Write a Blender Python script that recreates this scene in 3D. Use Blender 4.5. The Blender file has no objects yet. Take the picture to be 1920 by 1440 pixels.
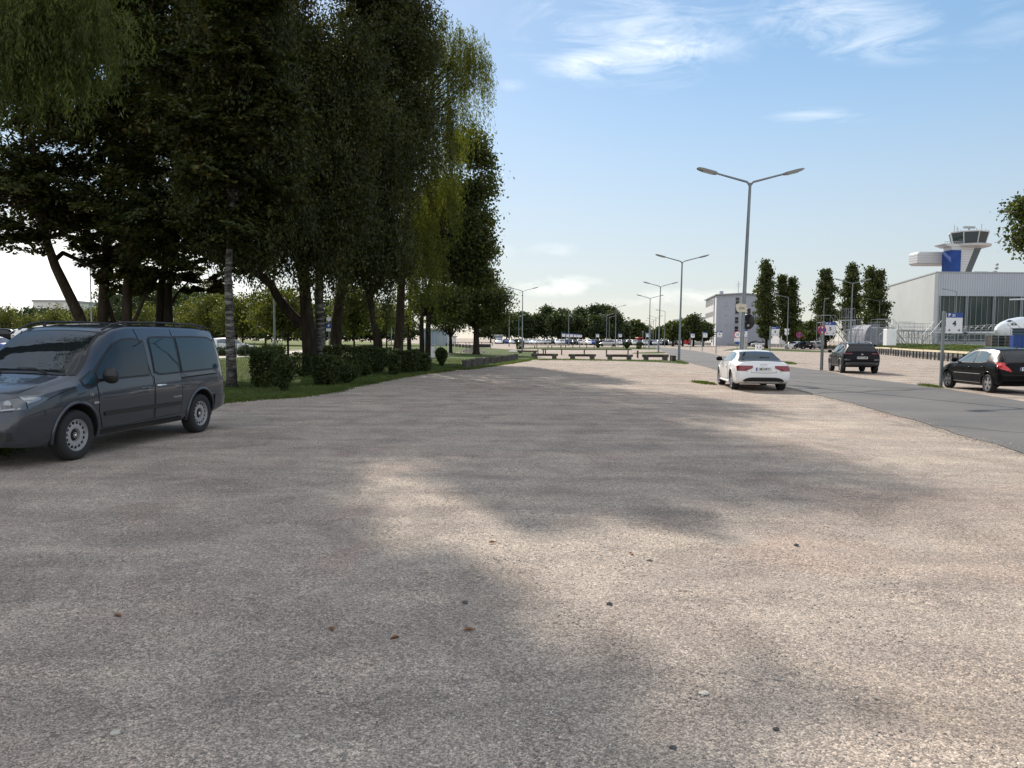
import bpy, bmesh, math, random
import numpy as np
from mathutils import Vector, Matrix
R = math.radians
random.seed(7)
sc = bpy.context.scene
COL = sc.collection

# ------------------------------------------------------------------ camera
CAM_H = 1.65
FPX = 1430.0                                   # focal length in photo pixels (1920 wide)
PITCH, ROLL = math.atan(86 / FPX), R(0.45)
CM = Matrix.Rotation(math.pi / 2 - PITCH, 3, 'X') @ Matrix.Rotation(ROLL, 3, 'Z')
cam = bpy.data.cameras.new('camera'); cam.sensor_width = 36; cam.lens = 36 * FPX / 1920
cam.clip_start = 0.1; cam.clip_end = 5000
co = bpy.data.objects.new('camera', cam); COL.objects.link(co)
co.matrix_world = Matrix.Translation((0, 0, CAM_H)) @ CM.to_4x4()
sc.camera = co

def ray(px, py):
    return CM @ Vector(((px - 960) / FPX, (720 - py) / FPX, -1))
def G(px, py, z=0.0):                          # ground point seen at a photo pixel
    d = ray(px, py); t = (z - CAM_H) / d.z
    return Vector((d.x * t, d.y * t, z))
def P(px, py, Y):                              # point at depth Y seen at a photo pixel
    d = ray(px, py); t = Y / d.y
    return Vector((d.x * t, Y, CAM_H + d.z * t))
def XY(px, Y):                                 # ground position at depth Y below a photo column
    d = ray(px, 640); t = Y / d.y
    return (d.x * t, Y)

# ------------------------------------------------------------------ sky, sun, exposure
SUN_EL, SUN_AZ = R(32.5), R(-15.5)                 # azimuth: negative is left of straight ahead
wd = bpy.data.worlds.new('World'); sc.world = wd; wd.use_nodes = True
nt = wd.node_tree; N = nt.nodes; LK = nt.links
bg = N['Background']; bg.inputs[1].default_value = 0.085
sky = N.new('ShaderNodeTexSky'); sky.sky_type = 'NISHITA'; sky.sun_disc = False
sky.sun_elevation = SUN_EL; sky.sun_rotation = SUN_AZ % (2 * math.pi)
sky.dust_density = 0.15; sky.air_density = 1.0; sky.ozone_density = 2.2
hs = N.new('ShaderNodeHueSaturation'); hs.inputs['Value'].default_value = 1.9
gm = N.new('ShaderNodeGamma'); gm.inputs[1].default_value = 0.54; LK.new(sky.outputs[0], gm.inputs[0])
LK.new(gm.outputs[0], hs.inputs['Color'])
tcs = N.new('ShaderNodeTexCoord'); sxyz = N.new('ShaderNodeSeparateXYZ'); LK.new(tcs.outputs['Generated'], sxyz.inputs[0])
mr = N.new('ShaderNodeMapRange'); mr.interpolation_type = 'SMOOTHSTEP'      # the haze near the horizon is paler, the upper air bluer
for i_, v_ in enumerate((0.0, 0.36, 0.72, 1.5)): mr.inputs[i_ + 1].default_value = v_
mv_ = N.new('ShaderNodeMapRange'); mv_.interpolation_type = 'SMOOTHSTEP'
for i_, v_ in enumerate((0.0, 0.30, 1.42, 1.9)): mv_.inputs[i_ + 1].default_value = v_
LK.new(sxyz.outputs['Z'], mv_.inputs[0]); LK.new(mv_.outputs[0], hs.inputs['Value'])
LK.new(sxyz.outputs['Z'], mr.inputs[0]); LK.new(mr.outputs[0], hs.inputs['Saturation'])
tc = N.new('ShaderNodeTexCoord')
def wmath(op, a, b=None, clamp=False):
    n = N.new('ShaderNodeMath'); n.operation = op; n.use_clamp = clamp
    for i, v in enumerate((a, b)):
        if v is None: continue
        if isinstance(v, (int, float)): n.inputs[i].default_value = v
        else: LK.new(v, n.inputs[i])
    return n.outputs[0]
def wdot(v):
    n = N.new('ShaderNodeVectorMath'); n.operation = 'DOT_PRODUCT'
    LK.new(tc.outputs['Generated'], n.inputs[0]); n.inputs[1].default_value = v
    return n.outputs['Value']
def wnoise(scale, detail, dist, stretch, rough=0.6):
    m = N.new('ShaderNodeMapping'); m.inputs['Scale'].default_value = stretch
    m.inputs['Rotation'].default_value = (0, R(12), 0)
    LK.new(tc.outputs['Generated'], m.inputs[0])
    n = N.new('ShaderNodeTexNoise'); n.inputs['Scale'].default_value = scale
    n.inputs['Detail'].default_value = detail; n.inputs['Roughness'].default_value = rough
    n.inputs['Distortion'].default_value = dist
    LK.new(m.outputs[0], n.inputs['Vector'])
    return n.outputs['Fac']
cirrus = wnoise(9.0, 11, 1.1, (0.75, 1.0, 3.2), 0.66)
puffs = wnoise(22.0, 7, 0.2, (1.0, 1.0, 2.2), 0.55)
def cloud(px, py, ax, ay, ang, noise, lo, gain, amt):
    c = ray(px, py).normalized(); r = Vector((c.y, -c.x, 0)).normalized(); u = r.cross(c)
    ca, sa = math.cos(R(ang)), math.sin(R(ang))
    r, u = r * ca + u * sa, u * ca - r * sa
    p = wmath('DIVIDE', wdot(r), ax / FPX); q = wmath('DIVIDE', wdot(u), ay / FPX)
    d = wmath('ADD', wmath('MULTIPLY', p, p), wmath('MULTIPLY', q, q))
    m = wmath('SUBTRACT', 1.0, d, True)
    m = wmath('MULTIPLY', m, wmath('GREATER_THAN', wdot(c), 0.0))
    k = wmath('MULTIPLY', wmath('SUBTRACT', wmath('ADD', noise, wmath('MULTIPLY', m, 0.20)), lo), gain, True)
    return wmath('MULTIPLY', wmath('MULTIPLY', k, wmath('POWER', m, 0.9)), amt)
blobs = [cloud(1180, 60, 230, 110, -4, cirrus, 0.56, 3.0, 0.32), cloud(1195, 102, 190, 42, 4, cirrus, 0.51, 3.2, 0.62),
         cloud(1590, 45, 190, 60, -16, cirrus, 0.55, 3.0, 0.42), cloud(1530, 214, 110, 24, -5, cirrus, 0.56, 3.0, 0.30),
         cloud(1900, 40, 120, 60, 5, cirrus, 0.58, 3.0, 0.18), cloud(950, 160, 60, 16, 0, cirrus, 0.55, 3.0, 0.25),
         cloud(1040, 535, 110, 24, 0, puffs, 0.52, 4.0, 0.34), cloud(1290, 560, 190, 22, 0, puffs, 0.54, 4.0, 0.28),
         cloud(60, 520, 420, 130, 0, puffs, 0.30, 2.0, 0.9), cloud(980, 470, 160, 20, 0, puffs, 0.56, 3.0, 0.15)]
yv = wdot((0, -1, 0)); zv = wdot((0, 0, 1))            # unseen white cloud overhead and behind the camera, added to whiten the fill light
fill_veil = wmath('MULTIPLY', wmath('MAXIMUM', wmath('MULTIPLY', wmath('ADD', yv, 0.15), 2.2, True), wmath('MULTIPLY', wmath('SUBTRACT', zv, 0.55), 3.0, True)), 0.50)
blobs.append(wmath('MULTIPLY', fill_veil, wmath('ADD', cirrus, 0.4, True)))
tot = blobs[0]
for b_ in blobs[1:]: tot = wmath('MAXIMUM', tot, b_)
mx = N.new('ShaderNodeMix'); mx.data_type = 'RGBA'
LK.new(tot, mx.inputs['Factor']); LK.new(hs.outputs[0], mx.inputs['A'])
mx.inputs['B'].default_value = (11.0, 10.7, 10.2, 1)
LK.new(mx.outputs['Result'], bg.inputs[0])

sl = bpy.data.lights.new('sun', 'SUN'); sl.energy = 3.1; sl.angle = R(0.53); sl.color = (1.0, 0.90, 0.79)
so = bpy.data.objects.new('sun', sl); COL.objects.link(so)
sd = Vector((math.sin(SUN_AZ) * math.cos(SUN_EL), math.cos(SUN_AZ) * math.cos(SUN_EL), math.sin(SUN_EL)))
so.rotation_euler = sd.to_track_quat('Z', 'Y').to_euler(); so.location = (0, -10, 40)
vs = sc.view_settings; vs.view_transform = 'Standard'; vs.look = 'None'; vs.exposure = 0.95; vs.gamma = 1.0
vs.use_curve_mapping = False
sc.cycles.use_denoising = True; sc.cycles.denoising_input_passes = 'RGB_ALBEDO_NORMAL'; sc.cycles.denoising_prefilter = 'NONE'
sc.cycles.max_bounces = 8; sc.cycles.diffuse_bounces = 3; sc.cycles.transparent_max_bounces = 8

# ------------------------------------------------------------------ naming helpers
def tag(o, label, cat, group=None):
    o['label'] = label; o['category'] = cat
    if group: o['group'] = group
    return o
def structure(o): o['kind'] = 'structure'; return o
def stuff(o, label, cat): o['kind'] = 'stuff'; return tag(o, label, cat)
def thing(name, label, cat, loc=(0, 0, 0), rz=0.0, group=None):
    o = bpy.data.objects.new(name, None); COL.objects.link(o); o.empty_display_size = 0.2
    o.location = loc; o.rotation_euler = (0, 0, rz)
    return tag(o, label, cat, group)
def link(name, me, parent=None):
    o = bpy.data.objects.new(name, me); COL.objects.link(o)
    if parent: o.parent = parent
    return o
def kids(o): return [c for c in bpy.data.objects if c.parent == o]
def dup(root, loc=None, rz=None, label=None, group=None, scale=None):
    def rec(o, par):
        c = o.copy(); COL.objects.link(c)
        if par: c.parent = par
        for k in TREE.get(o.name, []): rec(k, c)
        return c
    r = rec(root, None)
    if loc is not None: r.location = loc
    if rz is not None: r.rotation_euler = (0, 0, rz)
    if label: r['label'] = label
    if group: r['group'] = group
    if scale: r.scale = scale
    return r
TREE = {}
def remember(root):                            # children of a finished thing, for copying
    for o in bpy.data.objects:
        if o.parent: 
            L = TREE.setdefault(o.parent.name, [])
            if o not in L: L.append(o)
    return root

# ------------------------------------------------------------------ materials
def mat(name, col=(0.5, 0.5, 0.5), rough=0.6, metal=0.0, coat=0.0, spec=0.5, noise=None, bump=None):
    m = bpy.data.materials.new(name); m.use_nodes = True
    n, l = m.node_tree.nodes, m.node_tree.links
    p = n['Principled BSDF']
    p.inputs['Base Color'].default_value = (*col, 1); p.inputs['Roughness'].default_value = rough
    p.inputs['Metallic'].default_value = metal; p.inputs['Coat Weight'].default_value = coat
    p.inputs['Coat Roughness'].default_value = 0.04; p.inputs['Specular IOR Level'].default_value = spec
    if noise or bump:
        t = n.new('ShaderNodeTexCoord')
    if noise:                                   # (scale, second colour, stretch)
        sc_, c2, st = noise
        mp = n.new('ShaderNodeMapping'); mp.inputs['Scale'].default_value = st; l.new(t.outputs['Object'], mp.inputs[0])
        x = n.new('ShaderNodeTexNoise'); x.inputs['Scale'].default_value = sc_; x.inputs['Detail'].default_value = 6
        x.inputs['Roughness'].default_value = 0.65
        l.new(mp.outputs[0], x.inputs['Vector'])
        r = n.new('ShaderNodeValToRGB'); r.color_ramp.elements[0].position = 0.35; r.color_ramp.elements[1].position = 0.65
        r.color_ramp.elements[0].color = (*col, 1); r.color_ramp.elements[1].color = (*c2, 1)
        l.new(x.outputs['Fac'], r.inputs[0]); l.new(r.outputs[0], p.inputs['Base Color'])
    if bump:                                    # (scale, strength, distance)
        x = n.new('ShaderNodeTexNoise'); x.inputs['Scale'].default_value = bump[0]; x.inputs['Detail'].default_value = 4
        l.new(t.outputs['Object'], x.inputs['Vector'])
        b = n.new('ShaderNodeBump'); b.inputs['Strength'].default_value = bump[1]; b.inputs['Distance'].default_value = bump[2]
        l.new(x.outputs['Fac'], b.inputs['Height']); l.new(b.outputs[0], p.inputs['Normal'])
    return m
def ramp(n, l, fac, stops):
    r = n.new('ShaderNodeValToRGB'); cr = r.color_ramp
    while len(cr.elements) < len(stops): cr.elements.new(0.5)
    for e, (p_, c) in zip(cr.elements, stops): e.position = p_; e.color = (*c, 1) if len(c) == 3 else c
    l.new(fac, r.inputs[0]); return r.outputs[0]
def tnoise(n, l, vec, scale, detail=5, rough=0.6, dist=0.0):
    x = n.new('ShaderNodeTexNoise'); x.inputs['Scale'].default_value = scale; x.inputs['Detail'].default_value = detail
    x.inputs['Roughness'].default_value = rough; x.inputs['Distortion'].default_value = dist
    l.new(vec, x.inputs['Vector']); return x.outputs['Fac']
def mixc(n, l, fac, a, b, mode='MIX'):
    m = n.new('ShaderNodeMix'); m.data_type = 'RGBA'; m.blend_type = mode
    for k, v in (('Factor', fac), ('A', a), ('B', b)):
        if isinstance(v, (int, float)): m.inputs[k].default_value = v
        elif isinstance(v, tuple): m.inputs[k].default_value = (*v, 1)
        else: l.new(v, m.inputs[k])
    return m.outputs['Result']

def gravel_mat():
    m = bpy.data.materials.new('gravel'); m.use_nodes = True
    n, l = m.node_tree.nodes, m.node_tree.links; p = n['Principled BSDF']
    t = n.new('ShaderNodeTexCoord').outputs['Object']
    big = tnoise(n, l, t, 0.22, 5, 0.6, 0.6)
    mid = tnoise(n, l, t, 1.1, 6, 0.65, 0.8)
    base = ramp(n, l, big, [(0.30, (0.312, 0.252, 0.214)), (0.5, (0.320, 0.278, 0.240)), (0.70, (0.365, 0.316, 0.266))])
    patch = ramp(n, l, mid, [(0.34, (0.76, 0.75, 0.74)), (0.50, (0.96, 0.955, 0.95)), (0.68, (1.16, 1.15, 1.12))])
    base = mixc(n, l, 1.0, base, patch, 'MULTIPLY')
    red = ramp(n, l, tnoise(n, l, t, 0.55, 4, 0.6, 1.0), [(0.56, (0, 0, 0)), (0.72, (0.40, 0.40, 0.40))])
    base = mixc(n, l, red, base, (0.31, 0.215, 0.175))
    mp = n.new('ShaderNodeMapping'); mp.inputs['Rotation'].default_value = (0, 0, R(-32)); mp.inputs['Scale'].default_value = (0.22, 1.9, 1); l.new(t, mp.inputs[0])
    trk = ramp(n, l, tnoise(n, l, mp.outputs[0], 1.0, 4, 0.55, 0.35), [(0.34, (0.86, 0.86, 0.87)), (0.5, (1, 1, 1)), (0.64, (1.13, 1.12, 1.10))])   # worn wheel lines
    base = mixc(n, l, 1.0, base, trk, 'MULTIPLY')
    snd = ramp(n, l, tnoise(n, l, t, 0.9, 5, 0.65, 0.5), [(0.60, (0, 0, 0)), (0.74, (0.6, 0.6, 0.6))])
    base = mixc(n, l, snd, base, (0.43, 0.365, 0.28))
    # individual stones at two sizes
    def stones(scale, amt, lo, hi):
        v = n.new('ShaderNodeTexVoronoi'); v.inputs['Scale'].default_value = scale; v.inputs['Randomness'].default_value = 1
        l.new(t, v.inputs['Vector'])
        s = n.new('ShaderNodeSeparateColor'); l.new(v.outputs['Color'], s.inputs[0])
        return v, ramp(n, l, s.outputs[0], [(0.0, lo), (0.55, (1, 1, 1)), (1.0, hi)])
    v1, c1 = stones(135, 1, (0.42, 0.41, 0.42), (1.75, 1.72, 1.67))
    v2, c2 = stones(56, 1, (0.60, 0.60, 0.62), (1.5, 1.46, 1.41))
    dens = ramp(n, l, tnoise(n, l, t, 2.6, 4, 0.6), [(0.35, (0.25, 0.25, 0.25)), (0.65, (1, 1, 1))])
    base = mixc(n, l, 0.85, base, c1, 'MULTIPLY')
    sep = n.new('ShaderNodeSeparateColor'); l.new(dens, sep.inputs[0])
    base = mixc(n, l, sep.outputs[0], base, mixc(n, l, 0.8, base, c2, 'MULTIPLY'))
    fine = ramp(n, l, tnoise(n, l, t, 380, 2, 0.7), [(0.3, (0.6, 0.6, 0.6)), (0.7, (1.38, 1.38, 1.38))])
    base = mixc(n, l, 0.8, base, fine, 'MULTIPLY')
    l.new(base, p.inputs['Base Color']); p.inputs['Roughness'].default_value = 0.95; p.inputs['Specular IOR Level'].default_value = 0.15
    h = n.new('ShaderNodeMath'); h.operation = 'MULTIPLY_ADD'
    l.new(v1.outputs['Distance'], h.inputs[0]); h.inputs[1].default_value = -0.7
    h2 = n.new('ShaderNodeMath'); h2.operation = 'MULTIPLY_ADD'
    l.new(v2.outputs['Distance'], h2.inputs[0]); h2.inputs[1].default_value = -0.8; l.new(tnoise(n, l, t, 9, 5, 0.7), h2.inputs[2])
    l.new(h2.outputs[0], h.inputs[2])
    b = n.new('ShaderNodeBump'); b.inputs['Strength'].default_value = 0.5; b.inputs['Distance'].default_value = 0.005
    l.new(h.outputs[0], b.inputs['Height']); l.new(b.outputs[0], p.inputs['Normal'])
    return m
def asphalt_mat():
    m = bpy.data.materials.new('asphalt'); m.use_nodes = True
    n, l = m.node_tree.nodes, m.node_tree.links; p = n['Principled BSDF']
    t = n.new('ShaderNodeTexCoord').outputs['Object']
    c = ramp(n, l, tnoise(n, l, t, 0.35, 5, 0.6, 0.5), [(0.3, (0.090, 0.090, 0.091)), (0.5, (0.116, 0.114, 0.111)), (0.7, (0.145, 0.141, 0.135))])
    c = mixc(n, l, 0.7, c, ramp(n, l, tnoise(n, l, t, 60, 3, 0.8), [(0.3, (0.7, 0.7, 0.7)), (0.7, (1.3, 1.3, 1.3))]), 'MULTIPLY')
    v = n.new('ShaderNodeTexVoronoi'); v.feature = 'DISTANCE_TO_EDGE'; v.inputs['Scale'].default_value = 0.16
    mp = n.new('ShaderNodeMapping'); l.new(t, mp.inputs[0]); l.new(mp.outputs[0], v.inputs['Vector'])
    nz = n.new('ShaderNodeTexNoise'); nz.inputs['Scale'].default_value = 0.8; nz.inputs['Detail'].default_value = 5; l.new(t, nz.inputs['Vector'])
    mv = mixc(n, l, 0.35, t, nz.outputs['Color']); l.new(mv, mp.inputs[0])
    crack = ramp(n, l, v.outputs['Distance'], [(0.0, (0.35, 0.35, 0.35)), (0.010, (1, 1, 1))])
    c = mixc(n, l, 1.0, c, crack, 'MULTIPLY')
    l.new(c, p.inputs['Base Color']); p.inputs['Roughness'].default_value = 0.85; p.inputs['Specular IOR Level'].default_value = 0.25
    b = n.new('ShaderNodeBump'); b.inputs['Strength'].default_value = 0.35; b.inputs['Distance'].default_value = 0.006
    l.new(tnoise(n, l, t, 90, 3, 0.8), b.inputs['Height']); l.new(b.outputs[0], p.inputs['Normal'])
    return m
def soil_grass_mat(name, a, b_, dry, k=0.6):
    m = bpy.data.materials.new(name); m.use_nodes = True
    n, l = m.node_tree.nodes, m.node_tree.links; p = n['Principled BSDF']
    t = n.new('ShaderNodeTexCoord').outputs['Object']
    c = ramp(n, l, tnoise(n, l, t, k, 6, 0.65, 0.6), [(0.3, dry), (0.45, a), (0.7, b_)])
    c = mixc(n, l, 0.8, c, ramp(n, l, tnoise(n, l, t, 35, 4, 0.8), [(0.3, (0.45, 0.45, 0.4)), (0.7, (1.5, 1.5, 1.5))]), 'MULTIPLY')
    l.new(c, p.inputs['Base Color']); p.inputs['Roughness'].default_value = 0.95; p.inputs['Specular IOR Level'].default_value = 0.1
    b = n.new('ShaderNodeBump'); b.inputs['Strength'].default_value = 1.0; b.inputs['Distance'].default_value = 0.05
    l.new(tnoise(n, l, t, 25, 4, 0.8), b.inputs['Height']); l.new(b.outputs[0], p.inputs['Normal'])
    return m
def leaf_mat(name, c1, c2, c3, trans=0.35, tcol=None):
    m = bpy.data.materials.new(name); m.use_nodes = True
    n, l = m.node_tree.nodes, m.node_tree.links
    p = n['Principled BSDF']; out = n['Material Output']
    g = n.new('ShaderNodeNewGeometry')
    c = ramp(n, l, g.outputs['Random Per Island'], [(0.0, c1), (0.55, c2), (1.0, c3)])
    t = n.new('ShaderNodeTexCoord')
    big = ramp(n, l, tnoise(n, l, t.outputs['Object'], 0.55, 3, 0.6), [(0.32, (0.62, 0.66, 0.6)), (0.68, (1.3, 1.22, 1.1))])
    c = mixc(n, l, 1.0, c, big, 'MULTIPLY')
    l.new(c, p.inputs['Base Color']); p.inputs['Roughness'].default_value = 0.6; p.inputs['Specular IOR Level'].default_value = 0.25
    tr = n.new('ShaderNodeBsdfTranslucent')
    tcx = mixc(n, l, 1.0, c, tcol or (1.5, 1.6, 0.7), 'MULTIPLY'); l.new(tcx, tr.inputs['Color'])
    mxs = n.new('ShaderNodeMixShader'); mxs.inputs[0].default_value = trans
    l.new(p.outputs[0], mxs.inputs[1]); l.new(tr.outputs[0], mxs.inputs[2]); l.new(mxs.outputs[0], out.inputs['Surface'])
    return m
def bark_mat(name, a, b_, scale=6, stretch=(1, 1, 0.2)):
    return mat(name, a, 0.95, noise=(scale, b_, stretch), bump=(14, 0.9, 0.03), spec=0.1)
def birch_bark():
    m = bpy.data.materials.new('birch_bark'); m.use_nodes = True
    n, l = m.node_tree.nodes, m.node_tree.links; p = n['Principled BSDF']
    t = n.new('ShaderNodeTexCoord').outputs['Object']
    mp = n.new('ShaderNodeMapping'); mp.inputs['Scale'].default_value = (1.2, 1.2, 6); l.new(t, mp.inputs[0])
    f = tnoise(n, l, mp.outputs[0], 2.2, 6, 0.7, 0.4)
    c = ramp(n, l, f, [(0.44, (0.018, 0.016, 0.014)), (0.54, (0.10, 0.095, 0.088)), (0.70, (0.30, 0.285, 0.265))])
    sx = n.new('ShaderNodeSeparateXYZ'); l.new(t, sx.inputs[0])
    low = ramp(n, l, sx.outputs['Z'], [(0.0, (0.12, 0.11, 0.10)), (1.0, (1, 1, 1))])
    c = mixc(n, l, 1.0, c, low, 'MULTIPLY')
    l.new(c, p.inputs['Base Color']); p.inputs['Roughness'].default_value = 0.9
    return m
def glass_mat(name, tint=(0.012, 0.016, 0.017), spec=0.5, rough=0.02):
    return mat(name, tint, rough, 0, 0.0, spec)
def ribbed_mat(name, c, k, axis='X', depth=0.03, dark=0.8):
    m = bpy.data.materials.new(name); m.use_nodes = True
    n, l = m.node_tree.nodes, m.node_tree.links; p = n['Principled BSDF']
    t = n.new('ShaderNodeTexCoord').outputs['Object']
    w = n.new('ShaderNodeTexWave'); w.wave_type = 'BANDS'; w.bands_direction = axis; w.inputs['Scale'].default_value = k
    l.new(t, w.inputs['Vector'])
    col = mixc(n, l, 1.0, c, ramp(n, l, w.outputs['Fac'], [(0.3, (dark, dark, dark)), (0.7, (1, 1, 1))]), 'MULTIPLY')
    st = ramp(n, l, tnoise(n, l, t, 0.12, 5, 0.6), [(0.3, (0.9, 0.9, 0.9)), (0.7, (1.05, 1.05, 1.05))])
    l.new(mixc(n, l, 1.0, col, st, 'MULTIPLY'), p.inputs['Base Color']); p.inputs['Roughness'].default_value = 0.5
    b = n.new('ShaderNodeBump'); b.inputs['Strength'].default_value = 0.8; b.inputs['Distance'].default_value = depth
    l.new(w.outputs['Fac'], b.inputs['Height']); l.new(b.outputs[0], p.inputs['Normal'])
    return m

M = dict(
    gravel=gravel_mat(), asphalt=asphalt_mat(),
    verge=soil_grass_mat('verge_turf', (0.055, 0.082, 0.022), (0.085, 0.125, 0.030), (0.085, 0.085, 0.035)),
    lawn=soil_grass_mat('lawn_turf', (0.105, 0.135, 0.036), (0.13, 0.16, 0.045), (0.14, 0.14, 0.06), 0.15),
    bank=soil_grass_mat('bank_turf', (0.060, 0.080, 0.020), (0.080, 0.100, 0.026), (0.090, 0.085, 0.035), 0.25),
    dirt=mat('pale_path', (0.42, 0.38, 0.32), 0.95, noise=(3, (0.52, 0.47, 0.40), (1, 1, 1))),
    rubble=mat('rubble', (0.30, 0.27, 0.22), 0.95, noise=(5, (0.48, 0.44, 0.38), (1, 1, 1)), bump=(8, 1, 0.1)),
    pebble=None,
    steel=mat('galvanised_steel', (0.16, 0.185, 0.20), 0.5, 0.35, noise=(2.5, (0.21, 0.235, 0.25), (1, 1, 0.5))),
    lampgrey=mat('lamp_housing_grey', (0.20, 0.21, 0.21), 0.5), lampglass=mat('lamp_lens', (0.45, 0.46, 0.45), 0.25),
    white=mat('white_sheet', (0.78, 0.79, 0.80), 0.45), signwhite=mat('sign_white', (0.72, 0.73, 0.76), 0.4),
    signblue=mat('sign_blue', (0.012, 0.055, 0.26), 0.4), black=mat('black_paint', (0.012, 0.012, 0.013), 0.5),
    signred=mat('sign_red', (0.50, 0.03, 0.04), 0.4), cardboard=mat('old_board', (0.62, 0.57, 0.46), 0.8, noise=(6, (0.50, 0.45, 0.35), (1, 1, 1))),
    wood=mat('weathered_wood', (0.034, 0.024, 0.019), 0.9, noise=(8, (0.070, 0.053, 0.042), (1, 1, 1)), bump=(20, 0.6, 0.01)),
    palewood=mat('pale_rail_wood', (0.66, 0.57, 0.40), 0.85, noise=(6, (0.54, 0.46, 0.32), (1, 1, 1))),
    stone=mat('rough_stone', (0.050, 0.045, 0.040), 0.95, noise=(5, (0.115, 0.105, 0.095), (1, 1, 1)), bump=(12, 1, 0.03)),
    concrete=mat('concrete', (0.30, 0.30, 0.29), 0.9, noise=(3, (0.42, 0.41, 0.39), (1, 1, 1)), bump=(18, 0.5, 0.01)),
    bark=bark_mat('dark_bark', (0.016, 0.013, 0.010), (0.042, 0.033, 0.025)),
    barkbrown=bark_mat('brown_bark', (0.026, 0.020, 0.015), (0.062, 0.048, 0.036)),
    birch=birch_bark(),
    maple=leaf_mat('maple_leaves', (0.018, 0.029, 0.011), (0.041, 0.055, 0.017), (0.093, 0.078, 0.023), 0.28),
    birchleaf=leaf_mat('birch_leaves', (0.018, 0.027, 0.008), (0.038, 0.048, 0.013), (0.079, 0.074, 0.021), 0.26),
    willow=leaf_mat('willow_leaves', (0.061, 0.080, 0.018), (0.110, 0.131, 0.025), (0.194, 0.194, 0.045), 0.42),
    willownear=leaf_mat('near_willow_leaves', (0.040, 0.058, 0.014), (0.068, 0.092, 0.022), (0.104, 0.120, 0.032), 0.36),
    alder=leaf_mat('alder_leaves', (0.026, 0.040, 0.013), (0.055, 0.077, 0.022), (0.109, 0.120, 0.036), 0.3),
    oak=leaf_mat('oak_leaves', (0.025, 0.040, 0.010), (0.048, 0.064, 0.017), (0.075, 0.085, 0.024), 0.30),
    farleaf=leaf_mat('far_tree_leaves', (0.022, 0.040, 0.016), (0.040, 0.060, 0.024), (0.066, 0.080, 0.030), 0.25),
    lime=leaf_mat('lime_leaves', (0.045, 0.062, 0.014), (0.075, 0.090, 0.020), (0.115, 0.105, 0.028), 0.40),
    poplar=leaf_mat('poplar_leaves', (0.022, 0.033, 0.011), (0.050, 0.066, 0.019), (0.094, 0.099, 0.031), 0.25),
    hedge=leaf_mat('hedge_leaves', (0.018, 0.032, 0.010), (0.034, 0.057, 0.015), (0.064, 0.079, 0.025), 0.2),
    blade=leaf_mat('grass_blades', (0.045, 0.080, 0.018), (0.075, 0.115, 0.026), (0.13, 0.13, 0.045), 0.30),
    dryblade=leaf_mat('dry_grass_blades', (0.10, 0.095, 0.045), (0.16, 0.15, 0.075), (0.24, 0.22, 0.12), 0.30),
    deadleaf=leaf_mat('fallen_leaves', (0.14, 0.05, 0.025), (0.22, 0.09, 0.04), (0.26, 0.15, 0.07), 0.05),
)

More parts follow.
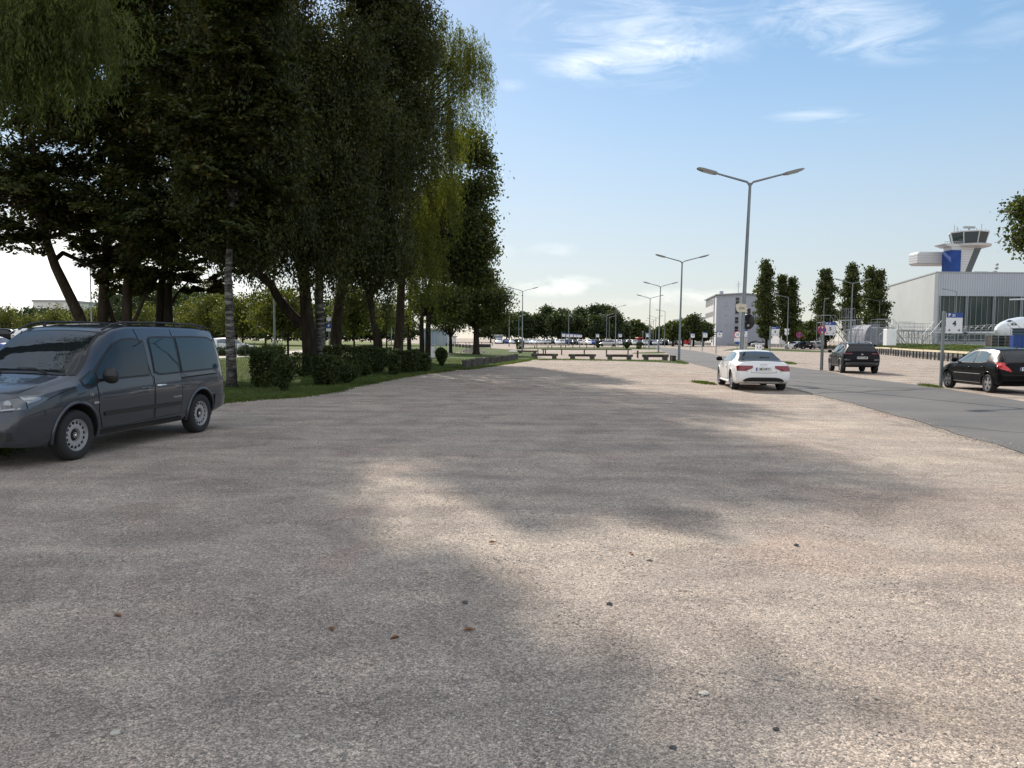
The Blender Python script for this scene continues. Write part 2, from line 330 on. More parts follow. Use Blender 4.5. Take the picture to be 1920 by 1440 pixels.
# ------------------------------------------------------------------ mesh builder
class MB:
    def __init__(s): s.v = []; s.f = []; s.m = []
    def add(s, vs, fs, mi=0):
        o = len(s.v); s.v += [tuple(v) for v in vs]; s.f += [tuple(i + o for i in f) for f in fs]; s.m += [mi] * len(fs); return s
    def box(s, c, d, mi=0, rz=0.0, taper=1.0, bev=0.0):
        x, y, z = (k / 2 for k in d); ca, sa = math.cos(rz), math.sin(rz); vs = []
        if bev <= 0:
            for k, t in ((-1, 1), (1, taper)):
                for a, b in ((-1, -1), (1, -1), (1, 1), (-1, 1)):
                    vs.append((a * x * t, b * y * t, k * z))
            fs = [(3, 2, 1, 0), (4, 5, 6, 7), (0, 1, 5, 4), (1, 2, 6, 5), (2, 3, 7, 6), (3, 0, 4, 7)]
        else:
            rings = [(-z, bev), (-z + bev, 0), (z - bev, 0), (z, bev)]
            for zz, i in rings:
                xx, yy = x - i, y - i; q = bev if i == 0 else 0
                q = bev * 0.6
                for a, b in ((-xx + q, -yy), (xx - q, -yy), (xx, -yy + q), (xx, yy - q), (xx - q, yy), (-xx + q, yy), (-xx, yy - q), (-xx, -yy + q)):
                    vs.append((a, b, zz))
            fs = [tuple(range(7, -1, -1)), tuple(range(24, 32))]
            for r in range(3):
                for k in range(8): fs.append((r * 8 + k, r * 8 + (k + 1) % 8, r * 8 + 8 + (k + 1) % 8, r * 8 + 8 + k))
        vs = [(c[0] + a * ca - b * sa, c[1] + a * sa + b * ca, c[2] + zz) for a, b, zz in vs]
        return s.add(vs, fs, mi)
    def tube(s, pts, rad, n=8, mi=0, cap=True):
        pts = [Vector(p) for p in pts]; rad = rad if isinstance(rad, (list, tuple)) else [rad] * len(pts)
        vs = []; fs = []; ref = None
        for i, p in enumerate(pts):
            t = (pts[min(i + 1, len(pts) - 1)] - pts[max(i - 1, 0)]).normalized()
            if ref is None: ref = Vector((1, 0, 0)) if abs(t.x) < 0.9 else Vector((0, 1, 0))
            u = (ref - t * ref.dot(t)).normalized(); w = t.cross(u); ref = u
            for k in range(n):
                a = 2 * math.pi * k / n; vs.append(p + (u * math.cos(a) + w * math.sin(a)) * rad[i])
        for i in range(len(pts) - 1):
            for k in range(n): fs.append((i * n + k, i * n + (k + 1) % n, (i + 1) * n + (k + 1) % n, (i + 1) * n + k))
        if cap: fs += [tuple(range(n - 1, -1, -1)), tuple(range((len(pts) - 1) * n, len(pts) * n))]
        return s.add(vs, fs, mi)
    def bar(s, a, b, r, n=6, mi=0): return s.tube([a, b], r, n, mi)
    def lathe(s, prof, c=(0, 0, 0), axis='Z', n=24, mi=0, cap=False):
        vs = []; fs = []
        for r, h in prof:
            for k in range(n):
                a = 2 * math.pi * k / n; x, y = r * math.cos(a), r * math.sin(a)
                v = (x, y, h) if axis == 'Z' else ((h, x, y) if axis == 'X' else (y, h, x))
                vs.append((c[0] + v[0], c[1] + v[1], c[2] + v[2]))
        for i in range(len(prof) - 1):
            for k in range(n): fs.append((i * n + k, i * n + (k + 1) % n, (i + 1) * n + (k + 1) % n, (i + 1) * n + k))
        if cap: fs += [tuple(range(n - 1, -1, -1)), tuple(range((len(prof) - 1) * n, len(prof) * n))]
        return s.add(vs, fs, mi)
    def prism(s, poly, h0, h1, plane='XY', mi=0):   # extrude a 2-D outline
        n = len(poly); vs = []
        for h in (h0, h1):
            for a, b in poly: vs.append((a, b, h) if plane == 'XY' else ((a, h, b) if plane == 'XZ' else (h, a, b)))
        fs = [tuple(range(n - 1, -1, -1)), tuple(range(n, 2 * n))] + [(k, (k + 1) % n, n + (k + 1) % n, n + k) for k in range(n)]
        return s.add(vs, fs, mi)
    def grid(s, rows, mi=0):
        nr, nc = len(rows), len(rows[0])
        return s.add([p for r in rows for p in r], [(i * nc + j, i * nc + j + 1, (i + 1) * nc + j + 1, (i + 1) * nc + j) for i in range(nr - 1) for j in range(nc - 1)], mi)
    def mesh(s, name, mats, smooth=None, fix=True):
        me = bpy.data.meshes.new(name); me.from_pydata(s.v, [], s.f)
        for m in (mats if isinstance(mats, (list, tuple)) else [mats]): me.materials.append(m)
        me.polygons.foreach_set('material_index', s.m)
        if fix:
            b = bmesh.new(); b.from_mesh(me); bmesh.ops.recalc_face_normals(b, faces=b.faces); b.to_mesh(me); b.free()
        if smooth:
            me.shade_smooth(); me.set_sharp_from_angle(angle=R(smooth))
        me.update(); return me
    def build(s, name, mats, parent=None, smooth=None, fix=True):
        return link(name, s.mesh(name, mats, smooth, fix), parent)

def text_obj(name, txt, size, m, parent=None, loc=(0, 0, 0), rot=(math.pi / 2, 0, 0), ext=0.002, align='CENTER', bold=0.0, sx=1.0):
    cu = bpy.data.curves.new(name, 'FONT'); cu.body = txt; cu.size = size; cu.extrude = ext; cu.align_x = align; cu.align_y = 'CENTER'
    cu.offset = bold; cu.resolution_u = 3
    o = bpy.data.objects.new(name, cu); COL.objects.link(o)
    dg = bpy.context.evaluated_depsgraph_get()
    me = bpy.data.meshes.new_from_object(o.evaluated_get(dg)); bpy.data.objects.remove(o); bpy.data.curves.remove(cu)
    me.materials.clear(); me.materials.append(m)
    q = link(name, me, parent); q.location = loc; q.rotation_euler = rot; q.scale = (sx, 1, 1)
    return q

# ================================================================== GROUND
def vnoise(x, y, s, seed=0):
    return math.sin(x * s * 1.3 + seed) * math.cos(y * s * 1.7 + seed * 2.1) + 0.5 * math.sin(x * s * 2.9 + y * s * 1.1 + seed)
def ground_h(x, y):
    f = min(1.0, max(0.0, 1 - (y - 9) / 4)) * min(1.0, max(0.0, 1 - (abs(x) - 3.2) / 1.6))
    return f * (0.010 * vnoise(x, y, 0.9, 1) + 0.006 * vnoise(x, y, 2.7, 4))
xs = sorted(set([-1500, -700, -300, -150, -80, -50, -35, -25, -20] + [round(-16 + 0.25 * i, 2) for i in range(129)] + [20, 25, 35, 50, 80, 150, 300, 700, 1500]))
ys = sorted(set([-200, -60, -20, -8, -3] + [round(0.25 * i, 2) for i in range(90)] + [24, 27, 30, 35, 40, 50, 65, 80, 110, 150, 220, 320, 500, 900, 2500]))
mb = MB(); mb.grid([[(x, y, ground_h(x, y)) for x in xs] for y in ys])
structure(mb.build('ground', M['gravel'], smooth=60))

def sheet(name, pts, z, m, kind='structure', thick=0.0):
    b = bmesh.new(); vs = [b.verts.new((p[0], p[1], z)) for p in pts]
    f = b.faces.new(vs); f.normal_update()
    if f.normal.z < 0: f.normal_flip()
    bmesh.ops.triangulate(b, faces=b.faces)
    me = bpy.data.meshes.new(name); b.to_mesh(me); b.free(); me.materials.append(m)
    o = link(name, me); o['kind'] = kind; return o
def smoothpoly(pts, k=6, amp=0.0, seed=3):
    rr = random.Random(seed); out = []
    n = len(pts)
    for i in range(n - 1):
        p0, p1, p2, p3 = pts[max(0, i - 1)], pts[i], pts[i + 1], pts[min(n - 1, i + 2)]
        for j in range(k):
            t = j / k
            q = [0.5 * (2 * p1[a] + (p2[a] - p0[a]) * t + (2 * p0[a] - 5 * p1[a] + 4 * p2[a] - p3[a]) * t * t + (3 * p1[a] - p0[a] - 3 * p2[a] + p3[a]) * t ** 3) for a in (0, 1)]
            if amp: q = [q[0] + rr.uniform(-amp, amp), q[1] + rr.uniform(-amp, amp)]
            out.append(tuple(q))
    out.append(tuple(pts[-1][:2])); return out
def gp(*pp): return [tuple(G(a, b)[:2]) for a, b in pp]

near_edge = [(2.2, -25.0), (4.6, -8.0), (6.3, 4.0)] + gp((1920, 850), (1800, 815), (1700, 785), (1600, 757), (1520, 738), (1470, 726), (1400, 706), (1340, 692), (1298, 681), (1274, 674), (1248, 661.5), (1235, 655), (1222, 650.5), (1205, 648), (1150, 645.3))
far_edge = gp((1150, 643.8), (1215, 646), (1239, 651), (1262, 653), (1290, 656), (1322, 661), (1358, 668), (1462, 685), (1553, 697), (1599, 707), (1727, 723), (1763, 728), (1920, 753)) + [(13.3, 14.0), (12.2, 4.0), (10.4, -8.0), (8.0, -25.0)]
road_pts = smoothpoly(near_edge, 6, 0.05, 5) + smoothpoly(far_edge, 6, 0.04, 6)
structure(sheet('road', road_pts, 0.012, M['asphalt']))

verge_edge = smoothpoly(gp((-700, 1040), (-300, 935), (0, 845), (200, 792), (330, 768), (405, 756), (494, 748), (556, 743), (619, 735), (650, 726), (697, 718), (740, 709), (780, 703), (835, 696), (858, 690)), 8, 0.09, 8)
block_edge = smoothpoly(gp((858, 690), (875, 693), (943, 684), (984, 677.5), (1002, 672.5)), 6, 0.12, 9)
verge = verge_edge + block_edge + gp((1012, 664), (985, 657), (905, 652), (835, 650), (780, 649), (640, 650), (500, 661), (380, 672), (120, 700), (-700, 760))
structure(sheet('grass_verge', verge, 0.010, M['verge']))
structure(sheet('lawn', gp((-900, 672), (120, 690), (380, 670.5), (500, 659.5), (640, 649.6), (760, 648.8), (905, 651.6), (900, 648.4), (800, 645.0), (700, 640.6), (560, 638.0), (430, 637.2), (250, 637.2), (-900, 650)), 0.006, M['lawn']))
structure(sheet('path', gp((-200, 705), (380, 673.5), (470, 668.5), (560, 662), (600, 658), (596, 655), (540, 659), (460, 665), (380, 668.5), (-200, 693)), 0.020, M['dirt']))
for k, pp in enumerate([
        [(1000, 672.5), (1060, 673.5), (1240, 676), (1287, 680.5), (1282, 682.5), (1235, 679.5), (1130, 676), (1060, 675), (1010, 675.5)],
        [(985, 655.0), (1100, 654.2), (1230, 655.2), (1238, 652.2), (1180, 651.0), (985, 651.8)],
        [(1186, 663.2), (1242, 662.6), (1246, 660.4), (1230, 659.6), (1190, 661.4)],
        [(1285, 672), (1292, 680), (1284, 683), (1262, 679), (1262, 675)],
        [(985, 642.2), (1100, 641.6), (1262, 642.6), (1240, 640.6), (1100, 639.8), (985, 640.4)],
        [(1360, 656.2), (1420, 656.8), (1530, 660.5), (1560, 659.6), (1440, 653.6), (1380, 653.6)],
        [(1296, 716), (1340, 722), (1338, 718.5), (1320, 714)],
        [(1466, 681.5), (1488, 683), (1494, 681), (1474, 677.5)],
        [(1720, 722), (1765, 727), (1768, 725), (1744, 721.5)]]):
    structure(sheet('grass_strip', smoothpoly(gp(*pp) + gp(pp[0]), 4, 0.06, 20 + k), 0.007 + 0.003 * (k % 2), M['verge']))
# slightly higher parking ground far left
lp = [(-95, 52), (-37, 58), (-41, 100), (-95, 110)]
mb = MB(); mb.add([(x, y, 0.62) for x, y in lp] + [(-99, 46, -0.05), (-33, 53, -0.05), (-36, 108, -0.05), (-99, 118, -0.05)],
                  [(0, 1, 2, 3), (4, 5, 1, 0), (5, 6, 2, 1), (6, 7, 3, 2), (7, 4, 0, 3)])
structure(mb.build('parking_ground', M['dirt']))

# grass bank and raised apron behind the right-hand fence
FD = Vector((0.30, 1.0)).normalized(); FN = Vector((FD.y, -FD.x)); F0 = Vector((31.0, 46.0))
def fence_pt(t, off=0.0): return F0 + FD * t + FN * off
rows = []
for t in [-40, -20] + list(range(-10, 141, 5)) + [150, 158]:
    k = 1.0 if t < 120 else max(0.0, 1 - (t - 120) / 38)
    r = []
    for off, z in ((0.9, 0.0), (2.5, 0.12), (6, 0.52), (9.5, 0.95), (12, 1.12), (14, 1.15)):
        p = fence_pt(t, off); r.append((p.x, p.y, 0.006 + z * k + 0.03 * vnoise(p.x, p.y, 0.5) * k))
    rows.append(r)
mb = MB(); mb.grid(rows); structure(mb.build('grass_bank', M['bank'], smooth=60))
a0, a1 = fence_pt(-40, 13.8), fence_pt(118, 13.8)
structure(sheet('apron', [tuple(a0), tuple(a1), (140, 230), (420, 230), (420, -20)], 1.13, M['concrete']))

# ================================================================== BUILDINGS
def quadbox(mb, a, b, z0, z1, t=0.25, mi=0):   # upright panel from a to b, thickness t behind it
    a, b = Vector(a), Vector(b); d = (b - a).normalized(); n = Vector((-d.y, d.x)) * t
    v = [(a.x, a.y, z0), (b.x, b.y, z0), (b.x + n.x, b.y + n.y, z0), (a.x + n.x, a.y + n.y, z0)]
    v += [(x, y, z1) for x, y, _ in v]
    return mb.add(v, [(3, 2, 1, 0), (4, 5, 6, 7), (0, 1, 5, 4), (1, 2, 6, 5), (2, 3, 7, 6), (3, 0, 4, 7)], mi)

M['clad_front'] = ribbed_mat('ribbed_cladding', (0.40, 0.42, 0.47), 0.72, 'X', 0.04, 0.80)
M['clad_side'] = ribbed_mat('pale_cladding', (0.50, 0.52, 0.51), 0.5, 'Y', 0.02, 0.90)
M['glaze'] = mat('green_glazing', (0.030, 0.042, 0.038), 0.2, spec=0.25, noise=(0.6, (0.050, 0.066, 0.060), (1, 1, 0.3)))
M['mullion'] = mat('mullion', (0.30, 0.33, 0.34), 0.6)
M['roofgrey'] = mat('roof_sheet', (0.30, 0.31, 0.32), 0.6)

HZ = 137.0
cA = P(1752, 600, HZ); hx0 = cA.x; ztop = P(1752, 512, HZ).z; zgl = P(1800, 555, HZ).z; zb0 = 1.14
cB = P(1655, 600, 177.0); hx1 = hx0 + 110
hg = thing('hangar', 'long ribbed grey aircraft hangar with a tall dark glazed front and pale windowless side wall', 'hangar', (hx0, HZ, zb0))
OFF = Vector((hx0, HZ, zb0))
def loc2(x, y): return (x - OFF.x, y - OFF.y)
mb = MB(); quadbox(mb, loc2(hx0 + 0.02, HZ), loc2(hx1, HZ), zgl - zb0, ztop - zb0, 0.4)
quadbox(mb, loc2(hx0 + 0.02, HZ), loc2(hx0 + 0.62, HZ), 0, zgl - zb0 - 0.003, 0.4)
mb.build('front_wall', M['clad_front'], hg)
mb = MB(); quadbox(mb, loc2(cB.x, cB.y), loc2(hx0, HZ + 0.01), 0, ztop - zb0 + 0.02, 0.4); mb.build('side_wall', M['clad_side'], hg)
mb = MB(); mb.add([(-0.1, -0.05, ztop - zb0 + 0.03), (hx1 - hx0, -0.05, ztop - zb0 + 0.03), (hx1 - hx0, 42, ztop - zb0 + 0.03), (cB.x - hx0 - 0.1, 40.2, ztop - zb0 + 0.03)], [(0, 1, 2, 3)])
mb.add([(-0.1, -0.05, ztop - zb0 + 0.28), (hx1 - hx0, -0.05, ztop - zb0 + 0.28), (hx1 - hx0, 42, ztop - zb0 + 0.28), (cB.x - hx0 - 0.1, 40.2, ztop - zb0 + 0.28)], [(0, 1, 2, 3)])
mb.f += [(0, 1, 5, 4), (1, 2, 6, 5), (2, 3, 7, 6), (3, 0, 4, 7)]; mb.m += [0] * 4
mb.build('roof', M['roofgrey'], hg)
gl = MB(); quadbox(gl, (0.62, 0.32), (hx1 - hx0, 0.32), 0.55, zgl - zb0 - 0.004, 0.06)
glo = gl.build('window', M['glaze'], hg)
fr = MB(); x = 0.62
k = 0
while x < hx1 - hx0 - 1:
    big = (k % 5 == 0)
    if big:
        for dx in (0, 0.26): fr.box((x + dx + 0.06, 0.10, (zgl - zb0) / 2), (0.10, 0.3, zgl - zb0 - 0.02))
    else: fr.box((x + 0.04 + 0.02 * math.sin(k * 7.1), 0.24, (zgl - zb0) / 2 + 0.2), (0.045, 0.08, zgl - zb0 - 0.46))
    x += 0.98; k += 1
fr.build('frame', M['mullion'], glo)
mb = MB(); quadbox(mb, (0.62, 0.14), (hx1 - hx0, 0.14), 0, 0.55, 0.3); mb.build('plinth', M['concrete'], hg)
mb = MB()
mb.box((13.0, 9, ztop - zb0 + 0.7), (3.4, 2, 0.8), 0, 0, 0.8); mb.build('roof_unit', M['roofgrey'], hg); mb = MB()
for z_ in range(5): mb.lathe([(0.1, 0), (0.75 - 0.1 * z_, 0.35), (0.1, 0.6)], (23.2 + 0.3 * math.sin(z_ * 2.2), 20, ztop - zb0 + 0.3 + z_ * 0.75), n=8)
mb.build('radar_stack', M['roofgrey'], hg)

# control tower
TZ = 330.0
def T(px, py): return P(px, py, TZ)
base = T(1800, 640); tw = thing('control_tower', 'airport control tower with glazed octagonal cab, blue shaft and long pale side block', 'tower', (base.x, TZ, 0))
def tx(px): return T(px, 500).x - base.x
def tz(py, px=1800): return T(px, py).z
M['towerwhite'] = ribbed_mat('tower_panels', (0.55, 0.56, 0.57), 0.30, 'Z', 0.05, 0.85)
M['towerblue'] = mat('blue_tiles', (0.008, 0.04, 0.20), 0.85, noise=(0.5, (0.016, 0.065, 0.26), (1, 1, 1)))
M['towerglass'] = glass_mat('tower_glass', (0.03, 0.045, 0.05), 0.6)
def tbox(name, x0, x1, y0, y1, d0, d1, m, parent=tw, bev=0.0):
    b = MB(); b.box(((tx(x0) + tx(x1)) / 2, (d0 + d1) / 2, (tz(y0) + tz(y1)) / 2), (abs(tx(x1) - tx(x0)), d1 - d0, abs(tz(y0) - tz(y1))), bev=bev)
    return b.build(name, m, parent)
tbox('side_block', 1729.5, 1835, 470, 495, 4.0, 12.0, M['towerwhite'], bev=0.8)
tbox('blue_shaft', 1774.5, 1793, 470.5, 640, -3.2, 3.6, M['towerblue'])
tbox('shaft_head', 1776, 1792.5, 458.6, 470.4, -2.8, 3.4, M['towerwhite'])
b = MB(); b.prism([(tx(1793.1), tz(463)), (tx(1793.1), 0), (tx(1803), 0), (tx(1803), tz(511)), (tx(1819), tz(466)), (tx(1822), tz(461))], -2.6, 3.8, 'XZ'); b.build('shaft', M['towerwhite'], tw)
b = MB(); b.prism([(tx(1803.3), 0), (tx(1803.3), tz(511)), (tx(1819.3), tz(465.6)), (tx(1833), tz(465.6)), (tx(1817), tz(508)), (tx(1817), 0)], -2.2, 3.4, 'XZ'); b.build('glass_stair', M['towerglass'], tw)
cx = tx(1819); u = lambda px_: px_ / FPX * TZ
b = MB(); b.lathe([(0.1, tz(467)), (u(20), tz(466.5)), (u(37), tz(462)), (u(38), tz(459.5)), (u(38), tz(458.5)), (u(28), tz(457.5)), (0.1, tz(457.4))], (cx, 2, 0), n=16)
b.build('gallery', M['towerwhite'], tw)
b = MB(); b.prism([(tx(1761), tz(459.2)), (tx(1774), tz(464)), (tx(1795), tz(464)), (tx(1795), tz(458.6)), (tx(1761), tz(458.4))], -3, 5, 'XZ'); b.build('balcony', M['towerwhite'], tw)
b = MB(); b.lathe([(0.1, tz(457.2)), (u(28), tz(457.2)), (u(33), tz(436.5)), (0.1, tz(436.5))], (cx, 2, 0), n=8)
cab = b.build('cab_glass', M['towerglass'], tw)
for k in range(8):
    a = 2 * math.pi * k / 8; b = MB()
    b.bar((cx + u(28.3) * math.cos(a), 2 + u(28.3) * math.sin(a), tz(457.2)), (cx + u(33.3) * math.cos(a), 2 + u(33.3) * math.sin(a), tz(436.5)), 0.22, 6); b.build('mullion', M['towerwhite'], cab)
b = MB(); b.lathe([(0.1, tz(436.6)), (u(34.5), tz(436.6)), (u(34), tz(434.2)), (u(20), tz(433)), (0.1, tz(432.6))], (cx, 2, 0), n=8); b.build('roof', M['towerwhite'], tw)
b = MB(); b.bar((cx, 2, tz(433)), (cx, 2, tz(426)), 0.35, 8); b.box((cx, 2, tz(425)), (u(22), 1.0, 0.9), 0, 0.1); b.build('radar', M['mullion'], tw)
for px_, t_ in ((1789, 421), (1794, 424), (1796, 427), (1801, 430), (1831, 427), (1840, 419), (1848, 428), (1853, 430)):
    b = MB(); b.bar((tx(px_), 1, tz(436)), (tx(px_), 1, tz(t_)), 0.14, 5); b.build('antenna', M['mullion'], tw)
b = MB()
for px_ in range(1763, 1796, 4): b.bar((tx(px_), -2.9, tz(458.6)), (tx(px_), -2.9, tz(454.6)), 0.09, 5)
b.bar((tx(1762), -2.9, tz(454.8)), (tx(1796), -2.9, tz(454.8)), 0.08, 5); b.build('railing', M['mullion'], tw)

# grey four-storey building
GZ = 208.0
c0 = P(1343, 600, GZ); c1 = P(1322.5, 600, 237); ze = P(1343, 554, GZ).z; gx1 = c0.x + 15
bd = thing('office_building', 'grey four storey block with a column of dark windows on its end wall', 'building', (c0.x, GZ, 0))
M['greywall'] = mat('grey_render', (0.34, 0.35, 0.40), 0.8, noise=(0.3, (0.38, 0.39, 0.44), (1, 1, 1)))
M['whitewall'] = mat('white_render', (0.66, 0.66, 0.64), 0.8, noise=(0.4, (0.58, 0.58, 0.57), (1, 1, 1)))
M['pane'] = glass_mat('window_pane', (0.012, 0.014, 0.018), 0.5, 0.06)
apex = P(1383, 551, GZ).z
b = MB(); b.prism([(0, 0), (15, 0), (15, ze - 0.3), (7.0, apex), (0, ze)], 0, 0.4, 'XZ'); b.build('end_wall', M['greywall'], bd)
b = MB(); quadbox(b, (c1.x - c0.x, c1.y - GZ), (0, 0.41), 0, ze - 0.02, 0.4); b.build('long_wall', M['whitewall'], bd)
b = MB(); dxx, dyy = c1.x - c0.x, c1.y - GZ
for za in (0.03, 0.32):
    b.add([(-0.5, -0.5, ze + za), (7, -0.5, apex + za), (15.5, -0.5, ze - 0.3 + za), (-0.5 + dxx, dyy, ze + za), (7 + dxx, dyy, apex + za), (15.5 + dxx, dyy, ze - 0.3 + za)], [(0, 1, 4, 3), (1, 2, 5, 4)])
b.f += [(0, 1, 7, 6), (1, 2, 8, 7), (0, 3, 9, 6), (2, 5, 11, 8)]; b.m += [0] * 4
rf = b.build('roof', M['roofgrey'], bd)
b = MB(); b.box((3.4, 8, apex + 0.5), (0.9, 0.9, 1.4)); b.build('chimney', M['greywall'], rf)
b = MB(); b.bar((6.4, 2, apex), (6.4, 2, apex + 3.6), 0.07, 5); b.bar((5.6, 2, apex + 2.8), (7.2, 2, apex + 2.8), 0.04, 5); b.bar((5.8, 2, apex + 2.2), (7.0, 2, apex + 2.2), 0.04, 5); b.build('aerial', M['mullion'], rf)
for (xa, xb, ya, yb) in ((1379.4, 1386.2, 558, 570), (1378.6, 1385.2, 576, 588), (1378, 1384.5, 594.5, 606), (1377.4, 1384, 612, 623.5)):
    p0, p1 = P(xa, yb, GZ), P(xb, ya, GZ)
    w_, h_ = p1.x - p0.x, p1.z - p0.z
    f = MB(); f.box(((p0.x + p1.x) / 2 - c0.x, -0.03, (p0.z + p1.z) / 2), (w_, 0.05, h_)); fo = f.build('window', M['pane'], bd)
    f = MB(); f.box(((p0.x + p1.x) / 2 - c0.x, -0.075, (p0.z + p1.z) / 2), (w_, 0.04, 0.08)); f.build('frame', M['greywall'], fo); f = MB(); f.box(((p0.x + p1.x) / 2 - c0.x, -0.09, p0.z - 0.1), (w_ + 0.3, 0.14, 0.12)); f.build('sill', M['greywall'], fo)
b = MB()
for py_ in (573.5, 591, 609): q = P(1361, py_, GZ); b.box((q.x - c0.x, -0.05, q.z), (0.7, 0.09, 0.18))
b.build('vent', M['mullion'], bd)
ld = Vector((dxx, dyy)).normalized(); LL = Vector((dxx, dyy)).length; fl = (ze - 0.4) / 4
ang = math.atan2(ld.y, ld.x)
for s_ in range(4):
    zc = 0.4 + fl * (s_ + 0.58)
    f = MB(); m_ = ld * (LL * 0.60); nn = Vector((-ld.y, ld.x)) * 0.03
    f.box((m_.x + nn.x, m_.y + nn.y, zc), (LL * 0.72, 0.05, fl * 0.42), 0, ang); fo = f.build('window', M['pane'], bd)
    f = MB()
    for q in range(9):
        m_ = ld * (LL * (0.24 + 0.09 * q)); f.box((m_.x + nn.x * 2.5, m_.y + nn.y * 2.5, zc), (0.28, 0.09, fl * 0.42), 0, ang)
    f.build('frame', M['whitewall'], fo)
    f = MB(); m_ = ld * (LL * 0.05); f.box((m_.x + nn.x, m_.y + nn.y, zc + 0.1), (0.7, 0.05, 1.1), 0, ang); f.build('small_window', M['pane'], bd)
b = MB(); m_ = ld * (LL * 0.16) + nn * 4; b.box((m_.x, m_.y, ze / 2), (0.8, 0.25, ze - 0.4), 0, ang); b.build('pilaster', M['roofgrey'], bd)

def simple_hall(name, label, px0, px1, pyt, Z, d, wall, roof_h=0.4, win=0, base_z=0.0, seed=0):
    a, c = P(px0, pyt, Z), P(px1, pyt, Z); w_ = c.x - a.x; h_ = (a.z + c.z) / 2 - base_z
    t = thing(name, label, 'building', ((a.x + c.x) / 2, Z + d / 2, base_z))
    b = MB(); b.box((0, 0, h_ / 2), (w_, d, h_)); b.build('wall', wall, t)
    b = MB(); b.box((0, 0, h_ + roof_h / 2), (w_ + 0.6, d + 0.6, roof_h)); b.build('roof', M['roofgrey'], t)
    for k in range(win):
        b = MB(); b.box((-w_ / 2 + (k + 0.5) * w_ / win, -d / 2 - 0.03, h_ * 0.6), (w_ / win * 0.6, 0.05, h_ * 0.35)); b.build('window', M['pane'], t)
    return t
M['bluewall'] = ribbed_mat('blue_grey_sheds', (0.27, 0.33, 0.40), 0.5, 'X', 0.03, 0.85)
sh = simple_hall('storage_shed', 'blue grey sheet metal shed seen between the dark tree trunks', 789, 834, 619.5, 150, 12, M['bluewall'])
b = MB(); b.box((1.6, -6.05, 1.1), (0.9, 0.06, 2.1)); b.build('door', M['mullion'], sh)
simple_hall('storage_shed', 'small pale blue shed in front of the far parked car rows', 928, 941, 630.0, 215, 8, M['bluewall'])
simple_hall('warehouse', 'white flat roofed warehouse rising over the bushes above the van', 62, 128, 566, 240, 40, M['whitewall'], 0.6)
simple_hall('warehouse', 'pale hazy warehouse half hidden left of the grey office block', 1303, 1330, 597, 300, 40, M['whitewall'], 0.5, 4)
simple_hall('warehouse', 'low white hall with dark windows between the poplar trees', 1462, 1545, 607, 260, 30, M['whitewall'], 0.8, 6)
simple_hall('kiosk', 'small white cabin beside the far shed below the trees', 848, 853, 632.0, 190, 4, M['whitewall'], 0.3)
simple_hall('pump_house', 'flat pale canopy building far down the road', 1211, 1229, 622.5, 330, 12, M['whitewall'], 1.2, 3)
simple_hall('storage_shed', 'grey shed beside the red van at the far end of the gravel lot', 1290, 1297, 627, 235, 6, M['concrete'])

# ================================================================== VEGETATION
RNG = np.random.default_rng(11)
def rand_dirs(n):
    v = RNG.normal(size=(n, 3)); return v / np.linalg.norm(v, axis=1, keepdims=True)
def leaf_cards(C, U, size, aspect):            # one diamond-shaped leaf per row; C centre, U long axis
    n = len(C); W = np.cross(U, rand_dirs(n)); W /= np.linalg.norm(W, axis=1, keepdims=True) + 1e-9
    a = (size * 0.5)[:, None]; b = a * aspect
    V = np.empty((n, 4, 3), np.float32)
    V[:, 0] = C - U * a; V[:, 1] = C + W * b - U * a * 0.15; V[:, 2] = C + U * a; V[:, 3] = C - W * b - U * a * 0.15
    return V
def cards_mesh(name, V, m):
    n = len(V); me = bpy.data.meshes.new(name)
    me.vertices.add(n * 4); me.loops.add(n * 4); me.polygons.add(n)
    me.vertices.foreach_set('co', V.astype(np.float32).ravel())
    me.loops.foreach_set('vertex_index', np.arange(n * 4, dtype=np.int32))
    me.polygons.foreach_set('loop_start', np.arange(0, n * 4, 4, dtype=np.int32))
    me.materials.append(m); me.update(calc_edges=True); return me
def clumps(lobes, cr, per, shell=0.45):
    """lobes: (centre, radii, leaves) -> leaf points gathered in clumps through each lobe"""
    out = []; ctr = []
    for c, r, n in lobes:
        k = max(1, int(n / per)); d = rand_dirs(k) * (RNG.random((k, 1)) ** shell)
        cc = np.array(c) + d * np.array(r)
        pts = np.repeat(cc, per, 0) + RNG.normal(size=(k * per, 3)) * np.array((cr, cr, cr * 0.55))
        out.append(pts); ctr.append(np.repeat(d, per, 0))
    return np.concatenate(out), np.concatenate(ctr)
def broad(lobes, size, cr=0.42, per=45, aspect=0.62, shell=0.45):
    Cp, D = clumps(lobes, cr, per, shell); n = len(Cp)
    U = rand_dirs(n) * 0.8 + D * 0.35 + np.array((0, 0, -0.45)); U /= np.linalg.norm(U, axis=1, keepdims=True)
    return leaf_cards(Cp, U, size * RNG.uniform(0.6, 1.3, n), aspect)
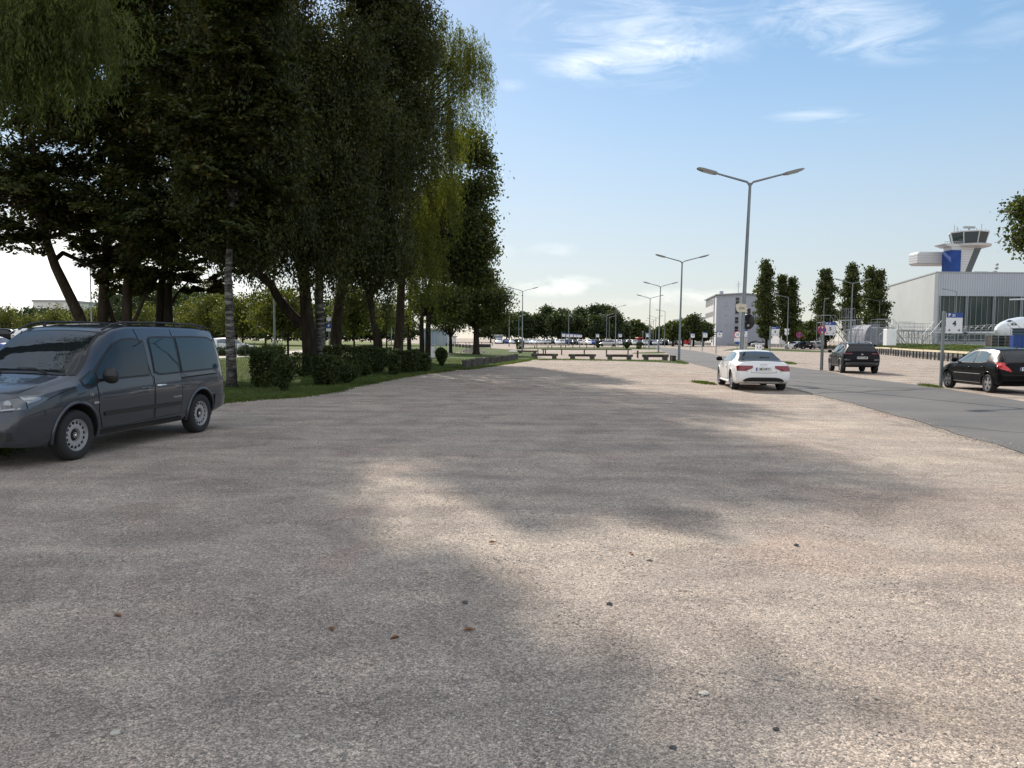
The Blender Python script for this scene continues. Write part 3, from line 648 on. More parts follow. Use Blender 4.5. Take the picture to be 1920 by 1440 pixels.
def boughs(lobes, size, rad=1.0, per=170, aspect=0.66, shell=0.42, droop=0.15):
    """layered crown: flat sprays of leaves on boughs that tilt outwards and down"""
    Cs = []; Us = []; Ns = []
    for c, r, n in lobes:
        r = np.array(r); k = max(2, int(n / per)); d = rand_dirs(k) * (RNG.random((k, 1)) ** shell); cc = np.array(c) + d * r
        rb = min(rad, 0.75 * float(r.min()) + 0.1) * RNG.uniform(0.55, 1.25, k)
        h = d * np.array((1, 1, 0.15)); h /= np.linalg.norm(h, axis=1, keepdims=True) + 1e-6
        t = np.cross(h, np.tile((0, 0, 1.0), (k, 1))); t /= np.linalg.norm(t, axis=1, keepdims=True) + 1e-6
        a = RNG.uniform(-1, 1, (k, per)); w = RNG.normal(size=(k, per)) * 0.42; fr = RNG.random((k, per)) ** 0.7
        along = (fr * 2 - 1); across = w * (1.15 - 0.75 * np.abs(along))
        z = -(droop * RNG.uniform(-0.5, 1.6, (k, 1))) * (along + 1) ** 1.6 * 0.5 + across * RNG.normal(size=(k, 1)) * 0.45 + RNG.normal(size=(k, per)) * 0.085
        p = cc[:, None, :] + (h[:, None, :] * along[:, :, None] + t[:, None, :] * across[:, :, None]) * rb[:, None, None]
        p[:, :, 2] += z * rb[:, None]
        Cs.append(p.reshape(-1, 3))
        u = h[:, None, :] * 0.7 + t[:, None, :] * (w[:, :, None] * 1.6) + RNG.normal(size=p.shape) * 0.28; u[:, :, 2] -= 0.38
        Us.append(u.reshape(-1, 3)); Ns.append(RNG.normal(size=(k * per, 3)) * 0.42 + np.array((0, 0, 1.0)))
    C = np.concatenate(Cs); U = np.concatenate(Us); U /= np.linalg.norm(U, axis=1, keepdims=True)
    W = np.cross(U, np.concatenate(Ns)); W /= np.linalg.norm(W, axis=1, keepdims=True) + 1e-9
    n = len(C); a = (size * RNG.uniform(0.6, 1.3, n) * 0.5)[:, None]; b = a * aspect
    V = np.empty((n, 4, 3), np.float32)
    V[:, 0] = C - U * a; V[:, 1] = C + W * b - U * a * 0.1; V[:, 2] = C + U * a; V[:, 3] = C - W * b - U * a * 0.1
    return V
def hanging(lobes, size, length=(0.8, 2.4), per=34, aspect=0.34, shell=0.5, sway=0.10, cluster=5):
    """long drooping twigs: each is a string of narrow leaves that hangs down"""
    out = []; ax = []
    for c, r, n in lobes:
        k = max(1, int(n / per)); kc = max(1, k // cluster)
        d = rand_dirs(kc) * (RNG.random((kc, 1)) ** shell)
        st = np.repeat(np.array(c) + d * np.array(r), cluster, 0) + RNG.normal(size=(kc * cluster, 3)) * 0.22
        dd = np.repeat(d, cluster, 0)
        L = RNG.uniform(*length, size=(len(st), 1))
        t = RNG.random((len(st), per))
        lean = dd[:, None, :] * np.array((1, 1, 0)) * 0.35 + RNG.normal(size=(len(st), 1, 3)) * 0.10
        p = st[:, None, :] + lean * (np.sqrt(t) * L)[:, :, None] * 0.55
        p[:, :, 2] -= (t ** 1.3) * L
        p += RNG.normal(size=p.shape) * sway * 0.5
        out.append(p.reshape(-1, 3)); ax.append(np.repeat(lean[:, 0, :], per, 0))
    Cp = np.concatenate(out); n = len(Cp)
    U = np.concatenate(ax) * 0.5 + RNG.normal(size=(n, 3)) * 0.38 + np.array((0, 0, -0.9)); U /= np.linalg.norm(U, axis=1, keepdims=True)
    return leaf_cards(Cp, U, size * RNG.uniform(0.6, 1.3, n), aspect)
def wob(a, b, n, amp, rr):
    a, b = Vector(a), Vector(b); L = (b - a).length
    return [a.lerp(b, i / n) + (Vector((rr.uniform(-1, 1), rr.uniform(-1, 1), 0)) * amp * L if 0 < i < n else Vector()) for i in range(n + 1)]
def tree(name, label, cat, base, limbs, V, m_leaf, m_bark, group=None, flare=1.5, crown='crown', twigs=None, seed=1):
    """limbs: [(points, r0, r1)] in world space; V: leaf cards in world space"""
    bx, by = base[0], base[1]; bz = base[2] if len(base) > 2 else 0.0
    t = thing(name, label, cat, (bx, by, bz), 0, group); o = np.array((bx, by, bz)); rr = random.Random(seed)
    b = MB()
    for i, (pts, r0, r1) in enumerate(limbs):
        pts = [Vector(p) - Vector((bx, by, bz)) for p in pts]
        if i == 0 and flare > 1:
            pts = [pts[0] - Vector((0, 0, 0.15))] + [pts[0].lerp(pts[1], 0.10)] + pts[1:]
        nn = len(pts); rad = [r0 + (r1 - r0) * k / (nn - 1) for k in range(nn)]
        if i == 0 and flare > 1: rad[0] *= flare
        b.tube(pts, rad, 10 if r0 > 0.1 else 6)
    for a_, b_, r_ in (twigs or []):
        q = [p - Vector((bx, by, bz)) for p in wob(a_, b_, 4, 0.11, rr)]
        b.tube(q, [r_ * (1 - 0.2 * k) for k in range(5)], 5)
    b.build('trunk', m_bark, t, smooth=70)
    link(crown, cards_mesh(crown, V - o, m_leaf), t)
    return t
def lobe(px, py, Y, rpx, rpy, n, depth=1.0):   # ellipsoid given by its photo size at a real depth
    k = Y / FPX; c = P(px, py, Y); return ((c.x, c.y, c.z), (rpx * k, rpx * k * depth, rpy * k), n)
def lim(*pp):                                  # limb through (px, py, depth) points
    return [P(*q) for q in pp]
def twigset(root, lobes, k, r, rr):
    out = []
    for c, rad, _ in lobes:
        for _ in range(k):
            e = Vector(c) + Vector((rr.uniform(-.7, .7) * rad[0], rr.uniform(-.7, .7) * rad[1], rr.uniform(-.3, .8) * rad[2]))
            out.append((root, e, r))
    return out
rr = random.Random(5)
def rough(lobes, k=5, f=0.58, spread=0.62):     # break a smooth lobe into an uneven bunch of smaller ones
    out = []
    for c, r, n in lobes:
        for q in range(k):
            d = rand_dirs(1)[0] * (RNG.random() ** 0.5) * spread; g = RNG.uniform(0.6, 1.25)
            out.append((tuple(np.array(c) + d * np.array(r)), tuple(np.array(r) * f * g), n / k * g))
    return out

# --- the dark clump on the left: three maples, two birches, willows
def mk_maple(label, bpx, Y, limbs_px, lobes, r0, seed, mt='barkbrown'):
    bx, by = XY(bpx, Y); L = []
    for j, (pp, ra, rb) in enumerate(limbs_px):
        pts = [Vector((bx, by, 0.0))] + lim(*pp) if j == 0 else lim(*pp)
        L.append((pts, ra, rb))
    top = L[0][0][-1]
    return tree('maple_tree', label, 'tree', (bx, by), L, boughs(rough(lobes), 0.18, 1.15, 190), M['maple'], M[mt], 'trees of the clump beside the van', twigs=twigset(L[0][0][-2], lobes, 3, 0.04, rr), seed=seed)
mk_maple('maple with trunk leaning far left over the bushes behind the van', 172, 31, [([(152, 600, 31), (128, 550, 30.5), (104, 500, 30), (90, 460, 29.5), (70, 380, 29), (60, 250, 29)], 0.27, 0.10), ([(100, 490, 30), (118, 474, 31), (148, 488, 31.5), (180, 505, 32)], 0.10, 0.07)],
         [lobe(40, 330, 29, 150, 150, 18750), lobe(-60, 400, 30, 130, 110, 8125), lobe(70, 180, 30, 170, 140, 15000), lobe(20, 440, 28.5, 80, 48, 4000), lobe(130, 400, 30, 90, 60, 5625), lobe(-80, 200, 31, 150, 180, 8125), lobe(60, 20, 31, 170, 150, 17100)], 0.27, 3)
mk_maple('tall maple with thick straight brown trunk just left of the double trunk', 194, 33, [([(193, 600, 33), (196, 520, 33), (205, 420, 33), (215, 250, 33), (225, 60, 33)], 0.30, 0.10), ([(196, 520, 33), (240, 440, 32), (300, 360, 31)], 0.16, 0.07), ([(207, 600, 33.2), (219, 620, 33.4), (200, 560, 33)], 0.12, 0.10)],
         [lobe(200, 400, 33, 120, 100, 13750), lobe(230, 250, 32, 170, 150, 22500), lobe(220, 60, 33, 170, 170, 28500), lobe(190, -130, 33, 170, 150, 15200), lobe(250, 470, 33, 90, 50, 5625), lobe(180, 470, 34, 70, 42, 3125), lobe(205, 512, 33, 48, 40, 3600), lobe(245, 545, 33, 36, 22, 1500)], 0.3, 4)
mk_maple('maple with dark thick trunk and a thin diagonal limb on its right', 238, 31.5, [([(238, 600, 31.5), (238, 540, 31.5), (250, 440, 31.3), (280, 300, 31), (310, 120, 31)], 0.26, 0.09), ([(250, 606, 31.6), (262, 580, 31.4), (280, 535, 31), (296, 500, 31)], 0.09, 0.04)],
         [lobe(300, 420, 30, 120, 85, 12500), lobe(330, 290, 29.5, 150, 120, 18750), lobe(320, 130, 30, 160, 140, 16250), lobe(300, -60, 31, 160, 150, 15200), lobe(290, 505, 31, 75, 36, 3250), lobe(285, 532, 31.5, 46, 30, 2600)], 0.26, 5)
mk_maple('double trunked maple standing left of the slim white birch', 306, 34, [([(300, 600, 34), (302, 540, 34), (320, 440, 34), (350, 320, 33), (380, 150, 33)], 0.25, 0.08), ([(316, 606, 33.8), (316, 545, 33.8), (335, 430, 33), (400, 330, 32)], 0.20, 0.06), ([(316, 580, 33.8), (332, 550, 33.5), (352, 530, 33)], 0.07, 0.04)],
         [lobe(390, 420, 33, 110, 85, 11875), lobe(430, 300, 32, 120, 130, 16875), lobe(400, 130, 33, 140, 150, 16875), lobe(400, -80, 33, 150, 140, 15200), lobe(340, 500, 34, 70, 40, 3250), lobe(360, 532, 34, 50, 34, 3000), lobe(415, 540, 33, 42, 28, 2000), lobe(410, 330, 24, 70, 70, 6000), lobe(470, 250, 24.5, 70, 60, 6000), lobe(400, 200, 24, 80, 70, 7000), lobe(450, 110, 24, 80, 60, 6500), lobe(350, 120, 25, 80, 70, 6000), lobe(440, 430, 24, 60, 46, 4000), lobe(505, 380, 25, 46, 60, 3500), lobe(520, 180, 25, 60, 70, 5000), lobe(450, 20, 24, 90, 60, 6000), lobe(380, 440, 25, 50, 40, 3000), lobe(420, 490, 33, 80, 42, 4000)], 0.25, 6, 'bark')

bx, by = G(435, 726)[:2]
lb = [lobe(440, 380, 25.5, 85, 110, 15000), lobe(470, 220, 25.5, 100, 160, 20000), lobe(450, 20, 26, 100, 160, 22800), lobe(520, 330, 27, 80, 120, 11250), lobe(400, 260, 25, 70, 120, 8750), lobe(470, 460, 26, 60, 40, 3000)]
tree('birch_tree', 'slim birch with black and white banded trunk right behind the van', 'tree', (bx, by), [([Vector((bx, by, 0))] + lim((433, 660, by), (430, 590, by), (428, 520, by), (432, 420, by), (445, 250, by), (455, 20, by)), 0.20, 0.05)],
     np.concatenate([hanging([(c, r, n * 0.5) for c, r, n in lb], 0.13, (0.4, 1.1), aspect=0.45, cluster=3, sway=0.2), broad(rough([(c, r, n * 0.7) for c, r, n in lb]), 0.14, 0.4, 36)]), M['birchleaf'], M['birch'], 'trees of the clump beside the van', flare=1.55, twigs=twigset(P(436, 380, by), lb, 5, 0.035, rr), seed=8)

bx, by = XY(601, 33.5)
lb = [lobe(600, 400, 32, 80, 150, 18750), lobe(590, 230, 32, 100, 170, 25000), lobe(530, 60, 33, 82, 130, 26000), lobe(650, 120, 33.5, 90, 170, 16250), lobe(530, 330, 31.5, 60, 140, 11250), lobe(640, 330, 33, 70, 160, 12500), lobe(520, -120, 33, 55, 110, 11400), lobe(520, 420, 32, 50, 70, 5000)]
tree('birch_tree', 'tall birch with flaky white edged trunk rising behind the square hedge block', 'tree', (bx, by), [([Vector((bx, by, 0))] + lim((601, 640, by), (598, 560, by), (600, 470, by), (604, 330, by), (608, 215, 32), (600, 40, 33)), 0.29, 0.06)],
     np.concatenate([hanging([(c, r, n * 0.35) for c, r, n in lb], 0.15, (0.4, 1.2), aspect=0.42, cluster=2, sway=0.25), broad(rough([(c, r, n * 0.8) for c, r, n in lb]), 0.15, 0.42, 40), boughs([lobe(480, -150, 30, 90, 70, 9000), lobe(530, -140, 28, 52, 55, 7000), lobe(520, -220, 33, 100, 80, 9000), lobe(520, -190, 33, 60, 70, 6000), lobe(690, -15, 35, 45, 60, 7000), lobe(440, -110, 26, 70, 60, 5000), lobe(515, -90, 26, 50, 45, 5000)], 0.2, 1.1, 150)]), M['birchleaf'], M['birch'], 'trees of the clump beside the van', twigs=twigset(P(602, 330, by), lb, 5, 0.04, rr), seed=9)

bx, by = XY(581, 33)
lb = [lobe(560, 440, 34, 70, 60, 5625), lobe(660, 450, 36, 90, 100, 16250), lobe(700, 330, 37, 90, 150, 21250), lobe(480, 470, 33, 60, 40, 4250), lobe(650, 250, 38, 100, 150, 18750), lobe(720, 480, 38, 60, 90, 10000)]
tree('willow_tree', 'willow with forked dark trunk and one thick limb arching left', 'tree', (bx, by), [([Vector((bx, by, 0))] + lim((582, 670, 33), (578, 620, 33), (574, 575, 33), (570, 520, 33.2), (580, 430, 34), (640, 330, 36)), 0.42, 0.15),
      (lim((566, 610, 33), (545, 588, 32.8), (522, 560, 32.4), (506, 530, 32), (482, 512, 31.5), (455, 500, 31)), 0.23, 0.12), (lim((578, 610, 33), (570, 540, 33), (556, 470, 33), (540, 400, 33)), 0.26, 0.10)],
     np.concatenate([hanging([(c, r, n * 0.5) for c, r, n in lb], 0.16, (0.6, 1.7), aspect=0.34, sway=0.18, cluster=3), broad(rough([(c, r, n * 0.65) for c, r, n in lb]), 0.16, 0.45, 36)]), M['birchleaf'], M['bark'], 'trees of the clump beside the van', twigs=twigset(P(600, 400, 34.5), lb, 5, 0.05, rr), seed=10)

bx, by = XY(628, 41)
lb = [lobe(690, 140, 42, 110, 150, 17500), lobe(760, 90, 42, 90, 90, 11875), lobe(700, -30, 42, 110, 90, 13300), lobe(760, 250, 42, 90, 120, 16250), lobe(650, 430, 41, 50, 80, 6250), lobe(745, 30, 42, 70, 70, 9500)]
tree('willow_tree', 'tall willow with straight brown trunk beside the parking sign', 'tree', (bx, by), [([Vector((bx, by, 0))] + lim((629, 650, 41), (632, 600, 41), (640, 540, 41), (655, 440, 41), (690, 300, 42), (730, 140, 42)), 0.40, 0.14)],
     np.concatenate([hanging([(c, r, n * 0.35) for c, r, n in lb], 0.16, (0.4, 1.3), aspect=0.42, sway=0.25, cluster=2), broad(rough([(c, r, n * 0.85) for c, r, n in lb]), 0.16, 0.45, 36)]), M['birchleaf'], M['barkbrown'], 'trees of the clump beside the van', twigs=twigset(P(672, 360, 41.5), lb, 5, 0.06, rr), seed=11)

bx, by = XY(746, 46)
lb = [lobe(850, 110, 46, 62, 66, 11250), lobe(800, 150, 47, 70, 70, 10625), lobe(880, 95, 46, 34, 42, 4375), lobe(850, 220, 46, 45, 70, 8125), lobe(800, 300, 47, 60, 110, 13750), lobe(890, 160, 46, 22, 60, 2250), lobe(770, 420, 47, 70, 110, 15000), lobe(815, 60, 46, 40, 36, 4750), lobe(835, 330, 46, 30, 90, 5000), lobe(790, 500, 47, 50, 70, 6250)]
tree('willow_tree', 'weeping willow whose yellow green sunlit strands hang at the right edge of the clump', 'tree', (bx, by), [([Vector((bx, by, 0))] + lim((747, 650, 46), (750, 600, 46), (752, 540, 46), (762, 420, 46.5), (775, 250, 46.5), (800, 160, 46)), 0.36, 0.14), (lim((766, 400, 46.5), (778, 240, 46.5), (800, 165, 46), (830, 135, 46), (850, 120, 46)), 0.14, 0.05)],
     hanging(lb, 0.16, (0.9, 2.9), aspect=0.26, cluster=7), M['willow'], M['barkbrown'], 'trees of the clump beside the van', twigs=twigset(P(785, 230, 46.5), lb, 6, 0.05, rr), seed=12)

for k, (px_, Y_, pts, lobes_, lab) in enumerate([
    (708, 44, [(704, 630, 44), (694, 570, 44), (680, 520, 44), (672, 440, 44)], [lobe(670, 500, 44, 40, 60, 4375), lobe(690, 400, 44, 60, 90, 8125)], 'slim dark leaning tree at the left of the low hedge row'),
    (713, 45, [(712, 640, 45), (700, 600, 45), (697, 560, 45), (708, 480, 45)], [lobe(715, 480, 45, 50, 70, 6250), lobe(730, 370, 45, 60, 90, 8125)], 'slim dark tree with a kinked trunk in the hedge row'),
    (768, 52, [(767, 640, 52), (768, 580, 52), (772, 500, 52)], [lobe(790, 470, 52, 50, 80, 7500), lobe(790, 560, 52, 40, 34, 3250)], 'thin dark tree standing directly right of the pale willow trunk')]):
    bx, by = XY(px_, Y_)
    tree('alder_tree', lab, 'tree', (bx, by), [([Vector((bx, by, 0))] + lim(*pts), 0.20, 0.09)], boughs(rough(lobes_, 4), 0.18, 0.8, 130), M['alder'], M['bark'], 'trees of the clump beside the van', twigs=twigset(P(*pts[-2]), lobes_, 4, 0.05, rr), seed=20 + k)

bx, by = XY(792, 50)
lb = [lobe(880, 290, 52, 36, 44, 3750), lobe(850, 370, 52, 55, 70, 8750), lobe(895, 345, 52, 34, 48, 3250), lobe(880, 440, 51, 50, 60, 6875), lobe(905, 470, 51, 30, 36, 2250), lobe(840, 480, 52, 70, 70, 10625), lobe(890, 520, 51, 40, 36, 3750), lobe(830, 570, 51, 60, 38, 6875), lobe(800, 420, 53, 60, 110, 11250), lobe(905, 410, 51.5, 22, 26, 875), lobe(912, 318, 52, 13, 18, 325)]
tree('alder_tree', 'two stemmed alder with loose leafy outline right of the willow', 'tree', (bx, by), [([Vector((bx, by, 0))] + lim((791, 640, 50), (790, 600, 50), (800, 560, 50.5), (815, 480, 51), (840, 400, 52), (865, 320, 52)), 0.20, 0.06), ([Vector((bx + 0.35, by, 0))] + lim((803, 610, 50), (810, 570, 50.5), (840, 520, 51), (870, 470, 51)), 0.20, 0.07)],
     broad(rough(lb, 4, 0.62), 0.21, 0.42, 26, 0.7, 0.5), M['alder'], M['bark'], 'trees of the clump beside the van', twigs=twigset(P(825, 460, 51.5), lb, 5, 0.06, rr), seed=31)

# near willow above the van, trunk outside the picture on the left
bx, by = -11.2, 12.5
lb = [lobe(50, 20, 12, 130, 90, 12350), lobe(140, 40, 12.5, 80, 70, 7980), lobe(-60, 80, 12, 120, 110, 4375), lobe(20, 110, 12.5, 90, 60, 3750), lobe(170, -20, 12.5, 60, 60, 4180), lobe(-40, -160, 12.5, 220, 170, 13300), lobe(120, 120, 13, 28, 40, 750)]
tree('willow_tree', 'near willow hanging fresh green strands into the upper left corner', 'tree', (bx, by), [([Vector((bx, by, 0)), Vector((bx + 0.2, by, 2.5)), Vector((bx + 0.4, by, 5)), Vector((bx + 1.5, by, 7.5)), Vector((bx + 2.6, by, 9.5))], 0.42, 0.12), ([Vector((bx + 0.4, by, 5)), Vector((bx + 2, by, 6.6)), P(60, 40, 12), P(150, 20, 12.5)], 0.16, 0.03)],
     hanging(lb, 0.095, (0.35, 1.0), per=30, aspect=0.20, cluster=6, sway=0.06), M['willownear'], M['bark'], twigs=twigset(P(40, 0, 12), lb, 6, 0.02, rr), seed=40)

# --- single trees further back
def simple_tree(name, label, px, Y, lobes, m, size, cr, per, r0, top=None, bark='bark', group=None, aspect=0.65, shell=0.5, base_z=0.0, tw=4, seed=1):
    bx, by = XY(px, Y); topz = top if top else lobes[0][0][2]
    c0 = lobes[0][0]
    return tree(name, label, 'tree', (bx, by, base_z), [([Vector((bx, by, base_z)), Vector((bx, by, base_z + (topz - base_z) * 0.45)), Vector((c0[0], c0[1], topz))], r0, r0 * 0.4)],
                broad(lobes, size, cr, per, aspect, shell), m, M[bark], group, flare=1.3, twigs=twigset(Vector((bx, by, base_z + (topz - base_z) * 0.45)), lobes, tw, r0 * 0.3, random.Random(seed)), seed=seed)
simple_tree('oak_tree', 'round crowned oak by the dark roadside trough and lamp', 893, 76, [lobe(893, 560, 76, 55, 38, 8500), lobe(930, 560, 76, 30, 30, 3200), lobe(870, 590, 76, 42, 28, 4200), lobe(925, 592, 76, 30, 22, 2600), lobe(890, 530, 76, 36, 24, 2800), lobe(850, 560, 77, 40, 34, 4200)], M['oak'], 0.22, 0.5, 30, 0.42, seed=51)
simple_tree('oak_tree', 'smaller oak in front of the shed left of the round oak', 845, 82, [lobe(840, 598, 82, 32, 24, 3500), lobe(850, 575, 82, 34, 26, 3000), lobe(818, 596, 82, 20, 16, 1400)], M['oak'], 0.22, 0.5, 28, 0.25, seed=52)
for k, (px_, Y_, lobes_, lab) in enumerate([
    (540, 62, [lobe(535, 580, 62, 45, 40, 4200), lobe(560, 600, 62, 30, 24, 1800), lobe(512, 596, 62, 30, 24, 1800)], 'young lime with twin thin trunk on the lawn, left of the willow'),
    (664, 66, [lobe(664, 590, 66, 38, 38, 4000), lobe(668, 560, 66, 28, 30, 1800)], 'young lime on the lawn framed between two dark trunks'),
    (455, 78, [lobe(455, 585, 78, 46, 40, 4200), lobe(430, 600, 78, 30, 26, 1800), lobe(480, 598, 78, 30, 26, 1800)], 'broad lime behind the white hatchback'),
    (398, 84, [lobe(398, 580, 84, 36, 42, 3800), lobe(372, 600, 84, 30, 28, 1800)], 'yellow green lime just left of the birch trunk'),
    (498, 72, [lobe(500, 570, 72, 30, 32, 2400), lobe(498, 600, 72, 32, 22, 1800)], 'lime beside the grey lamp post on the lawn'),
    (725, 88, [lobe(725, 596, 88, 30, 28, 2400)], 'small lime seen right of the kinked trunk')]):
    simple_tree('lime_tree', lab, px_, Y_, lobes_, M['lime'], 0.24, 0.5, 26, 0.13, group='limes on the lawn', seed=60 + k)
# young roadside trees behind the parked cars far left
for k, (px_, ry, pt, lab) in enumerate([(8, 34, 588, 'young rust tinged tree at the left edge above the dark estate'), (52, 26, 600, 'low young tree above the white SUV roof'), (98, 46, 583, 'tallest young tree with pointed top behind the white SUV'), (140, 30, 596, 'young tree left of the leaning maple trunk'), (172, 36, 586, 'young tree right of the leaning maple trunk'), (268, 40, 580, 'blue green young tree between the maple trunks'), (345, 40, 576, 'young tree between the double trunk and the birch')]):
    Y_ = 92 + 4 * (k % 3); lo = [lobe(px_, pt + 22, Y_, ry * 0.8, 26, 1900), lobe(px_ + 6, pt + 4, Y_, ry * 0.35, 18, 500), lobe(px_ - 4, pt + 40, Y_, ry, 22, 1700)]
    simple_tree('young_tree', lab, px_, Y_, lo, M['lime'], 0.24, 0.42, 22, 0.09, group='young trees behind the car park', seed=70 + k, base_z=0.3 if px_ < 200 else 0)

def far_tree(label, px, ptop, rpx, Y, m=None, group='trees of the far tree line', name='broadleaf_tree', seed=0, dens=1.0):
    r3 = random.Random(seed); ph = 634.5 + (px - 960) * 0.0078 - 0.5; h = ph - ptop
    lo = [lobe(px, ph - h * 0.42, Y, rpx, h * 0.44, int(1500 * dens))]
    for q in range(9):
        a = r3.uniform(-1, 1); f = r3.uniform(0.15, 0.9)
        lo.append(lobe(px + a * rpx * 0.85 * (1 - 0.4 * f), ph - h * f * 0.95, Y + r3.uniform(-3, 3), rpx * r3.uniform(0.25, 0.42), h * r3.uniform(0.10, 0.2), int(420 * dens)))
    lo.append(lobe(px + r3.uniform(-.2, .2) * rpx, ptop + h * 0.12, Y, rpx * 0.4, h * 0.11, int(300 * dens)))
    return simple_tree(name, label, px, Y, lo, m or M['farleaf'], 0.0034 * Y, 0.0035 * Y, 20, 0.35, group=group, seed=seed, tw=1)
for k, (px_, pt, rp, Y_) in enumerate([(950, 588, 24, 235), (983, 586, 22, 245), (1002, 590, 22, 262), (1025, 574, 26, 250), (1046, 584, 20, 240), (1053, 578, 22, 265), (1076, 590, 20, 238), (1088, 578, 24, 255), (1107, 580, 20, 262), (1128, 570, 28, 250), (1120, 592, 24, 236), (1148, 585, 20, 242), (1162, 604, 16, 250), (920, 600, 26, 250)]):
    far_tree('dark broadleaf tree of the far tree line, %s from the left' % ['first beyond the oak', 'second', 'third and lower', 'fourth with a tall crown', 'fifth', 'sixth', 'seventh and low', 'eighth', 'ninth', 'tenth and the tallest', 'eleventh and low', 'twelfth', 'last and lowest', 'hidden partly by the oak'][k], px_, pt, rp, Y_, seed=100 + k)
for k, (px_, pt, rp, Y_, lab) in enumerate([(1187, 603, 17, 300, 'lone round dark tree between two lamp posts far down the road'), (1204, 613, 9, 310, 'small tree right of the lone round dark tree'), (1240, 616, 12, 300, 'small tree at the far end of the road'), (1262, 606, 17, 180, 'round lime left of the second tall lamp post'), (1300, 591, 22, 185, 'large round lime left of the grey office block'), (1280, 604, 14, 190, 'lime half hidden by the lamp post'), (1318, 606, 12, 188, 'lime touching the office block'), (1521, 603, 14, 175, 'round green tree between the poplars'), (1490, 612, 16, 200, 'low bushy tree behind the second poplar'), (1504, 614, 12, 190, 'low bushy tree right of the second poplar')]):
    far_tree(lab, px_, pt, rp, Y_, M['oak'], None, seed=140 + k)
# long dark wood behind the lawn on the left, one mass
lo = []
for px_ in range(-260, 780, 26):
    Y_ = 150 + 14 * math.sin(px_ * 0.7); lo.append(lobe(px_, 623, Y_ - 2, 26, 13, 1100)); lo.append(lobe(px_ + 13, 618, Y_ + 5, 26, 18, 900)); (lo.extend([lobe(px_ + 5, 578, Y_ + 8, 24, 26, 900), lobe(px_ - 6, 557 + 6 * math.sin(px_ * 0.3), Y_ + 10, 22, 26, 800)]) if 185 < px_ < 430 else None); lo.append(lobe(px_, 606 + 5 * math.sin(px_ * 0.13) - (8 if px_ > 330 else 0), Y_, 26, 30, 900)); lo.append(lobe(px_ + 10, 592 + 8 * math.sin(px_ * 0.31) - (8 if px_ > 330 else -6), Y_ + 6, 20, 20, 450))
stuff(link('woodland', cards_mesh('woodland', broad(lo, 0.6, 0.6, 20, shell=0.6), M['farleaf'])), 'dark belt of woodland behind the lawn on the left', 'woodland')

# poplars
for k, (px_, pt, hw, Y_, lab, two) in enumerate([
    (1437, 493, 20, 150, 'tallest columnar poplar, right of the grey office block', 0), (1476, 520, 22, 152, 'forked poplar behind a bent lamp post', 1),
    (1548, 509, 20, 150, 'poplar behind the parking sign with the number five', 0), (1598, 500, 20, 152, 'columnar poplar behind the tall double lamp post', 0), (1640, 506, 20, 124, 'sparse topped poplar beside the hangar wall', 1)]):
    ph = 641.0; h = ph - pt; r3 = random.Random(k + 9); lo = []
    for q in range(26):
        f = q / 25.0; w_ = hw * (0.35 + 0.65 * math.sin(math.pi * min(1, (f * 0.93 + 0.05)) ** 0.8)) * (1.0 if f < 0.8 else (0.7 if f < 0.92 else 0.4))
        dx = r3.uniform(-.45, .45) * w_; n_ = 330
        if two and f > 0.55: dx = (-0.42 if q % 2 else 0.45) * hw; w_ *= 0.55; n_ = 200 if k == 4 else 280
        lo.append(lobe(px_ + dx, ph - h * (0.08 + 0.90 * f), Y_ + r3.uniform(-1, 1), w_ * 0.95, h * 0.06, int(n_ * 1.3)))
    Cp, D = clumps(lo, 0.42, 18, 0.55); U = rand_dirs(len(Cp)) * 0.6 + np.array((0, 0, 0.7)); U /= np.linalg.norm(U, axis=1, keepdims=True)
    bx, by = XY(px_, Y_); tp = P(px_, pt + 8, Y_)
    tree('poplar_tree', lab, 'tree', (bx, by), [([Vector((bx, by, 0)), Vector((bx, by, tp.z * 0.4)), tp], 0.42, 0.05)], leaf_cards(Cp, U, 0.46 * RNG.uniform(0.6, 1.3, len(Cp)), 0.6), M['poplar'], M['bark'], 'row of poplars before the hangar', flare=1.2, seed=k)

# tree at the right edge, trunk outside the picture
bx, by = 30.6, 36.0
lo = [lobe(1930, 393, 36, 28, 24, 2400), lobe(1926, 442, 36, 24, 24, 1600), lobe(2000, 420, 36, 62, 70, 6000), lobe(1942, 464, 36, 18, 18, 700), lobe(2000, 350, 37, 50, 40, 2500), lobe(2080, 400, 36, 90, 110, 5000)]
tree('broadleaf_tree', 'dark leaved tree reaching into the right edge above the hangar', 'tree', (bx, by), [([Vector((bx, by, 0)), Vector((bx, by, 2.5)), Vector((bx + 0.3, by, 5.5)), P(2060, 400, 36)], 0.32, 0.12), ([Vector((bx + 0.2, by, 4.5)), P(1960, 430, 36), P(1925, 420, 36)], 0.1, 0.03)],
     broad(lo, 0.17, 0.35, 30), M['alder'], M['bark'], seed=77)

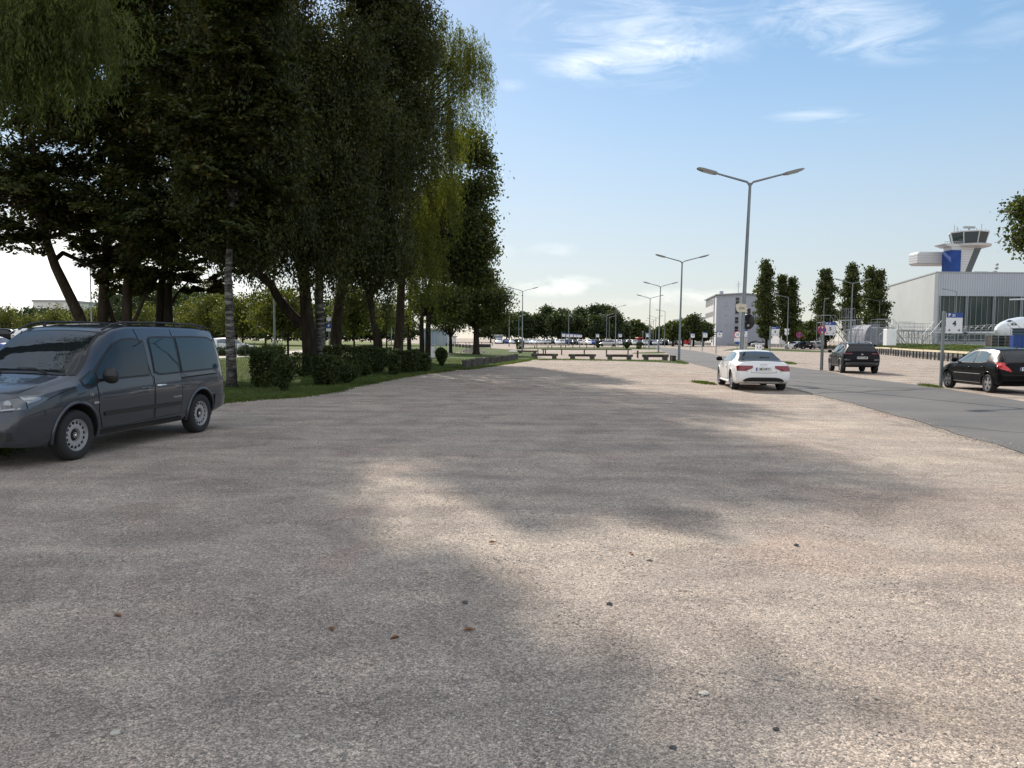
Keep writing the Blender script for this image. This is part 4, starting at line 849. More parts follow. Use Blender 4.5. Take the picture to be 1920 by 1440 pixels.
# hedges and clipped bushes: box (px left, px right, py top, py base, depth in metres)
def clipped(name, label, x0, x1, yt, yb, depth, group, shape='box', n=5000, leaf=0.075, Y=None):
    g = G((x0 + x1) / 2, yb) if Y is None else Vector((*XY((x0 + x1) / 2, Y), 0)); Y0 = g.y; k = Y0 / FPX
    w = (x1 - x0) * k / 2 * 0.94; h = (P((x0 + x1) / 2, yt, Y0).z)
    t = thing(name, label, 'hedge' if name == 'hedge' else 'bush', (g.x, Y0 + depth / 2, 0), 0, group)
    # more leaves towards the clipped skin
    p = RNG.uniform(-1, 1, (n, 3)); ax = RNG.integers(0, 3, n); s = np.sign(RNG.normal(size=n)) * (1 - RNG.exponential(0.10, n).clip(0, 0.9))
    if shape == 'box': p[np.arange(n), ax] = s
    else:
        d = rand_dirs(n); p = d * (1 - RNG.exponential(0.10, n).clip(0, 0.9))[:, None]
    z = (p[:, 2] + 1) / 2
    tap = {'box': 0.80 + 0.20 * np.minimum(1, z * 2.2), 'cup': 0.30 + 0.70 * np.minimum(1, z * 1.5), 'ball': np.ones(n), 'wild': 0.85 + 0 * z}[shape]
    zz = 0.06 + z * (h - 0.06)
    C = np.stack([p[:, 0] * w * tap, p[:, 1] * depth / 2 * tap, zz], 1) + RNG.normal(size=(n, 3)) * (0.03 if shape != 'wild' else 0.10)
    C += np.array((0.06, 0.06, 0.05)) * np.sin(C[:, [1, 2, 0]] * 5.3 + x0)
    U = rand_dirs(n) + np.array((0, 0, 0.25)); U /= np.linalg.norm(U, axis=1, keepdims=True)
    link('foliage', cards_mesh('foliage', leaf_cards(C, U, leaf * RNG.uniform(0.6, 1.5, n), 0.6), M['hedge']), t)
    b = MB(); r4 = random.Random(int(x0))
    for q in range(7):
        a = (r4.uniform(-.5, .5) * w * 0.5, r4.uniform(-.4, .4) * depth * 0.5, -0.05); e = (r4.uniform(-.8, .8) * w, r4.uniform(-.8, .8) * depth / 2, h * r4.uniform(0.6, 0.9))
        b.tube(wob(a, e, 3, 0.06, r4), [0.035, 0.028, 0.02, 0.012], 5)
    b.build('stem', M['bark'], t); return t
HG = 'clipped hedge blocks along the verge'
clipped('hedge', 'tall clipped hedge block standing right of the birch trunk', 463, 512, 658, 727, 1.2, HG, n=8000)
clipped('hedge', 'wide ragged topped hedge block behind the first tall one', 472, 520, 651, 708, 1.4, HG, n=6000)
clipped('hedge', 'narrow footed hedge block with gaps showing light through it', 500, 548, 665, 735, 1.0, HG, 'cup', n=6000)
clipped('hedge', 'thin see-through hedge section against the willow trunk', 543, 574, 664, 706, 1.0, HG, n=1900)
clipped('hedge', 'square green topped hedge block in front of the white birch trunk', 586, 628, 671, 723, 1.1, HG, n=7500)
clipped('bush', 'low clipped ball bush at the foot of the square hedge block', 629, 660, 690, 720, 1.0, 'ball bushes on the verge', 'ball', n=3600)
clipped('hedge', 'long flat topped hedge behind the ball bush', 606, 675, 650, 708, 1.6, HG, n=11000)
clipped('hedge', 'second long hedge, right of the long flat topped one', 675, 713, 652, 700, 1.6, HG, n=8000)
clipped('bush', 'small dark ball bush at the foot of the long hedge', 668, 691, 688, 706, 0.8, 'ball bushes on the verge', 'ball', n=2200)
clipped('hedge', 'slim dark hedge block next to the pale willow trunk', 726, 747, 666, 703, 1.0, HG, n=4500)
clipped('hedge', 'hedge row behind the slim dark block', 712, 748, 655, 690, 1.2, HG, n=5000)
clipped('hedge', 'rough leafy hedge block between the slim block and the alder', 747, 780, 658, 699, 1.2, HG, n=6000)
clipped('hedge', 'low sprawling hedge block at the foot of the alder', 777, 803, 674, 697, 1.2, HG, n=4500)
clipped('hedge', 'small upright hedge block against the alder trunk', 784, 800, 663, 692, 1.0, HG, n=3500)
clipped('bush', 'goblet shaped clipped bush standing alone on the sunny grass', 814, 839, 652, 687, 1.1, None, 'cup', n=5500)
clipped('bush', 'square clipped bush at the foot of the lamp right of the trough', 968, 982, 641.5, 655, 1.2, None, n=2600, leaf=0.10)
BG = 'clipped bushes along the far rail'
clipped('bush', 'clipped bush on the grass strip, leftmost along the far rail', 1117, 1128, 643.5, 652.5, 1.0, BG, 'cup', n=1600, leaf=0.11)
clipped('bush', 'larger goblet bush at the middle of the far rail', 1169, 1184, 641.5, 654.5, 1.2, BG, 'cup', n=2200, leaf=0.11)
clipped('bush', 'rightmost bush by the end of the far rail', 1194, 1204, 643, 654.5, 1.0, BG, n=1600, leaf=0.11)
# wild flowery bushes by the white hatchback
for k, (a, b_, t_) in enumerate([(398, 428, 655), (440, 462, 650), (462, 480, 653)]):
    clipped('bush', 'straw coloured wild bush %s the white hatchback' % ['behind the van and left of', 'right of the birch in front of', 'at the nose of'][k], a, b_, t_, 668, 1.5, 'wild bushes by the white hatchback', 'wild', n=1500, leaf=0.13)

# grass blades along the verge, on strips and on the bank
def in_poly(pts, P_):
    x, y = P_[:, 0], P_[:, 1]; c = np.zeros(len(P_), bool); n = len(pts)
    for i in range(n):
        x1, y1 = pts[i]; x2, y2 = pts[(i + 1) % n]
        cond = ((y1 > y) != (y2 > y)) & (x < (x2 - x1) * (y - y1) / (y2 - y1 + 1e-12) + x1); c ^= cond
    return c
def blades(pts3, h, w):
    n = len(pts3); a = RNG.uniform(0, 2 * np.pi, n); hh = h * RNG.uniform(0.4, 1.3, n)
    d = np.stack([np.cos(a), np.sin(a), np.zeros(n)], 1); lean = RNG.normal(size=(n, 3)) * 0.35 * hh[:, None]; lean[:, 2] = hh
    V = np.empty((n, 4, 3), np.float32)
    V[:, 0] = pts3 - d * w; V[:, 1] = pts3 + d * w; V[:, 2] = pts3 + lean + d * w * 0.2; V[:, 3] = pts3 + lean - d * w * 0.2
    return V
vp = [(p[0], p[1]) for p in verge]
cand = np.stack([RNG.uniform(-20, 1, 240000), 9 + 50 * RNG.random(240000) ** 1.6], 1); cand = cand[in_poly(vp, cand)]
edge = np.array(verge_edge + block_edge); i = RNG.integers(0, len(edge) - 1, 24000); t_ = RNG.random((24000, 1))
eb = edge[i] * (1 - t_) + edge[i + 1] * t_ + RNG.normal(size=(24000, 2)) * 0.16
eb = eb[(eb[:, 0] > -14)]
pp = np.concatenate([cand[:70000], eb]); pp3 = np.concatenate([pp, np.full((len(pp), 1), 0.0)], 1)
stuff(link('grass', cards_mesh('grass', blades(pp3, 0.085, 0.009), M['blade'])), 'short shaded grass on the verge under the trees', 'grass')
e = []
for t in RNG.uniform(-8, 120, 26000):
    off = RNG.uniform(0.7, 13.5); p = fence_pt(t, off); e.append((p.x, p.y, np.interp(off, (0.9, 2.5, 6, 9.5, 12, 14), (0, .12, .52, .95, 1.12, 1.15))))
stuff(link('bank_grass', cards_mesh('bank_grass', blades(np.array(e), 0.16, 0.03), M['blade'])), 'rough grass growing on the bank behind the rails', 'grass')
e = []
for (px0, py0, px1, py1, n_) in ((1298, 716, 1340, 721, 900), (1466, 679, 1492, 683, 500), (1722, 722, 1764, 727, 900), (1262, 677, 1290, 682, 500), (1010, 674, 1240, 677, 3000), (1380, 655, 1560, 659, 1800), (990, 651.5, 1236, 654.5, 2600), (1420, 700, 1422, 701, 0)):
    for _ in range(n_):
        f = min(1, max(0, rr.gauss(0.5, 0.22))) if n_ < 1000 else rr.random(); g = G(px0 + (px1 - px0) * f + rr.gauss(0, 2), py0 + (py1 - py0) * f + rr.gauss(0, 0.7)); e.append((g.x, g.y, 0))
stuff(link('weeds', cards_mesh('weeds', blades(np.array(e), 0.07, 0.014), M['blade'])), 'weeds sprouting at road edges and beneath the barrier beams', 'weeds')

# ================================================================== CARS
class Shape:
    def __init__(s, st, crown=0.035, ns=90):
        st = np.array(st, float); S = st[:, 0]; s.L = S[-1]
        q = np.concatenate([np.linspace(S[0], S[0] + 0.3, 14)[:-1], np.linspace(S[0] + 0.3, S[-1] - 0.3, ns), np.linspace(S[-1] - 0.3, S[-1], 14)[1:]])
        cols = []
        for c in range(1, 6):                   # monotone cubic through the stations
            y = st[:, c]; h = np.diff(S); d = np.diff(y) / h; m = np.zeros(len(S)); m[0], m[-1] = d[0], d[-1]
            for i in range(1, len(S) - 1): m[i] = 0 if d[i - 1] * d[i] <= 0 else 2 * d[i - 1] * d[i] / (d[i - 1] + d[i])
            i = np.clip(np.searchsorted(S, q) - 1, 0, len(S) - 2); t = (q - S[i]) / h[i]
            cols.append((1 + 2 * t) * (1 - t) ** 2 * y[i] + t * (1 - t) ** 2 * h[i] * m[i] + t * t * (3 - 2 * t) * y[i + 1] + t * t * (t - 1) * h[i] * m[i + 1])
        s.q = q; s.sec = []
        for zb, zl, zt, wb, wt in zip(*cols):
            h = zl - zb; g = zt - zl; r = min(0.07, 0.45 * g)
            A = (0.965 * wb, zl); B = (wt, zt - crown - r * 0.6)
            if B[1] < A[1]: B = (wt, A[1] + 0.3 * g)
            pts = [(0.0, zb), (0.55 * wb, zb), (0.90 * wb, zb + 0.005), (0.962 * wb, zb + 0.10 * h), (0.985 * wb, zb + 0.30 * h), (1.0 * wb, zb + 0.58 * h), (0.995 * wb, zb + 0.80 * h), A]
            for f in (0.25, 0.5, 0.75): pts.append((A[0] + (B[0] - A[0]) * f + 0.02 * g * math.sin(math.pi * f), A[1] + (B[1] - A[1]) * f))
            pts += [B, (wt - 0.35 * r, B[1] + 0.42 * (zt - B[1])), (wt - 1.2 * r, B[1] + 0.72 * (zt - B[1])), (wt * 0.55, zt - crown * 0.22), (wt * 0.25, zt - crown * 0.05), (0.0, zt)]
            s.sec.append(pts)
        s.tab = [(np.array([p[1] for p in P_[2:]]), np.array([p[0] for p in P_[2:]])) for P_ in s.sec]
    def hw_i(s, i, z):
        zs, x = s.tab[i]
        return -1.0 if z < zs[0] or z > zs[-1] else float(np.interp(z, zs, x))
    def hwc(s, i, z): zs, x = s.tab[i]; return float(np.interp(z, zs, x))
    def tree(s):
        if not hasattr(s, '_t'):
            from mathutils.bvhtree import BVHTree
            b = s.body(); s._t = BVHTree.FromPolygons([Vector(v) for v in b.v], b.f)
        return s._t
    def hw(s, d, z):
        h = s.tree().ray_cast(Vector((20, d - s.L / 2, z)), Vector((-1, 0, 0)))
        return h[0].x if h[0] and h[0].x > 0 else s.hw0(d, z)
    def scan(s, x, z, front):
        sg = 1 if front else -1
        h = s.tree().ray_cast(Vector((x, sg * 20, z)), Vector((0, -sg, 0)))
        return h[0].y + s.L / 2 if h[0] else s.scan0(x, z, front)
    def hw0(s, d, z):
        i = int(np.clip(np.searchsorted(s.q, d), 1, len(s.q) - 1)); t = (d - s.q[i - 1]) / (s.q[i] - s.q[i - 1])
        a, b = s.hwc(i - 1, z), s.hwc(i, z)
        return a * (1 - t) + b * t
    def scan0(s, x, z, front):
        rng = range(len(s.q) - 1, -1, -1) if front else range(len(s.q)); prev = None
        for i in rng:
            w = s.hw_i(i, z)
            if w >= abs(x):
                if prev is not None and prev[1] >= 0:
                    t = (abs(x) - prev[1]) / (w - prev[1] + 1e-9); return s.q[prev[0]] + (s.q[i] - s.q[prev[0]]) * min(1, max(0, t))
                if prev is not None and prev[1] < 0:
                    # surface crosses between the two sections through the top or bottom outline
                    zt0, zt1 = s.tab[prev[0]][0][-1], s.tab[i][0][-1]
                    zb0, zb1 = s.tab[prev[0]][0][0], s.tab[i][0][0]
                    if z < zb0 and zb1 < zb0: return s.q[prev[0]] + (s.q[i] - s.q[prev[0]]) * (zb0 - z) / (zb0 - zb1)
                    if z > zt0 and zt1 > zt0: return s.q[prev[0]] + (s.q[i] - s.q[prev[0]]) * (z - zt0) / (zt1 - zt0)
                return s.q[i]
            prev = (i, w)
        return s.q[0] if not front else s.q[-1]
    def body(s):
        mb = MB(); rows = []
        for d, P_ in zip(s.q, s.sec):
            half = [(x, d - s.L / 2, z) for x, z in P_]
            rows.append(half[1:-1] + [half[-1]] + [(-x, y, z) for x, y, z in reversed(half[1:-1])] + [half[0]])
        n = len(rows[0]); mb.v = [p for r in rows for p in r]
        for i in range(len(rows) - 1):
            for k in range(n): mb.f.append((i * n + k, i * n + (k + 1) % n, (i + 1) * n + (k + 1) % n, (i + 1) * n + k))
        mb.f += [tuple(range(n)), tuple(reversed(range((len(rows) - 1) * n, len(rows) * n)))]; mb.m = [0] * len(mb.f)
        return mb
    def side(s, mb, top, bot, sg, off=0.004, ns=18, nz=5, mi=0):
        lo = max(top[0][0], bot[0][0]) if False else min(top[0][0], bot[0][0]); hi = max(top[-1][0], bot[-1][0])
        tx_, tz_ = zip(*top); bx_, bz_ = zip(*bot); rows = []
        for d in sorted(set(list(np.linspace(lo, hi, ns)) + [p for p in tx_ if lo <= p <= hi] + [p for p in bx_ if lo <= p <= hi])):
            z1 = np.interp(d, tx_, tz_); z0 = min(np.interp(d, bx_, bz_), z1 - 0.001)
            rows.append([(sg * (s.hw(d, z0 + (z1 - z0) * k / nz) + off), d - s.L / 2, z0 + (z1 - z0) * k / nz) for k in range(nz + 1)])
        return mb.grid(rows, mi)
    def face(s, mb, xs_, zlo, zhi, front, off=0.006, nx=12, nz=5, mi=0):
        rows = []; sx = 1 if front else -1
        for x in np.linspace(xs_[0], xs_[1], nx):
            z0 = zlo(x) if callable(zlo) else zlo; z1 = zhi(x) if callable(zhi) else zhi
            rows.append([(x, s.scan(x, z0 + (z1 - z0) * k / nz, front) - s.L / 2 + sx * off, z0 + (z1 - z0) * k / nz) for k in range(nz + 1)])
        return mb.grid(rows, mi)
    def glassface(s, mb, zlo, zhi, wlo, whi, front, off=0.008, nx=26, nz=18, mi=0):
        rows = []; sx = 1 if front else -1
        for k in range(nz + 1):
            z = zlo + (zhi - zlo) * k / nz; w = wlo + (whi - wlo) * k / nz
            rows.append([(x, s.scan(x, z - 0.03 * (x / w) ** 2, front) - s.L / 2 + sx * off, z - 0.03 * (x / w) ** 2 + 0.006) for x in np.linspace(-w, w, nx)])
        return mb.grid(rows, mi)
    def line(s, mb, pts, sg, r=0.004, off=0.001, mi=0):
        q = []
        for (a, za), (b, zb_) in zip(pts[:-1], pts[1:]):
            for k in range(6): t = k / 6; q.append((a + (b - a) * t, za + (zb_ - za) * t))
        q.append(pts[-1])
        return mb.tube([(sg * (s.hw(d, z) + off), d - s.L / 2, z) for d, z in q], r, 5, mi)

M['archdark'] = mat('wheel_arch', (0.008, 0.008, 0.009), 0.9)
M['rubber'] = mat('tyre_rubber', (0.018, 0.018, 0.019), 0.85, bump=(40, 0.4, 0.005))
M['trim'] = mat('black_trim', (0.015, 0.015, 0.016), 0.5)
M['gap'] = mat('panel_gap', (0.004, 0.004, 0.004), 0.9)
M['carglass'] = glass_mat('car_glass', (0.010, 0.014, 0.016), 0.6)
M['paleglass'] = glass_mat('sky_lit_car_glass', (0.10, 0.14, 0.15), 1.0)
M['vanglass'] = glass_mat('van_privacy_glass', (0.016, 0.040, 0.055), 0.45)
M['silver'] = mat('wheel_silver', (0.42, 0.42, 0.43), 0.35, 0.7)
M['steelrim'] = mat('steel_wheel_paint', (0.36, 0.36, 0.37), 0.45, 0.3)
M['chrome'] = mat('chrome', (0.75, 0.75, 0.77), 0.12, 1.0)
M['lampred'] = mat('tail_lamp_red', (0.20, 0.006, 0.012), 0.15, coat=0.5)
M['lampbright'] = mat('bright_tail_lamp', (0.62, 0.03, 0.04), 0.15, coat=0.5)
M['lampclear'] = mat('headlamp_glass', (0.30, 0.32, 0.34), 0.10, 0.3, coat=1.0)
M['lampdark'] = mat('headlamp_housing', (0.11, 0.115, 0.125), 0.12, 0.4, coat=1.0)
M['seat'] = mat('pale_seat', (0.25, 0.24, 0.22), 0.8)
M['plate'] = mat('plate_white', (0.62, 0.62, 0.60), 0.4)
M['plateblue'] = mat('plate_blue', (0.01, 0.05, 0.32), 0.4)
def paint(name, c, metal=0.0, rough=0.35, coat=0.55): return mat(name, c, rough, metal, coat, 0.35 if coat > 0 else 0.13)
M['p_grey'] = paint('dark_grey_metallic', (0.040, 0.047, 0.062), 0.35, rough=0.28, coat=0.85)
M['p_white'] = paint('white_car_paint', (0.76, 0.77, 0.78))
M['p_black'] = paint('black_car_paint', (0.005, 0.005, 0.006), rough=0.22, coat=0.0)
M['p_dark'] = paint('anthracite_paint', (0.009, 0.010, 0.013), rough=0.25, coat=0.0)
M['p_blue'] = paint('deep_blue_paint', (0.010, 0.035, 0.22), 0.2)
M['p_red'] = paint('red_paint', (0.40, 0.02, 0.025)); M['p_silver'] = paint('silver_paint', (0.42, 0.43, 0.44), 0.5)
M['cladding'] = mat('grey_cladding', (0.085, 0.088, 0.09), 0.6)

_wheels = {}
def wheel_meshes(r, w, style):
    if (r, w, style) in _wheels: return _wheels[(r, w, style)]
    t = MB(); h = w / 2; rr_ = r * (0.66 if style == 'steel' else 0.71)
    t.lathe([(rr_ * 0.96, -h * 0.80), (rr_, -h * 0.92), (r * 0.90, -h), (r * 0.97, -h * 0.86), (r, -h * 0.55), (r, h * 0.55), (r * 0.97, h * 0.86), (r * 0.90, h), (rr_, h * 0.92), (rr_ * 0.96, h * 0.80)], axis='X', n=40)
    for k in range(40):                           # tread blocks
        a = 2 * math.pi * k / 40
        for x in (-h * 0.32, h * 0.32): t.box((x, r * math.cos(a), r * math.sin(a)), (h * 0.42, 0.02, 0.014))
    tm = t.mesh('tyre', M['rubber'], 50)
    b = MB()
    if style == 'steel':
        b.lathe([(rr_ * 0.99, h * 0.60), (rr_, h * 0.84), (rr_ * 0.95, h * 0.86), (rr_ * 0.91, h * 0.55), (rr_ * 0.82, h * 0.52), (rr_ * 0.60, h * 0.66), (rr_ * 0.42, h * 0.60), (rr_ * 0.40, h * 0.30), (0.02, h * 0.30)], axis='X', n=40)
        for k in range(15):
            a = 2 * math.pi * k / 15 + 0.1; c = rr_ * 0.745
            b.lathe([(0.0005, h * 0.62), (0.019, h * 0.62), (0.022, h * 0.50)], (0, c * math.cos(a), c * math.sin(a)), 'X', 10, 1)
        b.lathe([(0.001, h * 0.56), (rr_ * 0.22, h * 0.54), (rr_ * 0.28, h * 0.46), (rr_ * 0.36, h * 0.34)], axis='X', n=20, mi=1)
        b.lathe([(rr_ * 0.17, h * 0.545), (rr_ * 0.17, h * 0.59), (rr_ * 0.13, h * 0.59), (rr_ * 0.13, h * 0.55)], axis='X', n=20, mi=2)
        for y0, y1 in ((-0.8, -0.25), (-0.25, 0.0), (0.0, 0.25), (0.25, 0.8)):
            s0 = rr_ * 0.13; b.bar((h * 0.58, y0 * s0, s0 * (0.55 if y0 in (-0.8, 0.0) else -0.6)), (h * 0.58, y1 * s0, s0 * (-0.6 if y0 in (-0.8, 0.0) else 0.55)), 0.004, 5, 2)
    else:
        b.lathe([(rr_ * 0.99, h * 0.60), (rr_, h * 0.86), (rr_ * 0.94, h * 0.88), (rr_ * 0.90, h * 0.40), (0.02, h * 0.12)], axis='X', n=40, mi=0)
        b.lathe([(rr_ * 0.895, h * 0.45), (0.02, h * 0.18)], axis='X', n=40, mi=1)
        ns = 5
        for k in range(ns):
            a = 2 * math.pi * k / ns + math.pi / 2; u = Vector((0, math.cos(a), math.sin(a))); v = Vector((0, -math.sin(a), math.cos(a)))
            w0, w1 = rr_ * 0.18, rr_ * 0.13 if style == 'star' else rr_ * 0.24
            P0 = [u * rr_ * 0.12 - v * w0, u * rr_ * 0.93 - v * w1, u * rr_ * 0.93 + v * w1, u * rr_ * 0.12 + v * w0]
            V = [p + Vector((h * 0.72, 0, 0)) for p in P0] + [p + Vector((h * 0.35, 0, 0)) for p in P0]
            b.add(V, [(0, 1, 2, 3), (7, 6, 5, 4), (0, 4, 5, 1), (1, 5, 6, 2), (2, 6, 7, 3), (3, 7, 4, 0)], 0)
        b.lathe([(0.001, h * 0.82), (rr_ * 0.16, h * 0.80), (rr_ * 0.24, h * 0.70), (rr_ * 0.26, h * 0.4)], axis='X', n=20, mi=0)
    rm = b.mesh('rim', [M['steelrim'] if style == 'steel' else M['silver'], M['archdark'], M['chrome']], 40)
    _wheels[(r, w, style)] = (tm, rm); return tm, rm
def add_wheels(root, sh, axles, track, r, w, style):
    tm, rm = wheel_meshes(r, w, style)
    for d in axles:
        for sg in (1, -1):
            o = link('wheel', tm, root); o.location = (sg * (track - w / 2), d - sh.L / 2, r); o.rotation_euler = (0, 0, 0 if sg > 0 else math.pi)
            link('rim', rm, o)
def make_body(root, sh, m, axles, track, r, arch, name='body'):
    o = sh.body().build(name, [m, M['archdark']], root, smooth=35)
    cut = MB()
    for d in axles:
        for sg in (1, -1):
            n = 36; x0, x1 = sg * (track - 0.34), sg * (track + 0.4)
            cut.lathe([(arch, x0), (arch, x1)], (0, d - sh.L / 2, r + 0.01), 'X', n, 1, cap=True)
    co_ = cut.build('cutter', [m, M['archdark']], root, fix=True)
    md = o.modifiers.new('arches', 'BOOLEAN'); md.operation = 'DIFFERENCE'; md.object = co_; md.solver = 'EXACT'
    bpy.context.view_layer.update()
    dg = bpy.context.evaluated_depsgraph_get()
    me = bpy.data.meshes.new_from_object(o.evaluated_get(dg)); o.modifiers.clear(); old = o.data; o.data = me; bpy.data.meshes.remove(old)
    cm_ = co_.data; bpy.data.objects.remove(co_); bpy.data.meshes.remove(cm_)
    me.set_sharp_from_angle(angle=R(35)); return o
def arch_lips(root, sh, axles, r, arch, m, rad=0.018, name='wheel_arch'):
    for sg in (1, -1):
        for d in axles:
            b = MB(); q = []
            for k in range(25):
                a = math.pi * (-0.06 + 1.12 * k / 24); dd = d + (arch + 0.012) * math.cos(a); z = r + 0.01 + (arch + 0.012) * math.sin(a)
                w = sh.hw(dd, max(z, 0.30)); q.append((sg * (w + 0.002), dd - sh.L / 2, z))
            b.tube(q, rad, 7); b.build(name, m, root, smooth=60)
def plate(root, sh, txt, z, front=False, w=0.52):
    b = MB(); y = sh.scan(0.2, z, front) - sh.L / 2; sg = 1 if front else -1
    b.box((0, y + sg * 0.012, z), (w, 0.014, 0.115), 0); b.box((-sg * (w / 2 - 0.022) * -1 if front else -(w / 2 - 0.022), y + sg * 0.021, z), (0.042, 0.004, 0.112), 1)
    o = b.build('number_plate', [M['plate'], M['plateblue']], root)
    text_obj('lettering', txt, 0.105, M['black'], o, (0.02, y + sg * 0.0205, z), (math.pi / 2, 0, 0 if not front else math.pi), 0.001, bold=0.003, sx=0.82)
    return o
def mirror_part(root, sh, d, z, sg, m, size=(0.20, 0.13, 0.15)):
    b = MB(); x = sh.hw(d, z); y = d - sh.L / 2
    b.tube([(sg * (x - 0.02), y, z - 0.02), (sg * (x + 0.06), y + 0.01, z)], 0.025, 6, 1)
    c = (sg * (x + 0.05 + size[0] / 2), y + 0.02, z + 0.05); a, e, h = (k / 2 for k in size)
    rows = []
    for i in range(9):
        th = math.pi * i / 8; rows.append([(c[0] + a * math.cos(th) * 1.0, c[1] + e * math.sin(th) ** 0.6 * math.cos(p_) * (1 if math.cos(p_) > 0 else 0.35), c[2] + h * math.sin(th) ** 0.5 * math.sin(p_)) for p_ in [2 * math.pi * j / 12 for j in range(13)]])
    b.grid(rows, 0)
    return b.build('mirror', [m, M['trim']], root, smooth=60)
def handle(parent, sh, d, z, sg, m):
    b = MB(); x = sh.hw(d, z) + 0.012; y = d - sh.L / 2
    b.tube([(sg * (x - 0.015), y - 0.10, z), (sg * (x + 0.022), y - 0.075, z), (sg * (x + 0.026), y, z + 0.003), (sg * (x + 0.022), y + 0.075, z), (sg * (x - 0.015), y + 0.10, z)], [0.014, 0.015, 0.016, 0.015, 0.014], 7)
    return b.build('handle', m, parent, smooth=60)
def door(root, sh, top, bot, sg, m, hd=None, hm=None):
    b = MB(); sh.side(b, top, bot, sg, 0.0045, 20, 8); o = b.build('door', m, root, smooth=40)
    g = MB(); sh.line(g, [top[0]] + list(bot) + [top[-1]], sg, 0.006)
    g.build('seam', M['gap'], o)
    if hd: handle(o, sh, hd[0], hd[1], sg, hm or m)
    return o
def pane(root, sh, top, bot, sg, m=None, border=0.022, name='window'):
    b = MB(); t2 = [(p[0], p[1] + border) for p in top]; b2 = [(p[0], p[1] - border) for p in bot]
    t2[0] = (t2[0][0] - border, t2[0][1]); b2[0] = (b2[0][0] - border, b2[0][1]); t2[-1] = (t2[-1][0] + border, t2[-1][1]); b2[-1] = (b2[-1][0] + border, b2[-1][1])
    sh.side(b, top, bot, sg, 0.011, 24, 9); o = b.build(name, m or M['carglass'], root, smooth=60)
    f = MB(); sh.side(f, t2, b2, sg, 0.0045, 24, 9); f.build('frame', M['trim'], o, smooth=60)
    return o
def screen(root, sh, zlo, zhi, wlo, whi, front, m=None, name='windscreen'):
    b = MB(); sh.glassface(b, zlo, zhi, wlo, whi, front, 0.020); o = b.build(name, m or M['carglass'], root, smooth=60)
    f = MB(); sh.glassface(f, zlo - 0.03, zhi + 0.015, wlo + 0.03, whi + 0.03, front, 0.012); f.build('frame', M['trim'], o, smooth=60); return o

# ------------------------------------------------------------------ the van in front on the left
VAN = Shape([(0.00, .42, .93, 1.28, .78, .64), (.03, .38, .98, 1.50, .83, .67), (.10, .35, 1.02, 1.69, .86, .685), (.28, .33, 1.05, 1.785, .885, .695), (.8, .27, 1.06, 1.815, .895, .705), (1.8, .25, 1.05, 1.825, .897, .71),
             (2.5, .25, 1.03, 1.815, .897, .71), (2.85, .25, 1.02, 1.775, .897, .705), (3.1, .25, 1.01, 1.67, .896, .69), (3.4, .25, 1.0, 1.475, .895, .685), (3.65, .25, .99, 1.29, .893, .70), (3.86, .25, .975, 1.145, .89, .745), (4.1, .25, .95, 1.085, .885, .76), (4.4, .25, .90, 1.02, .865, .75), (4.65, .26, .83, .935, .835, .72), (4.80, .28, .73, .82, .79, .67), (4.88, .32, .56, .66, .71, .58)])
f_ = Vector((-0.14, -0.99)).normalized(); th = math.atan2(-f_.x, f_.y); rgt = Vector((f_.y, -f_.x))
flw = G(133, 862); rlw = G(373, 810); mid = (Vector(flw[:2]) + Vector(rlw[:2])) / 2
cen = mid + rgt * 0.80 + f_ * (VAN.L / 2 - (0.87 + 3.875) / 2)
van = thing('van', 'dark grey family van with roof rails and bare steel wheels parked under the trees', 'van', (cen.x, cen.y, 0.0), th)
AX = (0.87, 3.875)
make_body(van, VAN, M['p_grey'], AX, 0.885, 0.33, 0.405)
arch_lips(van, VAN, AX, 0.33, 0.405, M['p_grey'], 0.022)
add_wheels(van, VAN, AX, 0.885, 0.328, 0.21, 'steel')
